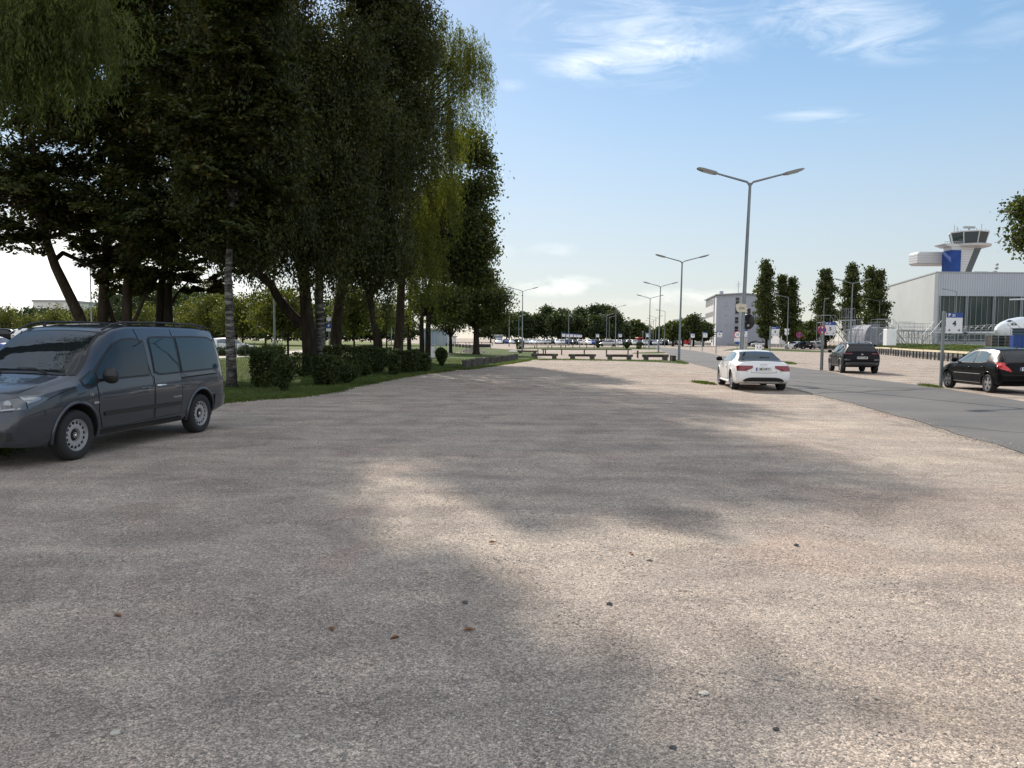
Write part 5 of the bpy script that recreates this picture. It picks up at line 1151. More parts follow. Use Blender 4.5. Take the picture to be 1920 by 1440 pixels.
for sg in (-1, 1):
    pane(van, VAN, [(2.36, 1.55), (2.5, 1.585), (2.75, 1.575), (2.98, 1.50), (3.2, 1.33), (3.42, 1.13)], [(2.30, 1.06), (3.0, 1.05), (3.42, 1.045)], sg, M['carglass'], 0.028)
    pane(van, VAN, [(3.50, 1.15), (3.56, 1.11), (3.72, 1.03)], [(3.49, 0.99), (3.72, 0.985)], sg, M['vanglass'], 0.02)
    pane(van, VAN, [(1.50, 1.60), (1.8, 1.61), (2.10, 1.60), (2.14, 1.56)], [(1.49, 1.07), (2.02, 1.06), (2.14, 1.10)], sg, M['vanglass'], 0.03)
    pane(van, VAN, [(0.33, 1.56), (0.42, 1.60), (0.9, 1.615), (1.41, 1.61)], [(0.24, 1.14), (0.30, 1.09), (0.9, 1.08), (1.41, 1.07)], sg, M['vanglass'], 0.03)
    d1 = door(van, VAN, [(2.22, 1.02), (2.8, 1.01), (3.46, 1.00)], [(2.22, .38), (2.9, .36), (3.38, .37), (3.46, .62)], sg, M['p_grey'], (2.42, .86), M['p_grey'])
    d2 = door(van, VAN, [(1.46, 1.04), (2.18, 1.035)], [(1.46, .40), (2.18, .385)], sg, M['p_grey'], (2.02, .88), M['chrome'])
    b = MB(); VAN.line(b, [(2.22, 1.02), (2.30, 1.30), (2.40, 1.66), (2.44, 1.745)], sg, .005); VAN.line(b, [(1.46, 1.0), (1.47, 1.4), (1.50, 1.76)], sg, .005); VAN.line(b, [(.34, .99), (1.44, .965)], sg, .012)
    VAN.line(b, [(3.86, .96), (4.15, .90), (4.38, .83)], sg, .005); VAN.line(b, [(4.42, .64), (4.42, .70)], sg, .004); b.build('seam', M['gap'], van)
    b = MB(); VAN.side(b, [(1.50, .585), (3.36, .585)], [(1.50, .535), (3.36, .535)], sg, .020, 24, 3); VAN.side(b, [(1.50, .590), (3.36, .590)], [(1.50, .53), (3.36, .53)], sg, .010, 24, 3); b.build('rub_strip', M['trim'], van)
    b = MB(); VAN.side(b, [(1.45, .335), (3.5, .335)], [(1.45, .275), (3.5, .275)], sg, .012, 24, 3); b.build('sill', M['trim'], van)
    mirror_part(van, VAN, 3.34, 1.04, sg, M['trim'], (0.22, 0.16, 0.22))
    b = MB(); x = 0.655
    b.tube([(sg * x, 3.05 - 2.44, 1.72), (sg * x, 2.85 - 2.44, 1.80), (sg * x, 2.6 - 2.44, 1.835), (sg * x, 1.8 - 2.44, 1.85), (sg * x, 0.8 - 2.44, 1.84), (sg * x, 0.42 - 2.44, 1.815), (sg * x, 0.26 - 2.44, 1.77)], [.014, .017, .017, .017, .017, .017, .014], 8)
    for d in (0.5, 1.15, 1.85, 2.55): b.tube([(sg * x, d - 2.44, 1.76), (sg * x, d - 2.44, 1.84)], [.035, .018], 8)
    b.build('roof_rail', M['trim'], van, smooth=50)
    # headlamp wraps round the corner
    xs2 = (sg * 0.36, sg * 0.835)
    lo_ = lambda x: 0.70 + 0.04 * (abs(x) - 0.36) / 0.475; hi_ = lambda x: 0.785 + 0.12 * (abs(x) - 0.36) / 0.475
    b = MB(); VAN.face(b, xs2, lo_, hi_, True, 0.014, 16, 6); VAN.side(b, [(4.36, .855), (4.50, .90), (4.66, .90)], [(4.36, .845), (4.50, .79), (4.66, .745)], sg, .014, 10, 5); h_ = b.build('headlight', M['lampdark'], van, smooth=60)
    b = MB()
    for x_, z_, r_, mi in ((0.50, .765, .042, 0), (0.67, .80, .055, 0), (0.60, .755, .028, 0)):
        y_ = VAN.scan(x_, z_, True) - 2.44
        rows = [[(sg * (x_ + r_ * math.sin(t) * math.cos(p_)), y_ + 0.012 + 0.4 * r_ * math.cos(t), z_ + r_ * math.sin(t) * math.sin(p_)) for p_ in [2 * math.pi * j / 12 for j in range(13)]] for t in [math.pi / 2 * i / 5 for i in range(6)]]
        b.grid(rows)
    lo2 = lambda x: 0.707 + 0.04 * (abs(x) - 0.36) / 0.475
    VAN.side(b, [(4.47, .875), (4.66, .885)], [(4.47, .85), (4.66, .80)], sg, .018, 6, 3); VAN.face(b, (sg * .37, sg * .80), lo2, lambda x: lo2(x) + 0.018, True, 0.018, 12, 2)
    b.build('lens', M['lampclear'], h_, smooth=60)
    b = MB(); y_ = VAN.scan(.58, .42, True) - 2.44; VAN.face(b, (sg * .40, sg * .76), .37, .47, True, .006, 10, 4); fo = b.build('fog_light', M['trim'], van)
    b = MB(); b.lathe([(0.001, y_ + .022), (.045, y_ + .020), (.05, y_)], (sg * .58, 0, .42), 'Y', 16); b.build('lens', M['lampclear'], fo, smooth=60)
    b = MB(); VAN.face(b, (sg * .66, sg * .80), .80, 1.28, False, .008, 6, 8); b.build('tail_light', M['lampred'], van)
    b = MB(); VAN.side(b, [(0.02, .60), (.46, .62)], [(.02, .40), (.46, .38)], sg, .028, 10, 4); VAN.face(b, (0, sg * .80), .40, .60, False, .03, 12, 4); b.build('rear_bumper', M['p_grey'], van, smooth=50)
    b = MB(); VAN.side(b, [(3.47, .745), (3.57, .745)], [(3.47, .715), (3.57, .715)], sg, .008, 6, 2); b.build('indicator', M['lampclear'], van)
for txt, d, z, s_ in (('TRAMPER', 1.60, .665, .058), ('Life', 3.60, .845, .060)):
    x = VAN.hw(d, z) + 0.0065; text_obj('lettering', txt, s_, M['chrome'], van, (-x, d - VAN.L / 2, z), (math.pi / 2, 0, -math.pi / 2), .001)
screen(van, VAN, 1.165, 1.70, .735, .60, True, M['carglass'])
screen(van, VAN, 1.08, 1.60, .66, .58, False, M['vanglass'], 'rear_window')
b = MB(); VAN.face(b, (-.40, .40), .58, .66, True, .01, 10, 3); b.build('grille', M['trim'], van)
b = MB(); VAN.face(b, (-.62, .62), .33, .40, True, .01, 12, 3); b.build('air_intake', M['trim'], van)
for sx_ in (-.45, .2):
    b = MB(); b.tube([(sx_, VAN.scan(sx_, 1.13, True) - 2.44 + .01, 1.15), (sx_ + .25, VAN.scan(sx_ + .25, 1.19, True) - 2.44 + .015, 1.20), (sx_ + .5, VAN.scan(min(.6, sx_ + .5), 1.19, True) - 2.44 + .012, 1.20)], .010, 5); b.build('wiper', M['trim'], van)
plate(van, VAN, 'ER CT 204', .50, True)

# ------------------------------------------------------------------ white coupe
CPE = Shape([(0, .46, .64, .79, .76, .66), (.03, .38, .70, .93, .83, .72), (.09, .31, .77, .985, .875, .77), (.30, .25, .85, .995, .905, .79), (.68, .22, .90, 1.03, .92, .765), (1.05, .20, .93, 1.18, .925, .675), (1.45, .20, .94, 1.31, .925, .61), (1.95, .20, .94, 1.368, .925, .59), (2.4, .20, .94, 1.37, .922, .585),
             (2.75, .20, .935, 1.325, .92, .60), (3.1, .20, .925, 1.165, .915, .66), (3.4, .20, .90, 1.01, .91, .75), (3.8, .20, .83, .93, .90, .78), (4.2, .22, .73, .83, .87, .74), (4.5, .25, .60, .69, .80, .66), (4.63, .30, .48, .54, .68, .55)], 0.03)
rl, fl_, rr2 = G(1374, 733.5), G(1347, 724.5), G(1462, 733.5)
hd_ = (Vector(fl_[:2]) - Vector(rl[:2])).normalized(); hd_ = (hd_ + Vector((0.06, 1)).normalized() * 2).normalized()
rgt = Vector((hd_.y, -hd_.x)); cen = Vector(rl[:2]) + rgt * 0.83 + hd_ * (CPE.L / 2 - 0.98); cen = cen * 1.035; cen.x += .02; hd_ = Vector((hd_.x + .045, hd_.y)).normalized()
cp = thing('coupe', 'white two door coupe seen from behind, parked at the road edge by the tall lamp', 'car', (cen.x, cen.y, 0), math.atan2(-hd_.x, hd_.y)); cp.scale = (.96,) * 3
AX = (0.98, 3.73)
make_body(cp, CPE, M['p_white'], AX, 0.90, 0.335, 0.385)
arch_lips(cp, CPE, AX, 0.335, 0.385, M['p_white'], 0.014)
add_wheels(cp, CPE, AX, 0.90, 0.335, 0.245, 'star')
for sg in (-1, 1):
    pane(cp, CPE, [(1.30, 1.13), (1.5, 1.24), (1.9, 1.285), (2.35, 1.285), (2.7, 1.22), (3.08, 1.02)], [(1.22, .985), (2.0, .965), (3.12, .955)], sg, M['paleglass'], .016)
    door(cp, CPE, [(1.62, .94), (3.05, .925)], [(1.66, .34), (3.0, .33), (3.05, .5)], sg, M['p_white'], (1.85, .80), M['p_white'])
    mirror_part(cp, CPE, 2.93, .97, sg, M['p_black'], (0.22, 0.13, 0.16))
    b = MB(); b.tube([(sg * (CPE.hw(d, .30) + .012), d - CPE.L / 2, .26) for d in np.linspace(1.42, 3.28, 9)], .035, 7); b.build('sill', M['p_white'], cp, smooth=60)
    b = MB(); f1 = lambda x: .685 + max(0, (.60 - abs(x))) * 0.40; f2 = lambda x: .862
    CPE.face(b, (sg * .36, sg * .868), f1, f2, False, .018, 24, 10); b.build('tail_light', M['lampred'], cp, smooth=60)
    b = MB(); b.lathe([(.045, -CPE.L / 2 - .02), (.045, -CPE.L / 2 + .2)], (sg * .58, 0, .335), 'Y', 14); b.build('exhaust', M['chrome'], cp, smooth=60)
screen(cp, CPE, 1.035, 1.305, .715, .545, False, M['carglass'], 'rear_window'); screen(cp, CPE, 1.02, 1.33, .70, .56, True, M['carglass'])
b = MB(); CPE.face(b, (-.66, .66), .33, lambda x: .47 - .10 * (abs(x) / .66) ** 6, False, .022, 30, 8); b.build('diffuser', M['trim'], cp)
b = MB()
for sg in (-1, 1):
    q = [(sg * .40, CPE.scan(.40, .69, False) - CPE.L / 2 - .004, .69), (sg * .42, CPE.scan(.42, .63, False) - CPE.L / 2 - .004, .635), (0, CPE.scan(0, .60, False) - CPE.L / 2 - .004, .615)]; b.tube(q, .005, 5)
b.build('boot_seam', M['gap'], cp)
b = MB(); CPE.face(b, (-.78, .78), .966, .985, False, .02, 20, 2); b.build('boot_lip', M['p_white'], cp)
b = MB()
for k in range(4):
    xc = -.084 + .056 * k; y = CPE.scan(xc, .885, False) - CPE.L / 2 - .012
    b.tube([(xc + .034 * math.cos(a), y, .885 + .034 * math.sin(a)) for a in [2 * math.pi * j / 20 for j in range(21)]], .005, 5, cap=False)
b.build('emblem', M['chrome'], cp, smooth=60)
text_obj('badge', 'A5', .055, M['chrome'], cp, (-.55, CPE.scan(.55, .665, False) - CPE.L / 2 - .008, .665)); text_obj('badge', 'TDI', .05, M['chrome'], cp, (.55, CPE.scan(.55, .665, False) - CPE.L / 2 - .008, .665))
plate(cp, CPE, 'MÜ HP 9', .745)
b = MB(); b.lathe([(.02, 0), (.018, .03), (.002, .05)], (0, 1.6 - CPE.L / 2, 1.325), 'Z', 8); b.build('aerial', M['p_white'], cp)

# ------------------------------------------------------------------ dark crossover
SUV = Shape([(0, .52, .78, .98, .74, .62), (.05, .43, .86, 1.08, .82, .66), (.12, .37, .95, 1.20, .86, .66), (.30, .33, 1.0, 1.42, .89, .63), (.55, .31, 1.01, 1.525, .90, .62), (1.3, .29, 1.0, 1.565, .90, .62), (2.1, .29, .99, 1.56, .90, .63), (2.55, .29, .98, 1.50, .90, .64), (2.95, .29, .97, 1.29, .90, .70), (3.25, .29, .95, 1.09, .89, .76), (3.75, .30, .86, .98, .865, .75), (4.05, .32, .70, .82, .78, .68), (4.2, .36, .55, .62, .66, .56)])
rl, fl_ = G(1587, 699.2), G(1563, 694.6); hd_ = (Vector(fl_[:2]) - Vector(rl[:2])).normalized(); rgt = Vector((hd_.y, -hd_.x))
cen = Vector(rl[:2]) + rgt * 0.80 + hd_ * (SUV.L / 2 - 0.76); cen.x -= .26
sv = thing('crossover', 'dark compact crossover seen from behind on the gravel across the road', 'car', (cen.x, cen.y, 0), math.atan2(-hd_.x, hd_.y))
AX = (0.76, 3.36)
make_body(sv, SUV, M['p_dark'], AX, 0.885, 0.335, 0.39)
arch_lips(sv, SUV, AX, 0.335, 0.39, M['cladding'], 0.03); add_wheels(sv, SUV, AX, 0.885, 0.335, 0.225, 'star')
for sg in (-1, 1):
    pane(sv, SUV, [(.62, 1.30), (.9, 1.40), (1.5, 1.435), (1.62, 1.435)], [(.55, 1.15), (1.0, 1.06), (1.62, 1.03)], sg, M['carglass'], .02); pane(sv, SUV, [(1.70, 1.435), (2.1, 1.43), (2.5, 1.36), (2.92, 1.10)], [(1.70, 1.03), (2.92, 1.01)], sg, M['paleglass'], .02)
    door(sv, SUV, [(1.66, .99), (2.85, .97)], [(1.66, .40), (2.85, .40)], sg, M['p_dark'], (1.85, .88)); door(sv, SUV, [(.98, 1.0), (1.62, .99)], [(1.05, .55), (1.2, .42), (1.62, .40)], sg, M['p_dark'], (1.15, .90))
    mirror_part(sv, SUV, 2.78, 1.03, sg, M['p_dark'], (0.21, 0.14, 0.17))
    b = MB(); SUV.face(b, (sg * .46, sg * .80), .985, 1.035, False, .012, 12, 3); b.build('tail_light', M['lampred'], sv, smooth=60)
    b = MB(); SUV.face(b, (sg * .56, sg * .83), .66, .74, False, .014, 12, 3); b.build('reversing_light', M['lampdark'], sv, smooth=60)
    b = MB(); SUV.side(b, [(1.16, .43), (2.98, .43)], [(1.16, .31), (2.98, .31)], sg, .014, 16, 3); b.build('sill', M['cladding'], sv)
    b = MB(); b.tube([(sg * .56, .5 - 2.1, 1.51), (sg * .56, .8 - 2.1, 1.575), (sg * .56, 1.6 - 2.1, 1.60), (sg * .56, 2.2 - 2.1, 1.575), (sg * .56, 2.4 - 2.1, 1.52)], .018, 6); b.build('roof_rail', M['trim'], sv, smooth=60)
screen(sv, SUV, 1.14, 1.44, .66, .58, False, M['carglass'], 'rear_window'); screen(sv, SUV, 1.10, 1.50, .70, .58, True, M['carglass'])
b = MB(); SUV.face(b, (-.78, .78), .42, .56, False, .016, 20, 4); b.build('bumper_cladding', M['cladding'], sv)
b = MB(); SUV.face(b, (-.60, .60), .47, .51, False, .022, 16, 2); b.build('bumper_trim', M['trim'], sv)
b = MB(); SUV.face(b, (-.60, .60), 1.455, 1.475, False, .10, 12, 2); b.build('spoiler', M['p_dark'], sv)
b = MB(); y = SUV.scan(0, .98, False) - 2.1 - .012; b.tube([(.055 * math.cos(a), y, .975 + .034 * math.sin(a)) for a in [2 * math.pi * j / 20 for j in range(21)]], .006, 5, cap=False); b.bar((-.022, y, .948), (-.008, y, 1.0), .006); b.bar((.012, y, .95), (.026, y, 1.002), .006); b.bar((-.016, y, .972), (.02, y, .978), .006); b.build('emblem', M['chrome'], sv)
plate(sv, SUV, 'HD LA 408', .80)
b = MB(); b.prism([(-.10, 0), (.10, 0), (-.06, .09), (-.09, .09)], -.012, .012, 'YZ'); o = b.build('aerial', M['p_dark'], sv); o.location = (0, .85 - 2.1, 1.54)

# ------------------------------------------------------------------ black hatchback
HAT = Shape([(0, .46, .72, .86, .74, .64), (.05, .37, .80, .97, .82, .69), (.14, .30, .87, 1.09, .86, .67), (.38, .25, .93, 1.31, .875, .61), (.60, .22, .94, 1.425, .875, .59), (1.15, .20, .94, 1.468, .875, .585), (1.75, .20, .93, 1.465, .875, .585), (2.2, .20, .92, 1.395, .875, .60), (2.65, .20, .905, 1.18, .873, .67), (3.0, .20, .885, 1.02, .868, .74), (3.45, .22, .81, .91, .85, .74), (3.82, .25, .66, .75, .78, .66), (4.03, .32, .50, .56, .64, .54)])
rl, fl_ = G(1841, 738.2), G(1774, 729.5); hd_ = (Vector(fl_[:2]) - Vector(rl[:2])).normalized(); rgt = Vector((hd_.y, -hd_.x))
cen = Vector(rl[:2]) + rgt * 0.77 + hd_ * (HAT.L / 2 - 0.72); cen = cen * 1.02; cen.x += .24
ht = thing('hatchback', 'black five door hatchback with bright red tail lamp beside the parking sign with number four', 'car', (cen.x, cen.y, 0), math.atan2(-hd_.x, hd_.y))
AX = (0.72, 3.26)
make_body(ht, HAT, M['p_black'], AX, 0.865, 0.305, 0.355)
arch_lips(ht, HAT, AX, 0.305, 0.355, M['p_black'], 0.014); add_wheels(ht, HAT, AX, 0.865, 0.305, 0.20, 'wide')
for sg in (-1, 1):
    pane(ht, HAT, [(.98, 1.28), (1.2, 1.335), (1.56, 1.35)], [(.90, 1.02), (1.2, .985), (1.56, .98)], sg, M['paleglass'], .02); pane(ht, HAT, [(1.65, 1.35), (1.95, 1.33), (2.3, 1.24), (2.62, 1.02)], [(1.65, .975), (2.62, .965)], sg, M['paleglass'], .02)
    pane(ht, HAT, [(2.68, 1.02), (2.72, .99), (2.80, .965)], [(2.68, .95), (2.80, .95)], sg, M['carglass'], .012)
    door(ht, HAT, [(1.60, .93), (2.72, .905)], [(1.60, .34), (2.72, .33)], sg, M['p_black'], (1.78, .80)); door(ht, HAT, [(.86, .94), (1.56, .93)], [(.98, .52), (1.10, .36), (1.56, .34)], sg, M['p_black'], (.99, .83))
    mirror_part(ht, HAT, 2.60, .97, sg, M['p_black'], (0.20, 0.13, 0.15))
    b = MB(); HAT.side(b, [(1.12, .605), (2.78, .60)], [(1.12, .585), (2.78, .58)], sg, .012, 20, 2); HAT.side(b, [(1.12, .315), (2.84, .31)], [(1.12, .30), (2.84, .295)], sg, .012, 20, 2); b.build('trim_strip', M['chrome'], ht)
    b = MB(); f1 = lambda x: .70 + .10 * (abs(x) - .52) / .33; f2 = lambda x: .74 + .27 * min(1, max(0, (abs(x) - .52) / .27))
    HAT.face(b, (sg * .52, sg * .852), f1, f2, False, .016, 16, 6); HAT.side(b, [(.06, 1.0), (.26, .99)], [(.06, .80), (.26, .94)], sg, .012, 8, 5); b.build('tail_light', M['lampbright'], ht, smooth=60)
screen(ht, HAT, 1.02, 1.36, .66, .55, False, M['carglass'], 'rear_window'); screen(ht, HAT, 1.03, 1.40, .70, .55, True, M['carglass'])
b = MB(); HAT.face(b, (-.80, .80), .60, .615, False, .012, 20, 2); HAT.face(b, (-.72, .72), .44, .46, False, .010, 20, 2); b.build('bumper_trim', M['trim'], ht)
b = MB(); b.tube([(-.03, HAT.scan(.03, 1.0, False) - HAT.L / 2 - .02, 1.0), (.12, HAT.scan(.12, 1.04, False) - HAT.L / 2 - .02, 1.04), (.36, HAT.scan(.36, 1.06, False) - HAT.L / 2 - .02, 1.05)], .014, 6); b.build('wiper', M['trim'], ht)
b = MB(); y = HAT.scan(0, .93, False) - HAT.L / 2 - .010
b.tube([(-.03, y, .895), (-.012, y, .93), (.0, y, .962), (.02, y, .968), (.03, y, .955)], [.006, .011, .010, .009, .006], 6); b.tube([(-.008, y, .935), (.012, y, .918), (.022, y, .895)], .006, 5); b.tube([(-.004, y, .95), (.032, y, .935)], .005, 5); b.build('emblem', M['chrome'], ht)
plate(ht, HAT, 'FÜ RM 247', .80)
b = MB(); b.prism([(-.05, 0), (.03, 0), (-.09, .16), (-.11, .16)], -.006, .006, 'YZ'); o = b.build('aerial', M['trim'], ht); o.location = (0, .72 - HAT.L / 2, 1.43)

# ------------------------------------------------------------------ other cars, coarser
def mid_car(name, label, sh, m, px, Y, heading, axles, track, r, z=0.0, glass=None, estate=False, group=None, zt=(1.0, 1.42)):
    x, y = XY(px, Y); t = thing(name, label, 'car', (x, y, z), heading, group)
    make_body(t, sh, m, axles, track, r, r + 0.05); add_wheels(t, sh, axles, track, r, 0.21, 'star'); L = sh.L
    for sg in (-1, 1):
        b = MB(); sh.side(b, [(L * .17, zt[1] - .16), (L * .24, zt[1] - .06), (L * .42, zt[1] - .03), (L * .55, zt[1] - .07), (L * .69, zt[0] + .02)], [(L * .15, zt[0] + .06), (L * .3, zt[0]), (L * .70, zt[0] - .01)], sg, .006, 18, 4); b.build('window', glass or M['carglass'], t, smooth=60)
        b = MB(); sh.face(b, (sg * .52, sg * .80), zt[0] - .22, zt[0] - .10, False, .012, 8, 3); b.build('tail_light', M['lampred'], t)
        mirror_part(t, sh, L * .66, zt[0], sg, m)
    b = MB(); sh.glassface(b, zt[0] + .06, zt[1] - .08, .64, .54, False, .01); b.build('rear_window', glass or M['carglass'], t, smooth=60)
    b = MB(); sh.glassface(b, zt[0] + .06, zt[1] - .06, .68, .55, True, .01); b.build('windscreen', glass or M['carglass'], t, smooth=60)
    plate(t, sh, '', zt[0] - .26); return t
mid_car('estate_car', 'black estate car with alloy wheels at the far left edge', SUV, M['p_black'], 10, 71, R(-68), (.76, 3.36), .885, .335, 0.62, zt=(1.05, 1.50))
mid_car('crossover', 'white crossover with dark rear window showing above the van bonnet', SUV, M['p_white'], 69, 72, R(-42), (.76, 3.36), .885, .335, 0.62, zt=(1.05, 1.50))
mid_car('hatchback', 'deep blue car at the left edge below the black estate', HAT, M['p_blue'], -14, 44, R(-95), (.72, 3.26), .865, .305, 0.10)
mid_car('hatchback', 'white hatchback behind the slim birch trunk beyond the path', HAT, M['p_white'], 432, 69, R(-52), (.72, 3.26), .865, .305, 0.0, M['paleglass'])
mid_car('hatchback', 'dark car just left of the white hatchback beyond the path', HAT, M['p_dark'], 396, 76, R(-40), (.72, 3.26), .865, .305, 0.25)
for px_, Y_, m_, hd2, lab in ((1489, 150, 'p_white', 20, 'white car parked right of the dark poplar trunk'), (1506, 146, 'p_dark', 15, 'dark grey car parked below the red round sign'), (1523, 152, 'p_silver', 25, 'silver car parked at the foot of the grass bank'), (1425, 175, 'p_silver', 60, 'pale car behind the white ticket machines'), (1412, 190, 'p_dark', 80, 'dark car by the grey office block fence')):
    mid_car('hatchback', lab, HAT, M[m_], px_, Y_, R(hd2), (.72, 3.26), .865, .305, 0.0)

def coarse_car(sh, m):                          # far cars are a few pixels: one mesh each
    s2 = Shape.__new__(Shape); b = sh.body(); L = sh.L
    for sg in (-1, 1):
        sh.side(b, [(L * .17, 1.26), (L * .24, 1.36), (L * .42, 1.40), (L * .55, 1.36), (L * .69, 1.02)], [(L * .15, 1.06), (L * .70, .97)], sg, .012, 8, 2, 1)
        for a in (.18, .81): b.lathe([(.02, sg * .60), (.31, sg * .60), (.31, sg * .88), (.02, sg * .88)], (0, L * a - L / 2, .31), 'X', 14, 2)
    sh.glassface(b, 1.05, 1.36, .64, .54, False, .012, 5, 3, 1); sh.glassface(b, 1.05, 1.38, .68, .55, True, .012, 5, 3, 1)
    return b.mesh('far_car', [m, M['carglass'], M['rubber']], 40)
HL = Shape([tuple(x) for x in [(0, .46, .72, .86, .74, .64), (.14, .30, .87, 1.09, .86, .67), (.60, .22, .94, 1.425, .875, .59), (1.75, .20, .93, 1.465, .875, .585), (2.65, .20, .905, 1.18, .873, .67), (3.0, .20, .885, 1.02, .868, .74), (3.82, .25, .66, .75, .78, .66), (4.03, .32, .50, .56, .64, .54)]], ns=14)
CM_ = {k: coarse_car(HL, M[k]) for k in ('p_white', 'p_silver', 'p_dark', 'p_black', 'p_blue', 'p_red')}
r5 = random.Random(33); cnt = 0
names = dict(p_white='white', p_silver='silver', p_dark='dark grey', p_black='black', p_blue='blue', p_red='red')
def far_car(px, Y, key, rz=0.0, label=None, group=None, sc_=1.0):
    o = link('parked_car', CM_[key]); x, y = XY(px, Y); o.location = (x, y, 0.0); o.rotation_euler = (0, 0, rz); o.scale = (sc_,) * 3
    tag(o, label or 'small %s car in the far rows parked below the dark tree line' % names[key], 'car', group or '%s cars in the far rows' % names[key]); return o
for row, (Y_, p0, p1, st) in enumerate(((212, 935, 1268, 8.4), (222, 930, 1262, 8.9), (206, 1150, 1262, 9.6))):
    px_ = p0
    while px_ < p1:
        if r5.random() < (0.86 if row != 1 else 0.6): far_car(px_ + r5.uniform(-.8, .8), Y_ + r5.uniform(-.6, .6), r5.choice(['p_white'] * 5 + ['p_silver'] * 4 + ['p_dark'] * 3 + ['p_black', 'p_blue']), math.pi * r5.randint(0, 1) + r5.uniform(-.05, .05))
        px_ += st
o = far_car(1140, 165, 'p_silver', R(80), 'silver car standing alone on the pale lot before the tree line', 'single far cars')
def box_van(name, label, cat, px, Y, m, L, W, H, rz):
    x, y = XY(px, Y); t = thing(name, label, cat, (x, y, 0), rz)
    b = MB(); b.box((0, -L * .1, H * .55), (W, L * .78, H * .84), bev=.08); b.box((0, L * .38, H * .38), (W * .96, L * .24, H * .5), bev=.1); b.build('body', m, t)
    b = MB(); b.box((0, L * .30 + .03, H * .78), (W * .84, .05 + L * .0, H * .22)); b.box((0, L * .295, H * .78), (W * 1.006, L * .12, H * .2)); b.box((0, -L * .49 - .015, H * .72), (W * .8, .04, H * .25)); b.build('window', M['carglass'], t)
    for a in (-.32, .32):
        for sg in (-1, 1): w = MB(); w.lathe([(.02, -.11), (.33, -.11), (.33, .11), (.02, .11)], (sg * (W / 2 - .1), a * L, .33), 'X', 16); w.build('wheel', M['rubber'], t)
    return t
box_van('van', 'red van at the far end of the gravel lot beside the lamp post', 'van', 1282, 232, M['p_red'], 4.6, 1.9, 1.9, R(78))
box_van('van', 'small white van left of the red van', 'van', 1266.5, 225, M['p_white'], 4.4, 1.8, 1.75, R(70))
box_van('van', 'white box van furthest left of the three vans at the end of the lot', 'van', 1248, 228, M['p_silver'], 4.8, 1.9, 1.9, R(72))
box_van('truck', 'red truck among the far parked cars', 'truck', 1197.5, 208, M['p_red'], 3.2, 1.4, 2.2, R(10))

# ================================================================== STREET FURNITURE
def hor(px): return 634.5 + (px - 960) * 0.0078     # photo row of the horizon at a column
# ---- double arm lamps
def lamp_parts(t, H, arms=2, lean=0.0, r0=0.088, single_dir=-1, reach=2.12):
    k = H / 8.0; tx_ = lean * H
    b = MB(); b.tube([(0, 0, -.05), (0, 0, 1.2), (lean * 1.2, 0, 1.25), (tx_, 0, H - .15), (tx_, 0, H)], [r0 * 1.15, r0 * 1.15, r0, r0 * .62, r0 * .75], 12)
    b.build('pole', M['steel'], t, smooth=50)
    for sg in ((-1, 1) if arms == 2 else (single_dir,)):
        e = (tx_ + sg * (reach - .80), 0, H + .36 if arms == 2 else H + .30); f = (tx_ + sg * reach, 0, H + .56 if arms == 2 else H + .42)
        b = MB(); b.tube([(tx_, 0, H - .10), (tx_ + sg * .12, 0, H + .04), e, tuple(e[i] + (f[i] - e[i]) * .3 for i in range(3))], [.055, .045, .036, .034], 8); b.build('arm', M['steel'], t, smooth=50)
        d = Vector((f[0] - e[0], 0, f[2] - e[2])); L = d.length; d.normalize(); n = Vector((-d.z, 0, d.x)) * (1 if sg > 0 else -1)
        o = Vector(e); V = []
        for s_, w_, up, dn in ((0, .09, .04, .04), (.08, .14, .055, .05), (.55 * L / .8, .155, .06, .05), (.90 * L, .13, .05, .035), (L, .07, .018, .01)):
            c = o + d * s_
            V.append([c + n * up * .8 + Vector((0, -w_, 0)), c + n * up + Vector((0, -w_ * .6, 0)), c + n * up + Vector((0, w_ * .6, 0)), c + n * up * .8 + Vector((0, w_, 0)), c - n * dn + Vector((0, w_, 0)), c - n * dn + Vector((0, -w_, 0))])
        b = MB(); vs_ = [p for r in V for p in r]; fs = [tuple(range(5, -1, -1)), tuple(range(24, 30))]
        for i in range(4):
            for j in range(6): fs.append((i * 6 + j, i * 6 + (j + 1) % 6, (i + 1) * 6 + (j + 1) % 6, (i + 1) * 6 + j))
        b.add(vs_, fs); h = b.build('lamp_head', M['lampgrey'], t, smooth=30)
        g = MB(); c0_, c1_ = o + d * .14 - n * .052, o + d * .70 * L - n * .053
        g.add([c0_ + Vector((0, -.12, 0)), c1_ + Vector((0, -.12, 0)), c1_ + Vector((0, .12, 0)), c0_ + Vector((0, .12, 0))], [(0, 1, 2, 3)]); 
        g.add([c0_ - n * .02 + Vector((0, -.10, 0)), c1_ - n * .02 + Vector((0, -.10, 0)), c1_ - n * .02 + Vector((0, .10, 0)), c0_ - n * .02 + Vector((0, .10, 0))], [(0, 1, 2, 3)])
        g.f += [(0, 1, 5, 4), (1, 2, 6, 5), (2, 3, 7, 6), (3, 0, 4, 7)]; g.m += [0] * 4
        g.build('lens', M['lampglass'], h)
LG = 'double armed lamps of the car park'
def lamp(label, px, pytop, H=8.0, base=None, lean=0.0, Y=None, rz=0.0, group=LG):
    Y = Y or (H - CAM_H) * FPX / (hor(px) - pytop); x, y = XY(px, Y) if base is None else base
    t = thing('street_lamp', label, 'street lamp', (x, y, 0), rz, group); lamp_parts(t, H, 2, lean); return t
L1 = lamp('tall double armed grey lamp with mirror and board, directly behind the white coupe', 1387, 337, 7.85, base=tuple(P(1387.5, 700, 30.6)[:2]), lean=0.026)
lamp('second double armed lamp, at the end of the beam barriers by the road', 1274, 497, 7.75, base=tuple(G(1273, 675.5)[:2]), lean=0.012)
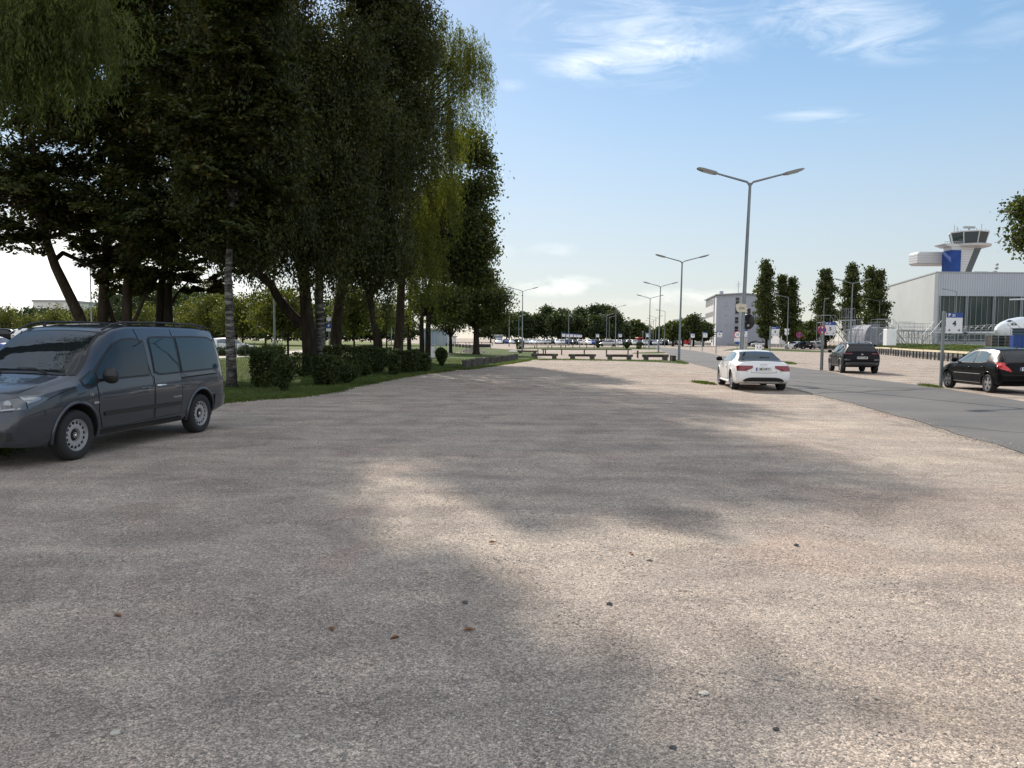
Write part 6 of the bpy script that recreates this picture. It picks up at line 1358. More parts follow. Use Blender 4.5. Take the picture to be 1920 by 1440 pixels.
lamp('double armed lamp standing on the left verge of the bend, third tallest on the road', 1235, 538.6, 8.0, lean=0.012)
lamp('double armed lamp beyond the third one, left of it', 1217, 560.5, 8.0, lean=0.006)
lamp('double armed lamp standing by the square bush right of the oak', 978.5, 549, 8.0, base=tuple(G(979, 657)[:2]))
lamp('double armed lamp in front of the tree line centre', 1066, 584, 8.0)
lamp('double armed lamp at the right end of the tree line', 1154, 577.5, 8.0)
lamp('double armed lamp among the poplars, right of the fourth', 1594, 533, 8.3, lean=.008)
lamp('double armed lamp half hidden by the round oak', 954.5, 573, 8.0)
lamp('small double lamp left in the row along the far road', 1229, 596, 8.0, group='far lamps along the road')
for px_, pt in ((1224.5, 600), (1220, 604), (1216, 608), (1213, 611)): lamp('tiny double lamp in the row receding along the far road', px_, pt, 8.0, group='far lamps along the road')
for px_, pt in ((972.5, 594), (997, 599.5), (1015, 602.5), (1068, 598), (1137, 592), (1142, 596), (1147, 599), (1150, 602)): lamp('thin double lamp standing in front of the far tree line', px_, pt, 8.0, group='thin lamps before the tree line')
def lamp1(label, px, pytop, H, sd, Y=None, reach=2.2, rz=0.0):
    Y = Y or (H - CAM_H) * FPX / (hor(px) - pytop); x, y = XY(px, Y)
    t = thing('street_lamp', label, 'street lamp', (x, y, 0), rz, 'single armed lamps'); lamp_parts(t, H, 1, 0.0, .08, sd, reach); return t
lamp1('single armed lamp before the hangar glazing, arm to the left', 1790, 548, 9.0, -1)
lamp1('single armed lamp at the left corner of the hangar', 1647, 566, 8.0, -1)
lamp1('single armed lamp in front of the forked poplar', 1476, 559, 8.0, -1)
lamp1('short armed lamp against the sky between the poplars', 1520, 591, 8.0, 1, reach=1.2)
lamp1('small lamp with arm to the left right of the far lamp row', 1246, 585, 8.0, -1)
lamp1('lamp at the left corner of the office block', 1342, 594, 8.0, 1, reach=1.2)
lamp1('grey lamp post on the lawn left of the willow', 515, 440, 9.0, 1)
lamp1('lamp post seen between the leaning maple and the brown trunk', 172.5, 500, 9.0, 1)
lamp1('lamp post on the lawn between the kinked trunk and the pale willow', 734, 560, 9.0, 1)
lamp1('bare lamp pole in the far right of the poplars', 1543, 565, 8.0, 1, reach=.8)

# ---- things fixed to the first lamp
lp_x, lp_y = L1.location.x, L1.location.y
def onlamp(py): return P(1390, py, lp_y).z
c_ = P(1391, 578, lp_y - .13); t = thing('notice_board', 'weathered cream board with scrawled letters tied to the tall lamp', 'sign', (c_.x, lp_y - .13, c_.z))
b = MB(); b.prism([(-.22, .15), (-.12, .19), (.17, .16), (.19, .02), (.22, -.17), (.02, -.14), (-.17, -.15), (-.23, -.02)], -.012, .012, 'XZ'); b.build('board', M['cardboard'], t)
text_obj('lettering', 'LKW', .14, M['wood'], t, (-.01, -.016, .0), (math.pi / 2, 0.12, 0), .001, sx=.8)
c_ = P(1400.5, 603, lp_y + .18); t = thing('traffic_mirror', 'round traffic mirror seen from its dark back, half behind the tall lamp pole', 'mirror', (c_.x, lp_y + .16, c_.z), R(-52))
b = MB(); b.lathe([(.001, -.06), (.16, -.05), (.27, -.015), (.315, .02), (.32, .05), (.30, .05)], axis='Y', n=32); b.build('back_shell', M['black'], t, smooth=50)
b = MB(); b.lathe([(.30, .048), (.16, .085), (.001, .10)], axis='Y', n=32); b.build('mirror_glass', M['chrome'], t, smooth=50)
b = MB(); b.lathe([(.001, -.085), (.05, -.085), (.05, -.05)], (.10, 0, -.16), 'Y', 14); b.bar((-.15, -.03, .02), (.0, -.05, .0), .02); b.build('bracket', M['mullion'], t)
c_ = P(1404, 583.5, lp_y + .02); t = thing('junction_box', 'small dark box clamped behind the board on the tall lamp', 'box', (c_.x, lp_y + .05, c_.z)); b = MB(); b.box((0, 0, 0), (.14, .12, .22), bev=.015); b.build('box', M['black'], t); b = MB(); b.box((0, -.07, 0), (.11, .02, .18)); b.build('lid', M['trim'], t)

# ---- numbered parking signs
SG = 'numbered parking signs along the road'
def parking_sign(num, px_pole, Y, label, px_c=None, detail=True, base=None, size=(.58, .73), ztop=2.68):
    x, y = base if base else XY(px_pole, Y); t = thing('parking_sign', label, 'sign', (x, y, 0), 0, SG)
    w, h = size; cx = .09 + w / 2 if px_c is None else px_c
    b = MB(); b.box((0, 0, (ztop + .06) / 2), (.085, .085, ztop + .06)); b.build('post', M['steel'], t)
    b = MB(); b.box((cx, -.01, ztop - h / 2), (w, .03, h)); pn = b.build('panel', M['signwhite'], t)
    b = MB(); b.box((cx, -.0285, ztop - h * .115 + .001), (w + .006, .008, h * .235)); b.build('header', M['signblue'], t)
    if detail:
        text_obj('lettering', 'P', h * .21, M['signwhite'], t, (cx - w * .33, -.034, ztop - h * .115), ext=.001, bold=.006); text_obj('lettering', '31', h * .16, M['signwhite'], t, (cx - w * .05, -.034, ztop - h * .128), ext=.001, bold=.005)
        text_obj('lettering', num, h * .36, M['black'], t, (cx, -.027, ztop - h * .53), ext=.001, bold=.010)
        for sg in (-1, 1):
            ax = cx + sg * w * .28; z = ztop - h * .85; b = MB()
            b.prism([(ax - .05, z - .010), (ax + .045, z - .010), (ax + .045, z + .010), (ax - .05, z + .010)], -.029, -.026, 'XZ')
            b.prism([(ax + sg * .058, z), (ax + sg * .008, z + .045), (ax - sg * .016, z + .045), (ax + sg * .030, z), (ax - sg * .016, z - .045), (ax + sg * .008, z - .045)], -.0305, -.0275, 'XZ'); b.build('arrow', M['black'], t)
    else: text_obj('lettering', num, h * .30, M['black'], t, (cx, -.027, ztop - h * .50), ext=.001, bold=.008)
    return t
parking_sign('4', 1765, 27.7, 'blue topped parking sign P 31 with large number four', base=tuple(G(1764, 726)[:2]))
parking_sign('5', 1543, 42.4, 'blue topped parking sign P 31 with number five behind a no stopping sign')
parking_sign('6', 1443.8, 59, 'blue topped parking sign P 31 with number six right of the tall lamp')
parking_sign('7', 1388, 75, 'blue topped parking sign with number seven almost hidden by the lamp pole')
parking_sign('8', 1343, 90, 'blue topped parking sign with number eight in front of the office block')
parking_sign('9', 1317, 106, 'blue topped parking sign with number nine left of the office block')
parking_sign('10', 1294.5, 126, 'small parking sign with number ten right of the second lamp')
for k, (px_, Y_, n_, lab) in enumerate(((1210.5, 128, '12', 'far white sign in the middle of the road lamps'), (1159, 150, '13', 'far white sign right of the forest edge lamps'), (1117, 165, '14', 'far white sign over the pale lot, alone left of the lamps'), (1053, 150, '15', 'first and leftmost in the cluster of white signs'), (1061, 165, '16', 'second in the cluster of white signs'), (1068, 168, '17', 'third in the cluster of white signs, behind the lamp pole'), (1075, 180, '18', 'fourth in the cluster of white signs'), (1081, 188, '19', 'fifth in the cluster of white signs'), (1086, 196, '20', 'last and smallest in the cluster of white signs'))):
    parking_sign(n_, px_, Y_, lab, detail=False, size=(.62, .75), ztop=2.75)

def round_sign(name, label, base, zc, r, kind, post_h=None, face_col=None, extra=None):
    t = thing(name, label, 'sign', (base[0], base[1], 0), 0)
    b = MB(); b.bar((0, 0.03, -.05), (0, 0.03, post_h or zc + r), .032, 8); b.build('post', M['steel'], t, smooth=50)
    b = MB(); b.lathe([(.001, -.012), (r, -.012), (r, .008), (.001, .008)], (0, 0, zc), 'Y', 32); dk = b.build('disc', M['signred'], t)
    b = MB(); b.lathe([(.001, -.017), (r * .80, -.017), (r * .80, -.0125)], (0, 0, zc), 'Y', 32); b.build('face', M['signblue'] if kind == 'stop' else M['signwhite'], dk)
    if kind == 'stop':
        for s_ in (-1, 1):
            b = MB(); d = r * .60; n_ = Vector((1, 0, -s_)).normalized() * r * .085
            p0, p1 = Vector((-d, 0, -d * s_)), Vector((d, 0, d * s_)); b.prism([((p0 + n_).x, zc + (p0 + n_).z), ((p1 + n_).x, zc + (p1 + n_).z), ((p1 - n_).x, zc + (p1 - n_).z), ((p0 - n_).x, zc + (p0 - n_).z)], -.022 - .001 * s_, -.018, 'XZ'); b.build('stroke', M['signred'], dk)
        for s_ in (-1, 1): b = MB(); zz = zc + s_ * r * .55; b.prism([(-.07, zz), (.0, zz + .07), (.07, zz), (.02, zz), (.02, zz - .05), (-.02, zz - .05), (-.02, zz)] if s_ > 0 else [(-.07, zz), (-.02, zz), (-.02, zz + .05), (.02, zz + .05), (.02, zz), (.07, zz), (0, zz - .07)], -.026, -.0225, 'XZ'); b.build('arrow', M['signwhite'], dk)
    if kind == 'num': text_obj('lettering', extra or '30', r * .8, M['black'], dk, (0, -.019, zc), ext=.001, bold=.006)
    return t
round_sign('no_stopping_sign', 'round red and blue no stopping sign with white arrows before the number five sign', XY(1540.6, 41.7), P(1541.5, 618.5, 41.7).z, .235, 'stop')
t = round_sign('speed_sign', 'pale red rimmed round sign with plates below, just left of the tall lamp pole', XY(1382.5, 76), P(1382.5, 627.5, 76).z, .36, 'num', extra='10')
b = MB(); b.box((.0, -.01, P(1382, 637, 76).z), (.62, .02, .34)); b.build('plate', M['signwhite'], t)
b = MB(); b.box((.0, -.01, P(1382, 643, 76).z), (.4, .02, .2)); b.build('plate', M['signblue'], t)
round_sign('no_stopping_sign', 'round red sign far behind, between the two poplar groups', XY(1498, 140), P(1498, 628, 140).z, .55, 'stop')
t = round_sign('no_stopping_sign', 'small red and blue sign with white plate on the grass bank', tuple(fence_pt(60, 2.2)), P(1645, 627, fence_pt(60, 2.2).y).z, .30, 'stop')
b = MB(); b.box((0, -.01, P(1645, 632.5, fence_pt(60, 2.2).y).z), (.5, .02, .28)); b.build('plate', M['signwhite'], t)
for k, (px_, py_, w_) in enumerate(((1475, 618.5, .85), (1474.3, 624.8, .8))):
    c_ = P(px_, py_, 118); t = thing('direction_plate', ['upper white plate with dark arrow on the bent lamp post', 'lower white plate on the bent lamp post'][k], 'sign', (c_.x, 117.8, c_.z)); b = MB()
    if k == 0: b.prism([(-.38, -.2), (.30, -.2), (.30, .2), (-.38, .2)], 0, .03, 'XZ'); b.build('panel', M['signwhite'], t); b = MB(); b.prism([(.31, -.2), (.62, 0), (.31, .2)], 0, .03, 'XZ'); b.build('arrow', M['black'], t)
    else: b.lathe([(.001, 0), (.34, 0), (.34, .03), (.001, .03)], axis='Y', n=24); b.build('panel', M['signwhite'], t); b = MB(); b.box((0, .05, 0), (.1, .06, .5)); b.build('bracket', M['steel'], t)
# parking sign between the trunks on the left
x, y = XY(617, 52); t = thing('parking_sign', 'blue and white parking sign under a round one between two trunks', 'sign', (x, y, 0))
b = MB(); b.bar((0, 0, -.05), (0, 0, P(617, 592, 52).z), .035, 8); b.build('post', M['steel'], t)
b = MB(); b.lathe([(.001, -.05), (.16, -.05), (.16, -.03), (.001, -.03)], (0, 0, P(617, 598, 52).z), 'Y', 24); b.build('round_plate', M['signwhite'], t)
z0_ = P(616, 611, 52).z; b = MB(); b.box((0, -.05, z0_), (.36, .02, .34)); b.build('panel', M['signblue'], t); text_obj('lettering', 'P', .26, M['signwhite'], t, (0, -.063, z0_), ext=.001, bold=.006)
b = MB(); b.box((0, -.05, P(616, 618, 52).z), (.36, .02, .22)); b.build('plate', M['signwhite'], t)
x, y = XY(840, 62); t = thing('marker_pole', 'thin white pole beside the goblet shaped bush', 'pole', (x, y, 0)); b = MB(); b.bar((0, 0, -.05), (0, 0, P(840, 629, 62).z), .035, 8); b.build('pole', M['white'], t); b = MB(); b.lathe([(.045, 0), (.045, .06), (.001, .08)], (0, 0, P(840, 629, 62).z - .02), 'Z', 8); b.build('cap', M['mullion'], t)

# ---- beam barriers: weathered beam on two rough stones
def rough_box(b, c, d, amp, seed, mi=0):
    r6 = random.Random(seed); n0 = len(b.v); b.box(c, d, mi, 0, 0.96, min(d) * .12)
    for i in range(n0, len(b.v)): v = b.v[i]; b.v[i] = (v[0] + r6.uniform(-amp, amp), v[1] + r6.uniform(-amp, amp), v[2] + r6.uniform(-amp, amp) * .7)
def barrier(label, px0, px1, pyb, seed, hb=.42):
    p0, p1 = G(px0, pyb), G(px1, pyb + .3); c = (p0 + p1) / 2; w = (p1 - p0).length; rz = math.atan2(p1.y - p0.y, p1.x - p0.x)
    t = thing('beam_barrier', label, 'barrier', (c.x, c.y, 0), rz, 'beam barriers at the end of the gravel')
    b = MB(); rough_box(b, (0, 0, hb * .74), (w, .24, hb * .46), .012, seed); b.build('beam', M['wood'], t)
    for sg in (-1, 1): b = MB(); rough_box(b, (sg * w * .36, -.02, hb * .44), (w * .17, .36, hb * 1.0), .03, seed + sg + 5); b.build('stone', M['stone'], t)
barrier('weathered beam on two stones, leftmost of the four in line', 996, 1046, 672.3, 1); barrier('weathered beam on two stones, second from the left in line', 1066, 1117, 673.2, 2); barrier('weathered beam on two stones, third from the left in line', 1136, 1186, 674.0, 3); barrier('weathered beam on two stones nearest the road and second lamp', 1204, 1253, 675.4, 4, .48)
barrier('smaller beam on stones set further back, beside the stone block row', 970, 1008, 662.5, 6, .34)
# short posts right of the last beam
for k, px_ in enumerate((1257.5, 1261.5, 1265.5)):
    g = G(px_, 677.0 + k * .4); t = thing('wooden_stake', 'short dark stake between the last beam and the second lamp', 'post', (g.x, g.y, 0), 0, 'short stakes by the second lamp'); b = MB(); b.box((0, 0, .2), (.12, .12, .46), 0, .3 * k, .9, .01); b.build('stake', M['wood'], t); b = MB(); b.box((0, 0, .44), (.13, .13, .02), 0, .3 * k); b.build('cap', M['concrete'], t)
# ---- stone blocks
BG2 = 'row of dark stone blocks beside the gravel'
for k, (a, b_, yb) in enumerate(((868.6, 880, 689.6), (881.5, 892.5, 687.2), (893.5, 902, 684.6), (903, 914.5, 683.4), (916, 927.5, 681.6), (928.5, 937, 680.2), (939, 948.5, 678.4), (949.5, 956, 677.2), (957, 963, 675.8), (964, 970.5, 674.2))):
    g = G((a + b_) / 2, yb); w = (b_ - a) / FPX * g.y * .84
    b = MB(); rough_box(b, (0, 0, .20), (w, .55, .46), .025, 40 + k); o = b.build('stone_block', M['stone']); o.location = (g.x, g.y + .25, 0); o.rotation_euler = (0, 0, R(-25) + .1 * math.sin(k * 3))
    tag(o, 'dark rough stone block in the slanting row at the grass edge' if k else 'first and nearest dark stone block of the row at the grass edge', 'block', BG2)
for k in range(13):
    px_ = 812 + 75 * k / 12; yb = 646.2 + 7.0 * k / 12; g = G(px_, yb); b = MB(); rough_box(b, (0, 0, .25), (.42, .5, .55), .03, 60 + k); o = b.build('stone_block', M['stone']); o.location = (g.x, g.y, 0); o.rotation_euler = (0, 0, .3)
    tag(o, 'small dark stone block in the far row before the shed', 'block', 'far row of stone blocks before the shed')
# ---- timber rails
def rail(label, posts, pyrail, pyb, rail_px, group, m='wood', th_=.09):
    t = None; g0 = G(posts[0], pyb); t = thing('timber_rail', label, 'fence', (g0.x, g0.y, 0), 0, group)
    zr = None
    for px_ in posts:
        g = G(px_, pyb + (px_ - posts[0]) * .0035); h = P(px_, pyrail, g.y).z; zr = h if zr is None else zr
        b = MB(); b.box((g.x - g0.x, g.y - g0.y, zr / 2), (th_ * 1.25, th_ * 1.25, zr + .02)); b.build('post', M[m], t)
    a, c = G(rail_px[0], pyb + (rail_px[0] - posts[0]) * .0035), G(rail_px[1], pyb + (rail_px[1] - posts[0]) * .0035)
    b = MB(); d = c - a; b.box(((a.x + c.x) / 2 - g0.x, (a.y + c.y) / 2 - g0.y, zr + th_ * .6), (d.length, th_ * 1.2, th_), 0, math.atan2(d.y, d.x)); b.build('rail', M[m], t); return t
rail('long dark timber rail just behind the four beams', (1018.6, 1022.6, 1053, 1095.5, 1137, 1177.5), 656, 665.5, (1015, 1184), 'dark timber rails between the gravel lots')
rail('middle timber rail left half, behind the grass strip', (982, 1002.5, 1006.5, 1027.4, 1034.5, 1051.4, 1060.5), 647.4, 653.0, (981, 1066), 'dark timber rails between the gravel lots')
rail('middle timber rail right half between the clipped bushes', (1074, 1087, 1100, 1114, 1147.5, 1168.5, 1207), 647.2, 652.8, (1066, 1212), 'dark timber rails between the gravel lots')
rail('far timber rail behind the oak on the left', (833.5, 853.5, 858.5, 873.5, 879.5, 903, 923.5), 642, 648, (833, 924), 'dark timber rails between the gravel lots')
for k, (px_, yb, h_, col, lab) in enumerate(((1195.5, 671, .62, 'wood', 'lone timber post right of the long dark rail'), (1215.5, 654, .8, 'signwhite', 'white topped post at the end of the middle rail'), (1008.5, 663.4, .55, 'concrete', 'short pale post left of the long rail'), (805.5, 691, .62, 'wood', 'short dark post at the foot of the alder hedge'))):
    g = G(px_, yb); t = thing('post', lab, 'post', (g.x, g.y, 0)); b = MB(); b.box((0, 0, h_ / 2), (.13, .13, h_ + .05), 0, .2, .95, .012); b.build('shaft', M[col], t); b = MB(); b.box((0, 0, h_ + .03), (.14, .14, .02), 0, .2); b.build('cap', M['concrete'], t)
# ---- utility cabinet, trough, rubble
g = G(809.5, 672); t = thing('utility_cabinet', 'grey utility cabinet half hidden behind the alder trunks', 'cabinet', (g.x, g.y, 0), .1)
b = MB(); b.box((0, 0, .52), (.60, .4, 1.04), bev=.02); b.build('body', M['concrete'], t); b = MB(); b.box((0, -.205, .52), (.52, .02, .88)); d = b.build('door', M['signwhite'], t); b = MB(); b.box((.18, -.225, .55), (.03, .03, .14)); b.build('handle', M['black'], d); b = MB(); b.box((0, 0, 1.06), (.66, .46, .05)); b.build('roof', M['concrete'], t)
g = G(906, 653.0); t = thing('trough', 'long dark trough with pale ends beneath the round oak', 'trough', (g.x, g.y, 0), -.05)
w = 27 / FPX * g.y; b = MB(); b.box((0, 0, .40), (w, .8, .56), 0, 0, 1.02, .03); b.build('basin', M['trim'], t)
for sg in (-1, 1): b = MB(); b.box((sg * (w / 2 + .06), 0, .36), (.10, .9, .74), bev=.02); b.build('end_panel', M['concrete'], t)
g = G(886, 661.5); r7 = random.Random(3); b = MB(); rows = []
for i in range(17):
    rr0 = i / 16; rows.append([(1.75 * rr0 * math.cos(a) * (1 + .15 * math.sin(3 * a)), .9 * rr0 * math.sin(a), max(-.02, (.62 * (1 - rr0) ** 1.1 + .10 * math.sin(7 * a + i) * (1 - rr0) + r7.uniform(-.05, .05) * (1 if i < 16 else 0)))) for a in [2 * math.pi * j / 28 for j in range(29)]])
b.grid(rows)
for k in range(60):
    a, q = r7.uniform(0, 6.3), r7.uniform(.1, 1); s_ = r7.uniform(.05, .16); rough_box(b, (1.7 * q * math.cos(a), .85 * q * math.sin(a), .55 * (1 - q)), (s_, s_ * .9, s_ * .7), .02, k)
o = b.build('rubble_heap', M['rubble']); o.location = (g.x, g.y, 0); tag(o, 'low pale heap of rubble on the grass before the trough', 'rubble heap')
g = G(962, 660.5); b = MB(); b.lathe([(.62, 0), (.62, .1), (.30, .2), (.001, .22)], n=14); o = b.build('manhole_cover', M['concrete'], smooth=30); o.location = (g.x, g.y, 0); tag(o, 'low round concrete manhole on the pale lot behind the stone blocks', 'manhole')

# ---- right-hand barrier: rails with posts, concrete blocks behind
t0 = -9.0; k = 0
while t0 < 121:
    if not (57.5 < t0 < 58.5):
        a = fence_pt(t0); th0 = math.atan2(FD.y, FD.x); t = thing('guard_rail', 'pale topped timber rail section running along the foot of the grass bank', 'fence', (a.x, a.y, 0), th0, 'guard rail sections below the grass bank')
        b = MB(); b.box((2.95, 0, .80 + .02 * math.sin(k * 5)), (5.8, .14, .17)); b.build('rail', M['palewood'], t)
        for q in (0.3, 1.75, 3.2, 4.65): b = MB(); b.box((q, 0.0, .37), (.12, .12, .76)); b.build('post', M['wood'], t)
    t0 += 6.0; k += 1
bb = MB(); bb.prism([(-.26, 0), (.26, 0), (.26, .58), (.14, .58), (.10, .26), (-.10, .26), (-.14, .58), (-.26, .58)], -.22, .22, 'XZ'); blk = bb.mesh('concrete_block', M['concrete'])
for i in range(112):
    p = fence_pt(-8.5 + i * 1.17, .62); o = link('concrete_block', blk); o.location = (p.x, p.y, 0); o.rotation_euler = (0, 0, math.atan2(FD.y, FD.x) + .05 * math.sin(i * 7)); o.scale = (1, 1, 1 + .1 * math.sin(i * 3.3))
    tag(o, 'pale notched concrete block in the line behind the guard rail', 'block', 'concrete blocks behind the guard rail')
pA, pB = fence_pt(122), Vector(XY(1300, 232))
for i in range(46):
    p = pA.lerp(pB, (i + .5) / 46); o = link('concrete_block', blk); o.location = (p.x, p.y, 0); o.rotation_euler = (0, 0, math.atan2((pB - pA).y, (pB - pA).x) + .1 * math.sin(i * 5)); o.scale = (1.5, 1, 1.4)
    tag(o, 'pale concrete block in the far line before the poplars and office block', 'block', 'concrete blocks of the far line')
for k, px_ in enumerate((1419.5, 1425.5)):
    g = XY(px_, 120); t = thing('ticket_machine', 'white ticket machine with black dial, %s of the pair' % ('left' if k == 0 else 'right'), 'machine', (g[0], g[1], 0), 0, 'pair of white ticket machines'); b = MB(); b.box((0, 0, .44), (.42, .4, .9), bev=.03); b.build('housing', M['white'], t); b = MB(); b.lathe([(.001, -.215), (.085, -.215), (.085, -.2)], (0, 0, .55), 'Y', 16); b.build('dial', M['black'], t)
g = XY(1398, 74); t = thing('bollard', 'pale slanting post with a dark band right of the tall lamp pole', 'post', (g[0], g[1], 0)); b = MB(); b.box((0, 0, .9), (.3, .3, 1.85), 0, 0, .8, .02); b.build('shaft', M['concrete'], t); b = MB(); b.box((0, 0, 1.5), (.29, .29, .4)); b.build('band', M['signblue'], t)

# ---- airfield side: fence, stairs, platforms, cabinet, containers, airliner
ta = -6; zt = 1.15
k = 0
while ta < 112:
    a = fence_pt(ta, 15.0); th0 = math.atan2(FD.y, FD.x); t = thing('security_fence', 'wire security fence section with forked posts along the airfield edge', 'fence', (a.x, a.y, zt), th0, 'security fence sections')
    for q in (0.0, 3.0):
        b = MB(); b.bar((q, 0, -.1), (q, 0, 2.3), .035, 6); b.bar((q, 0, 2.25), (q, .42, 2.75), .028, 5); b.bar((q, 0, 2.25), (q, -.42, 2.75), .028, 5); b.build('post', M['steel'], t)
    b = MB()
    for z_ in (.1, .8, 1.5, 2.2): b.bar((0, 0, z_), (6, 0, z_), .010, 4)
    for s_ in (-.42, -.21, .21, .42): b.bar((0, s_, 2.25 + abs(s_) * 1.19), (6, s_, 2.25 + abs(s_) * 1.19), .008, 4)
    for q in range(25): b.bar((q * .25, 0, .1), (q * .25, 0, 2.2), .006, 4)
    b.build('wire_mesh', M['steel'], t)
    ta += 6; k += 1
def apx(px, Y): x, y = XY(px, Y); return (x, y, zt)
def frame_box(b, x0, x1, y0, y1, z0, z1, r=.04):
    for x in (x0, x1):
        for y in (y0, y1): b.bar((x, y, z0), (x, y, z1), r, 5)
    for z in (z0, z1):
        for y in (y0, y1): b.bar((x0, y, z), (x1, y, z), r, 5)
        for x in (x0, x1): b.bar((x, y0, z), (x, y1, z), r, 5)
M['alu'] = mat('aluminium', (0.30, 0.31, 0.33), 0.5, 0.4)
def stairs(label, px, Y, H, run, sg, width=1.6):
    p = apx(px, Y); t = thing('boarding_stairs', label, 'stairs', p, 0, 'aircraft boarding stairs')
    b = MB()
    for y in (-width / 2, width / 2): b.bar((0, y, .3), (sg * run, y, H), .055, 6)
    b.build('stringer', M['alu'], t)
    b = MB(); n = int(H / .22)
    for i in range(n): f = (i + .5) / n; b.box((sg * run * f, 0, .3 + (H - .3) * f), (.26, width, .04))
    b.build('tread', M['alu'], t)
    b = MB()
    for y in (-width / 2, width / 2):
        b.bar((0, y, 1.3), (sg * run, y, H + 1.0), .022, 5); b.bar((sg * run, y, H + 1.0), (sg * (run + 2), y, H + 1.0), .022, 5)
        for i in range(6): f = i / 5; b.bar((sg * run * f, y, .3 + (H - .3) * f), (sg * run * f, y, 1.3 + (H - .3) * f), .018, 5)
        b.bar((sg * (run + 2), y, H), (sg * (run + 2), y, H + 1.0), .018, 5)
    b.build('railing', M['alu'], t)
    b = MB(); b.box((sg * (run + 1), 0, H - .05), (2, width, .1)); 
    for x in (run, run + 2):
        for y in (-.7, .7): b.bar((sg * x, y, 0), (sg * x, y, H), .04, 6)
    b.bar((sg * run, -.7, .3), (sg * (run + 2), -.7, H - .2), .022, 5); b.build('platform', M['alu'], t); return t
stairs('aluminium boarding stairs leaning left of the white cabinet', 1653, 100, 2.0, 1.9, 1, 1.2); stairs('silver boarding stairs with long handrails right of the white cabinet', 1692, 95, 2.2, 1.6, -1); stairs('tall boarding stairs below the poplar with the number five sign', 1588, 112, 3.2, 2.2, -1); stairs('boarding stairs near the hangar corner', 1736, 92, 2.0, 1.4, 1)
def scaffold(label, px0, px1, Y, H, top, n=5):
    a, c = apx(px0, Y), apx(px1, Y); w = c[0] - a[0]; t = thing('work_platform', label, 'scaffold', a, 0, 'aircraft work platforms')
    b = MB(); 
    for i in range(n + 1): 
        x = w * i / n
        for y in (0, 2.2): b.bar((x, y, 0), (x, y, H), .032, 5)
        if i < n:
            b.bar((x, 0, .2), (x + w / n, 0, H - .1), .018, 5); b.bar((x + w / n, 2.2, .2), (x, 2.2, H - .1), .018, 5); b.bar((x, 0, H * .55), (x + w / n, 0, H * .55), .018, 5)
    b.build('legs', M['alu'], t)
    b = MB(); b.box((w / 2, 1.1, H + .05), (w + .3, 2.4, .12)); b.build('deck', M['alu'], t)
    b = MB()
    for y in (0, 2.2):
        for z_ in (.55, top): b.bar((0, y, H + z_), (w, y, H + z_), .018, 5)
        for i in range(2 * n + 1): b.bar((w * i / (2 * n), y, H + .1), (w * i / (2 * n), y, H + top), .018, 5)
    b.build('railing', M['alu'], t); return t
scaffold('long railed work platform in front of the pale hangar wall', 1690, 1748, 96, 1.75, 1.0, 6); scaffold('work platform with high railings left of the grey tent', 1596, 1616, 108, 2.0, 1.5, 3); scaffold('low work platform at the foot of the hangar wall', 1640, 1662, 112, 2.3, 1.0, 3); scaffold('tall twin cage platform below the third poplar', 1584, 1601, 118, 3.6, 1.9, 2)
p0, p1 = apx(1615, 112), apx(1650, 112); w = p1[0] - p0[0]; t = thing('storage_tent', 'rounded grey fabric storage tent behind the airfield fence', 'tent', ((p0[0] + p1[0]) / 2, 114, zt))
H_ = P(1632, 609, 112).z - zt; M['fabric'] = mat('tent_fabric', (0.16, 0.17, 0.21), 0.8, noise=(1.2, (0.24, 0.25, 0.29), (1, 1, 1)))
b = MB(); rows = []
for i in range(9): rows.append([(w / 2 * math.cos(a) * (1 + .01 * math.sin(i * 3)), -3 + 6 * i / 8, H_ * max(0, math.sin(a)) ** .7) for a in [math.pi * j / 16 for j in range(17)]])
b.grid(rows); n0 = len(rows[0]); b.f += [tuple(range(n0)), tuple(range(8 * n0, 9 * n0))]; b.m += [0, 0]; b.build('cover', M['fabric'], t, smooth=50)
b = MB()
for i in (0, 4, 8): b.tube([(w / 2 * 1.01 * math.cos(a), -3.02 + 6.04 * i / 8, H_ * 1.01 * max(0, math.sin(a)) ** .7) for a in [math.pi * j / 16 for j in range(17)]], .05, 5)
b.build('hoop', M['alu'], t)
p0, p1 = apx(1659, 88), apx(1677, 88); w = p1[0] - p0[0]; h_ = P(1668, 617, 88).z - zt; t = thing('equipment_cabinet', 'bright white equipment cabinet behind the airfield fence', 'cabinet', ((p0[0] + p1[0]) / 2, 88, zt)); b = MB(); b.box((0, 0, h_ / 2), (w, .9, h_), bev=.03); b.build('body', M['white'], t)
for sg in (-1, 1): b = MB(); b.box((sg * w * .24, -.46, h_ * .5), (w * .46, .02, h_ * .9)); b.build('door', M['white'], t)
b = MB(); b.box((w * .24, -.475, h_ * .68), (w * .16, .02, h_ * .3)); b.build('vent', M['signwhite'], t)
p0 = apx(1897, 66); b_w = 9.0; t = thing('shipping_container', 'blue grey ribbed container at the right edge behind the fence', 'container', (p0[0] + b_w / 2 * math.cos(math.atan2(p0[0], 66)) + 1.25 * math.sin(math.atan2(p0[0], 66)), 66 - b_w / 2 * math.sin(math.atan2(p0[0], 66)) + 1.25 * math.cos(math.atan2(p0[0], 66)), zt), -math.atan2(p0[0], 66))
M['blueribs'] = ribbed_mat('blue_container', (0.06, 0.10, 0.15), 1.2, 'Z', .05, .6); hh = P(1905, 616.5, 66).z - zt
b = MB(); b.box((0, 0, hh / 2), (b_w, 2.4, hh), bev=.05); b.build('body', M['blueribs'], t); b = MB(); b.box((0, 0, hh + .04), (b_w + .1, 2.5, .06)); b.build('roof', M['mullion'], t)
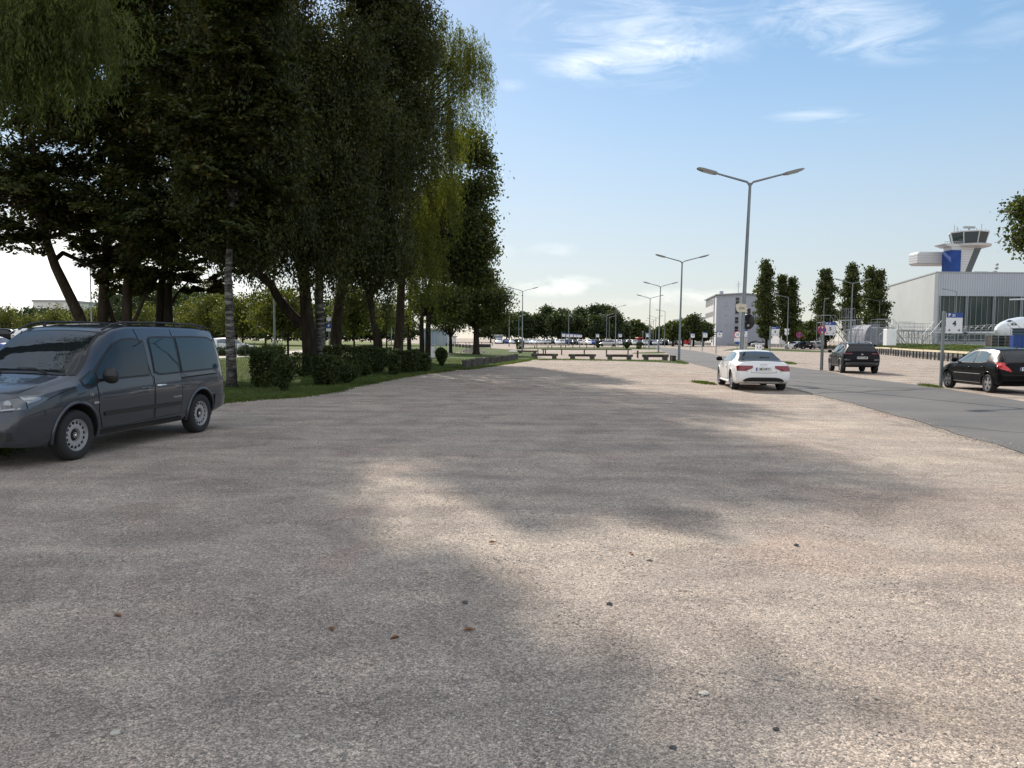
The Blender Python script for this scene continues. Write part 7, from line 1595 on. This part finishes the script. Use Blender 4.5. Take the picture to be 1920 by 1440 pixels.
for k, px_ in enumerate((1901, 1909, 1917)):
    p = apx(px_, 58.5); t = thing('waste_bin', 'bright blue wheeled bin in front of the container', 'bin', p, .05 * k, 'blue bins before the container'); b = MB(); b.box((0, 0, .52), (.34, .4, .9), 0, 0, 1.12); b.build('body', M['signblue'], t); b = MB(); b.box((0, 0, 1.0), (.42, .5, .06), bev=.01); b.build('lid', M['signblue'], t)
for k, px_ in enumerate((1859, 1872, 1884)):
    p = apx(px_, 72); t = thing('tank_cage', 'pale liquid tank in a steel cage left of the blue container', 'tank', p, 0, 'caged tanks by the container'); b = MB(); b.box((0, 0, .60), (.56, .9, 1.0), bev=.05); b.build('tank', M['stone'] if k != 1 else M['rubber'], t); b = MB(); frame_box(b, -.30, .30, -.5, .5, .02, 1.15, .02)
    for q in (.3, .6, .9): b.bar((-.3, -.5, q), (.3, -.5, q), .012, 4)
    b.build('cage', M['mullion'], t)
# airliner facing the camera, only its nose and right wing in the picture
M['plane'] = mat('aircraft_white', (0.66, 0.68, 0.70), 0.3, coat=.3)
tip = P(1867, 620, 96); dv = Vector((-.94, -.34)).normalized(); t = thing('airliner', 'white airliner nose with dark cockpit windows behind the fence at the right edge', 'aircraft', (tip.x - dv.x * 4.6, tip.y - dv.y * 4.6, zt), math.atan2(dv.x, -dv.y))
zc = tip.z - zt + .05
b = MB(); b.lathe([(.02, -4.6), (.34, -4.42), (.78, -3.9), (1.18, -3.1), (1.5, -2.0), (1.72, -.6), (1.78, 1.0), (1.78, 14), (1.2, 19), (.3, 23)], (0, 0, zc), 'Y', 36); fz = b.build('fuselage', M['plane'], t, smooth=60)
for a0 in (20, 52, 100, 128):
    b = MB(); V = []
    for dy, q in ((0, 0), (0, 20), (.62, 20), (.62, 0)):
        y_ = -3.15 + dy; r_ = float(np.interp(y_, [-4.6, -4.42, -3.9, -3.1, -2.0], [.02, .34, .78, 1.18, 1.5])) + .03; a = R(a0 + q + 8); V.append((r_ * math.cos(a), y_, zc + r_ * math.sin(a)))
    V += [(x * .97, y, zc + (z - zc) * .97) for x, y, z in V]; b.add(V, [(0, 1, 2, 3), (7, 6, 5, 4), (0, 4, 5, 1), (1, 5, 6, 2), (2, 6, 7, 3), (3, 7, 4, 0)]); b.build('cockpit_window', M['pane'], fz)
b = MB()
for yy in (-1.9, 9): b.bar((0, yy, 0.3), (0, yy, zc - 1.2), .12, 8); b.lathe([(.1, -.2), (.42, -.2), (.42, .2), (.1, .2)], (0, yy, .42), 'X', 16)
b.build('landing_gear', M['trim'], t)
ap = P(1924, 618, 112); t = thing('airliner', 'long white wing with a dark engine of a second aircraft before the hangar', 'aircraft', (ap.x, 112, zt), -math.atan2(ap.x, 112)); zc = 2.6
b = MB(); b.lathe([(.02, -4.6), (.45, -4.3), (1.0, -3.2), (1.4, -1.4), (1.5, 0), (1.5, 16), (1.0, 21), (.2, 25)], (0, 0, zc), 'Y', 30); b.build('fuselage', M['plane'], t, smooth=60)
zw = P(1800, 622.5, 112).z - zt
for sg in (-1, 1): b = MB(); b.prism([(sg * 1.2, -1.0), (sg * 14.0, .4), (sg * 14.0, 1.5), (sg * 1.2, 2.6)], zw - .13, zw + .13); b.build('wing', M['plane'], t)
b = MB(); b.lathe([(.26, -2.0), (.36, -1.2), (.34, .8), (.1, 1.8)], (-7.6, 0, zw - .30), 'Y', 16); b.lathe([(.3, -1.9), (.001, -1.85)], (-7.6, 0, zw - .30), 'Y', 16); b.build('engine', M['trim'], t, smooth=50)
b = MB(); b.box((0, 22, zc + 2.6), (.22, 2.6, 4.4)); b.build('fin', M['plane'], t); zs_ = P(1905, 563.5, 135).z - zt
b = MB(); b.prism([(-2.6, 22.2), (0, 21.2), (2.6, 22.2), (2.6, 23.0), (0, 23.2), (-2.6, 23.0)], zs_ - .12, zs_ + .12); b.build('tailplane', M['plane'], t)
b = MB()
for xx, yy in ((0, -2.6), (-2.2, 2), (2.2, 2)): b.bar((xx, yy, 0.3), (xx, yy, 1.5), .1, 8); b.lathe([(.1, -.15), (.35, -.15), (.35, .15), (.1, .15)], (xx, yy, .35), 'X', 16)
b.build('landing_gear', M['trim'], t)
# masts in the distance
for k, (px_, pt, Y_, lab) in enumerate(((1181, 601, 260, 'thin grey mast behind the lone round tree'), (1205, 622, 220, 'thin grey mast beside the red truck'), (1313, 588, 250, 'thin mast left of the office block roof'))):
    x, y = XY(px_, Y_); h_ = P(px_, pt, Y_).z; t = thing('mast', lab, 'mast', (x, y, 0)); b = MB(); b.bar((0, 0, 0), (0, 0, h_), .12, 6); b.build('pole', M['steel'], t); b = MB(); b.box((0, 0, h_), (.5, .3, .3)); b.build('head', M['lampgrey'], t)
# mesh gate beside the lawn lamp
x, y = XY(528, 60); t = thing('mesh_fence', 'low green wire mesh fence at the lawn behind the hedge', 'fence', (x - 5.0, y, 0)); M['greenwire'] = mat('green_wire', (0.05, 0.075, 0.06), 0.6)
for q in range(8): b = MB(); b.bar((q * .72, 0, -.05), (q * .72, 0, 1.15), .03, 5); b.build('post', M['greenwire'], t)
b = MB()
for z_ in (.1, .6, 1.1): b.bar((0, 0, z_), (5.04, 0, z_), .016, 4)
for q in range(36): b.bar((q * .14, 0, .1), (q * .14, 0, 1.1), .005, 4)
b.bar((4.32, 0, .1), (5.04, 0, 1.1), .018, 4); b.build('wire_mesh', M['greenwire'], t)

# ================================================================== GROUND DETAIL
def stones_mesh(name, n, gen, smin, smax, m, flat=0.55):
    V = np.empty((n, 8, 3), np.float32); base = np.array([(-1, -1, -.6), (1, -1, -.6), (1, 1, -.6), (-1, 1, -.6), (-.7, -.7, .8), (.7, -.7, .8), (.7, .7, .8), (-.7, .7, .8)])
    P_ = gen(n); s_ = smin + (smax - smin) * RNG.random(n) ** 3.5; a = RNG.uniform(0, 2 * np.pi, n)
    q = base[None] * (1 + RNG.normal(size=(n, 8, 3)) * .22) * s_[:, None, None] * np.stack([RNG.uniform(.7, 1.4, n), RNG.uniform(.6, 1.1, n), flat * RNG.uniform(.6, 1.2, n)], 1)[:, None, :]
    x = q[:, :, 0] * np.cos(a)[:, None] - q[:, :, 1] * np.sin(a)[:, None]; y = q[:, :, 0] * np.sin(a)[:, None] + q[:, :, 1] * np.cos(a)[:, None]
    V[:, :, 0] = x + P_[:, None, 0]; V[:, :, 1] = y + P_[:, None, 1]; V[:, :, 2] = q[:, :, 2] + P_[:, None, 2] + s_[:, None] * .18
    F = np.array([(3, 2, 1, 0), (4, 5, 6, 7), (0, 1, 5, 4), (1, 2, 6, 5), (2, 3, 7, 6), (3, 0, 4, 7)])
    me = bpy.data.meshes.new(name); me.vertices.add(n * 8); me.loops.add(n * 24); me.polygons.add(n * 6)
    me.vertices.foreach_set('co', V.ravel()); me.loops.foreach_set('vertex_index', (F[None] + (np.arange(n) * 8)[:, None, None]).astype(np.int32).ravel())
    me.polygons.foreach_set('loop_start', np.arange(0, n * 24, 4, dtype=np.int32)); me.materials.append(m); me.update(calc_edges=True); return me
def pebble_mat():
    m = bpy.data.materials.new('pebbles'); m.use_nodes = True; n, l = m.node_tree.nodes, m.node_tree.links; p = n['Principled BSDF']
    g = n.new('ShaderNodeNewGeometry'); l.new(ramp(n, l, g.outputs['Random Per Island'], [(0, (.20, .19, .18)), (.3, (.30, .27, .24)), (.6, (.38, .34, .29)), (.85, (.36, .28, .24)), (1, (.60, .57, .52))]), p.inputs['Base Color']); p.inputs['Roughness'].default_value = .9; p.inputs['Specular IOR Level'].default_value = .2; return m
M['pebble'] = pebble_mat()
def gen_near(n):
    y = 1.9 + 11 * RNG.random(n) ** 1.9; x = RNG.uniform(-1, 1, n) * (y * .74 + .3) 
    cl = np.array([vnoise(a, b_, 1.7, 2) + .8 * vnoise(a, b_, .6, 5) for a, b_ in zip(x, y)]); keep = RNG.random(n) < np.clip(.45 + .35 * cl, .08, 1)
    x = np.where(keep, x, x * .2 + RNG.normal(size=n) * .5 * y * .6); h = np.array([ground_h(a, b_) for a, b_ in zip(x, y)])
    return np.stack([x, y, h], 1)
stuff(link('gravel', stones_mesh('gravel', 60000, gen_near, .0014, .0072, M['pebble'])), 'loose pale and grey stones scattered over the gravel yard', 'gravel')
def gen_edge(n):
    e_ = np.array(near_edge_s); i = RNG.integers(0, len(e_) - 1, n); t = RNG.random((n, 1)); q = e_[i] * (1 - t) + e_[i + 1] * t + RNG.normal(size=(n, 2)) * np.array((.16, .10))
    return np.concatenate([q, np.full((n, 1), .010)], 1)
near_edge_s = [p for p in smoothpoly(near_edge, 6, 0.05, 5) if 5 < p[1] < 60 and p[0] < 20]
stuff(link('edge_gravel', stones_mesh('edge_gravel', 15000, gen_edge, .002, .010, M['pebble'])), 'loose gravel spilling onto the edge of the asphalt road', 'gravel')
# single larger stones and fallen leaves one can pick out
M['darkstone'] = mat('dark_stone', (.05, .05, .052), .9, noise=(30, (.09, .09, .09), (1, 1, 1))); M['palestone'] = mat('pale_stone', (.52, .49, .43), .9, noise=(30, (.42, .40, .36), (1, 1, 1)))
def pick(name, px, py, s, m, label, flat=.6, seed=0):
    g = G(px, py); r8 = random.Random(seed); b = MB(); rows = []
    for i in range(7):
        t_ = math.pi * i / 6; rows.append([(s * math.sin(t_) * math.cos(p_) * (1 + r8.uniform(-.2, .2)) * 1.2, s * math.sin(t_) * math.sin(p_) * (1 + r8.uniform(-.2, .2)), s * flat * math.cos(t_) * (1 + r8.uniform(-.15, .15))) for p_ in [2 * math.pi * j / 9 for j in range(9)]])
        rows[-1].append(rows[-1][0])
    b.grid(rows); o = b.build(name, M[m], smooth=25); o.location = (g.x, g.y, s * flat * .5 + ground_h(g.x, g.y)); return tag(o, label, 'stone')
pick('stone', 1143, 1132, 0.0161, 'darkstone', 'dark angular stone in the sunlit gravel near the centre', .8, 1); pick('stone', 872, 1128, 0.0161, 'darkstone', 'grey rounded stone at the edge of the tree shadow', .7, 2); pick('stone', 1320, 1305, 0.0198, 'palestone', 'flat pale stone lying in the sunny gravel', .3, 3)
pick('stone', 1218, 1050, 0.0186, 'darkstone', 'dark flat stone in the shade right of centre', .5, 4); pick('stone', 558, 1382, 0.0112, 'palestone', 'small white stone low in the shaded gravel', .5, 5); pick('stone', 215, 1376, 0.0174, 'palestone', 'pale grey stone at the lower left of the yard', .5, 6); pick('stone', 1456, 1371, 0.0124, 'darkstone', 'dark stone low in the sunlit gravel at the right', .7, 7); pick('stone', 1262, 1405, 0.0136, 'darkstone', 'dark wedge stone near the bottom of the picture', .6, 8); pick('stone', 1493, 1024, 0.0186, 'darkstone', 'dark stone on the sunny strip between two shadow tips', .7, 9)
for k, (px_, py_, lab) in enumerate(((924, 1020, 'red brown leaf at the edge of the lit patch near the centre'), (1184, 1038, 'dark red leaf in the shade right of centre'), (220, 1155, 'rust brown leaf lying in the shaded gravel on the left'), (740, 1195, 'pale brown leaf on the shadow edge'), (622, 1183, 'small tan leaf left of the pale brown one'), (880, 1181, 'dark curled leaf in the lit patch'))):
    g = G(px_, py_); s_ = .035; b = MB(); b.add([(-s_, 0, .004), (-s_ * .3, s_ * .5, .014), (s_, 0, .006), (-s_ * .3, -s_ * .45, .012), (0, 0, .003), (-s_, 0, .002), (-s_ * .3, s_ * .5, .012), (s_, 0, .004), (-s_ * .3, -s_ * .45, .010), (0, 0, .001)], [(0, 4, 1), (1, 4, 2), (2, 4, 3), (3, 4, 0), (5, 6, 9), (6, 7, 9), (7, 8, 9), (8, 5, 9)]); o = b.build('leaf', M['deadleaf'], fix=False); o.location = (g.x, g.y, ground_h(g.x, g.y) + .004); o.rotation_euler = (0, 0, k * 1.3); tag(o, lab, 'leaf')
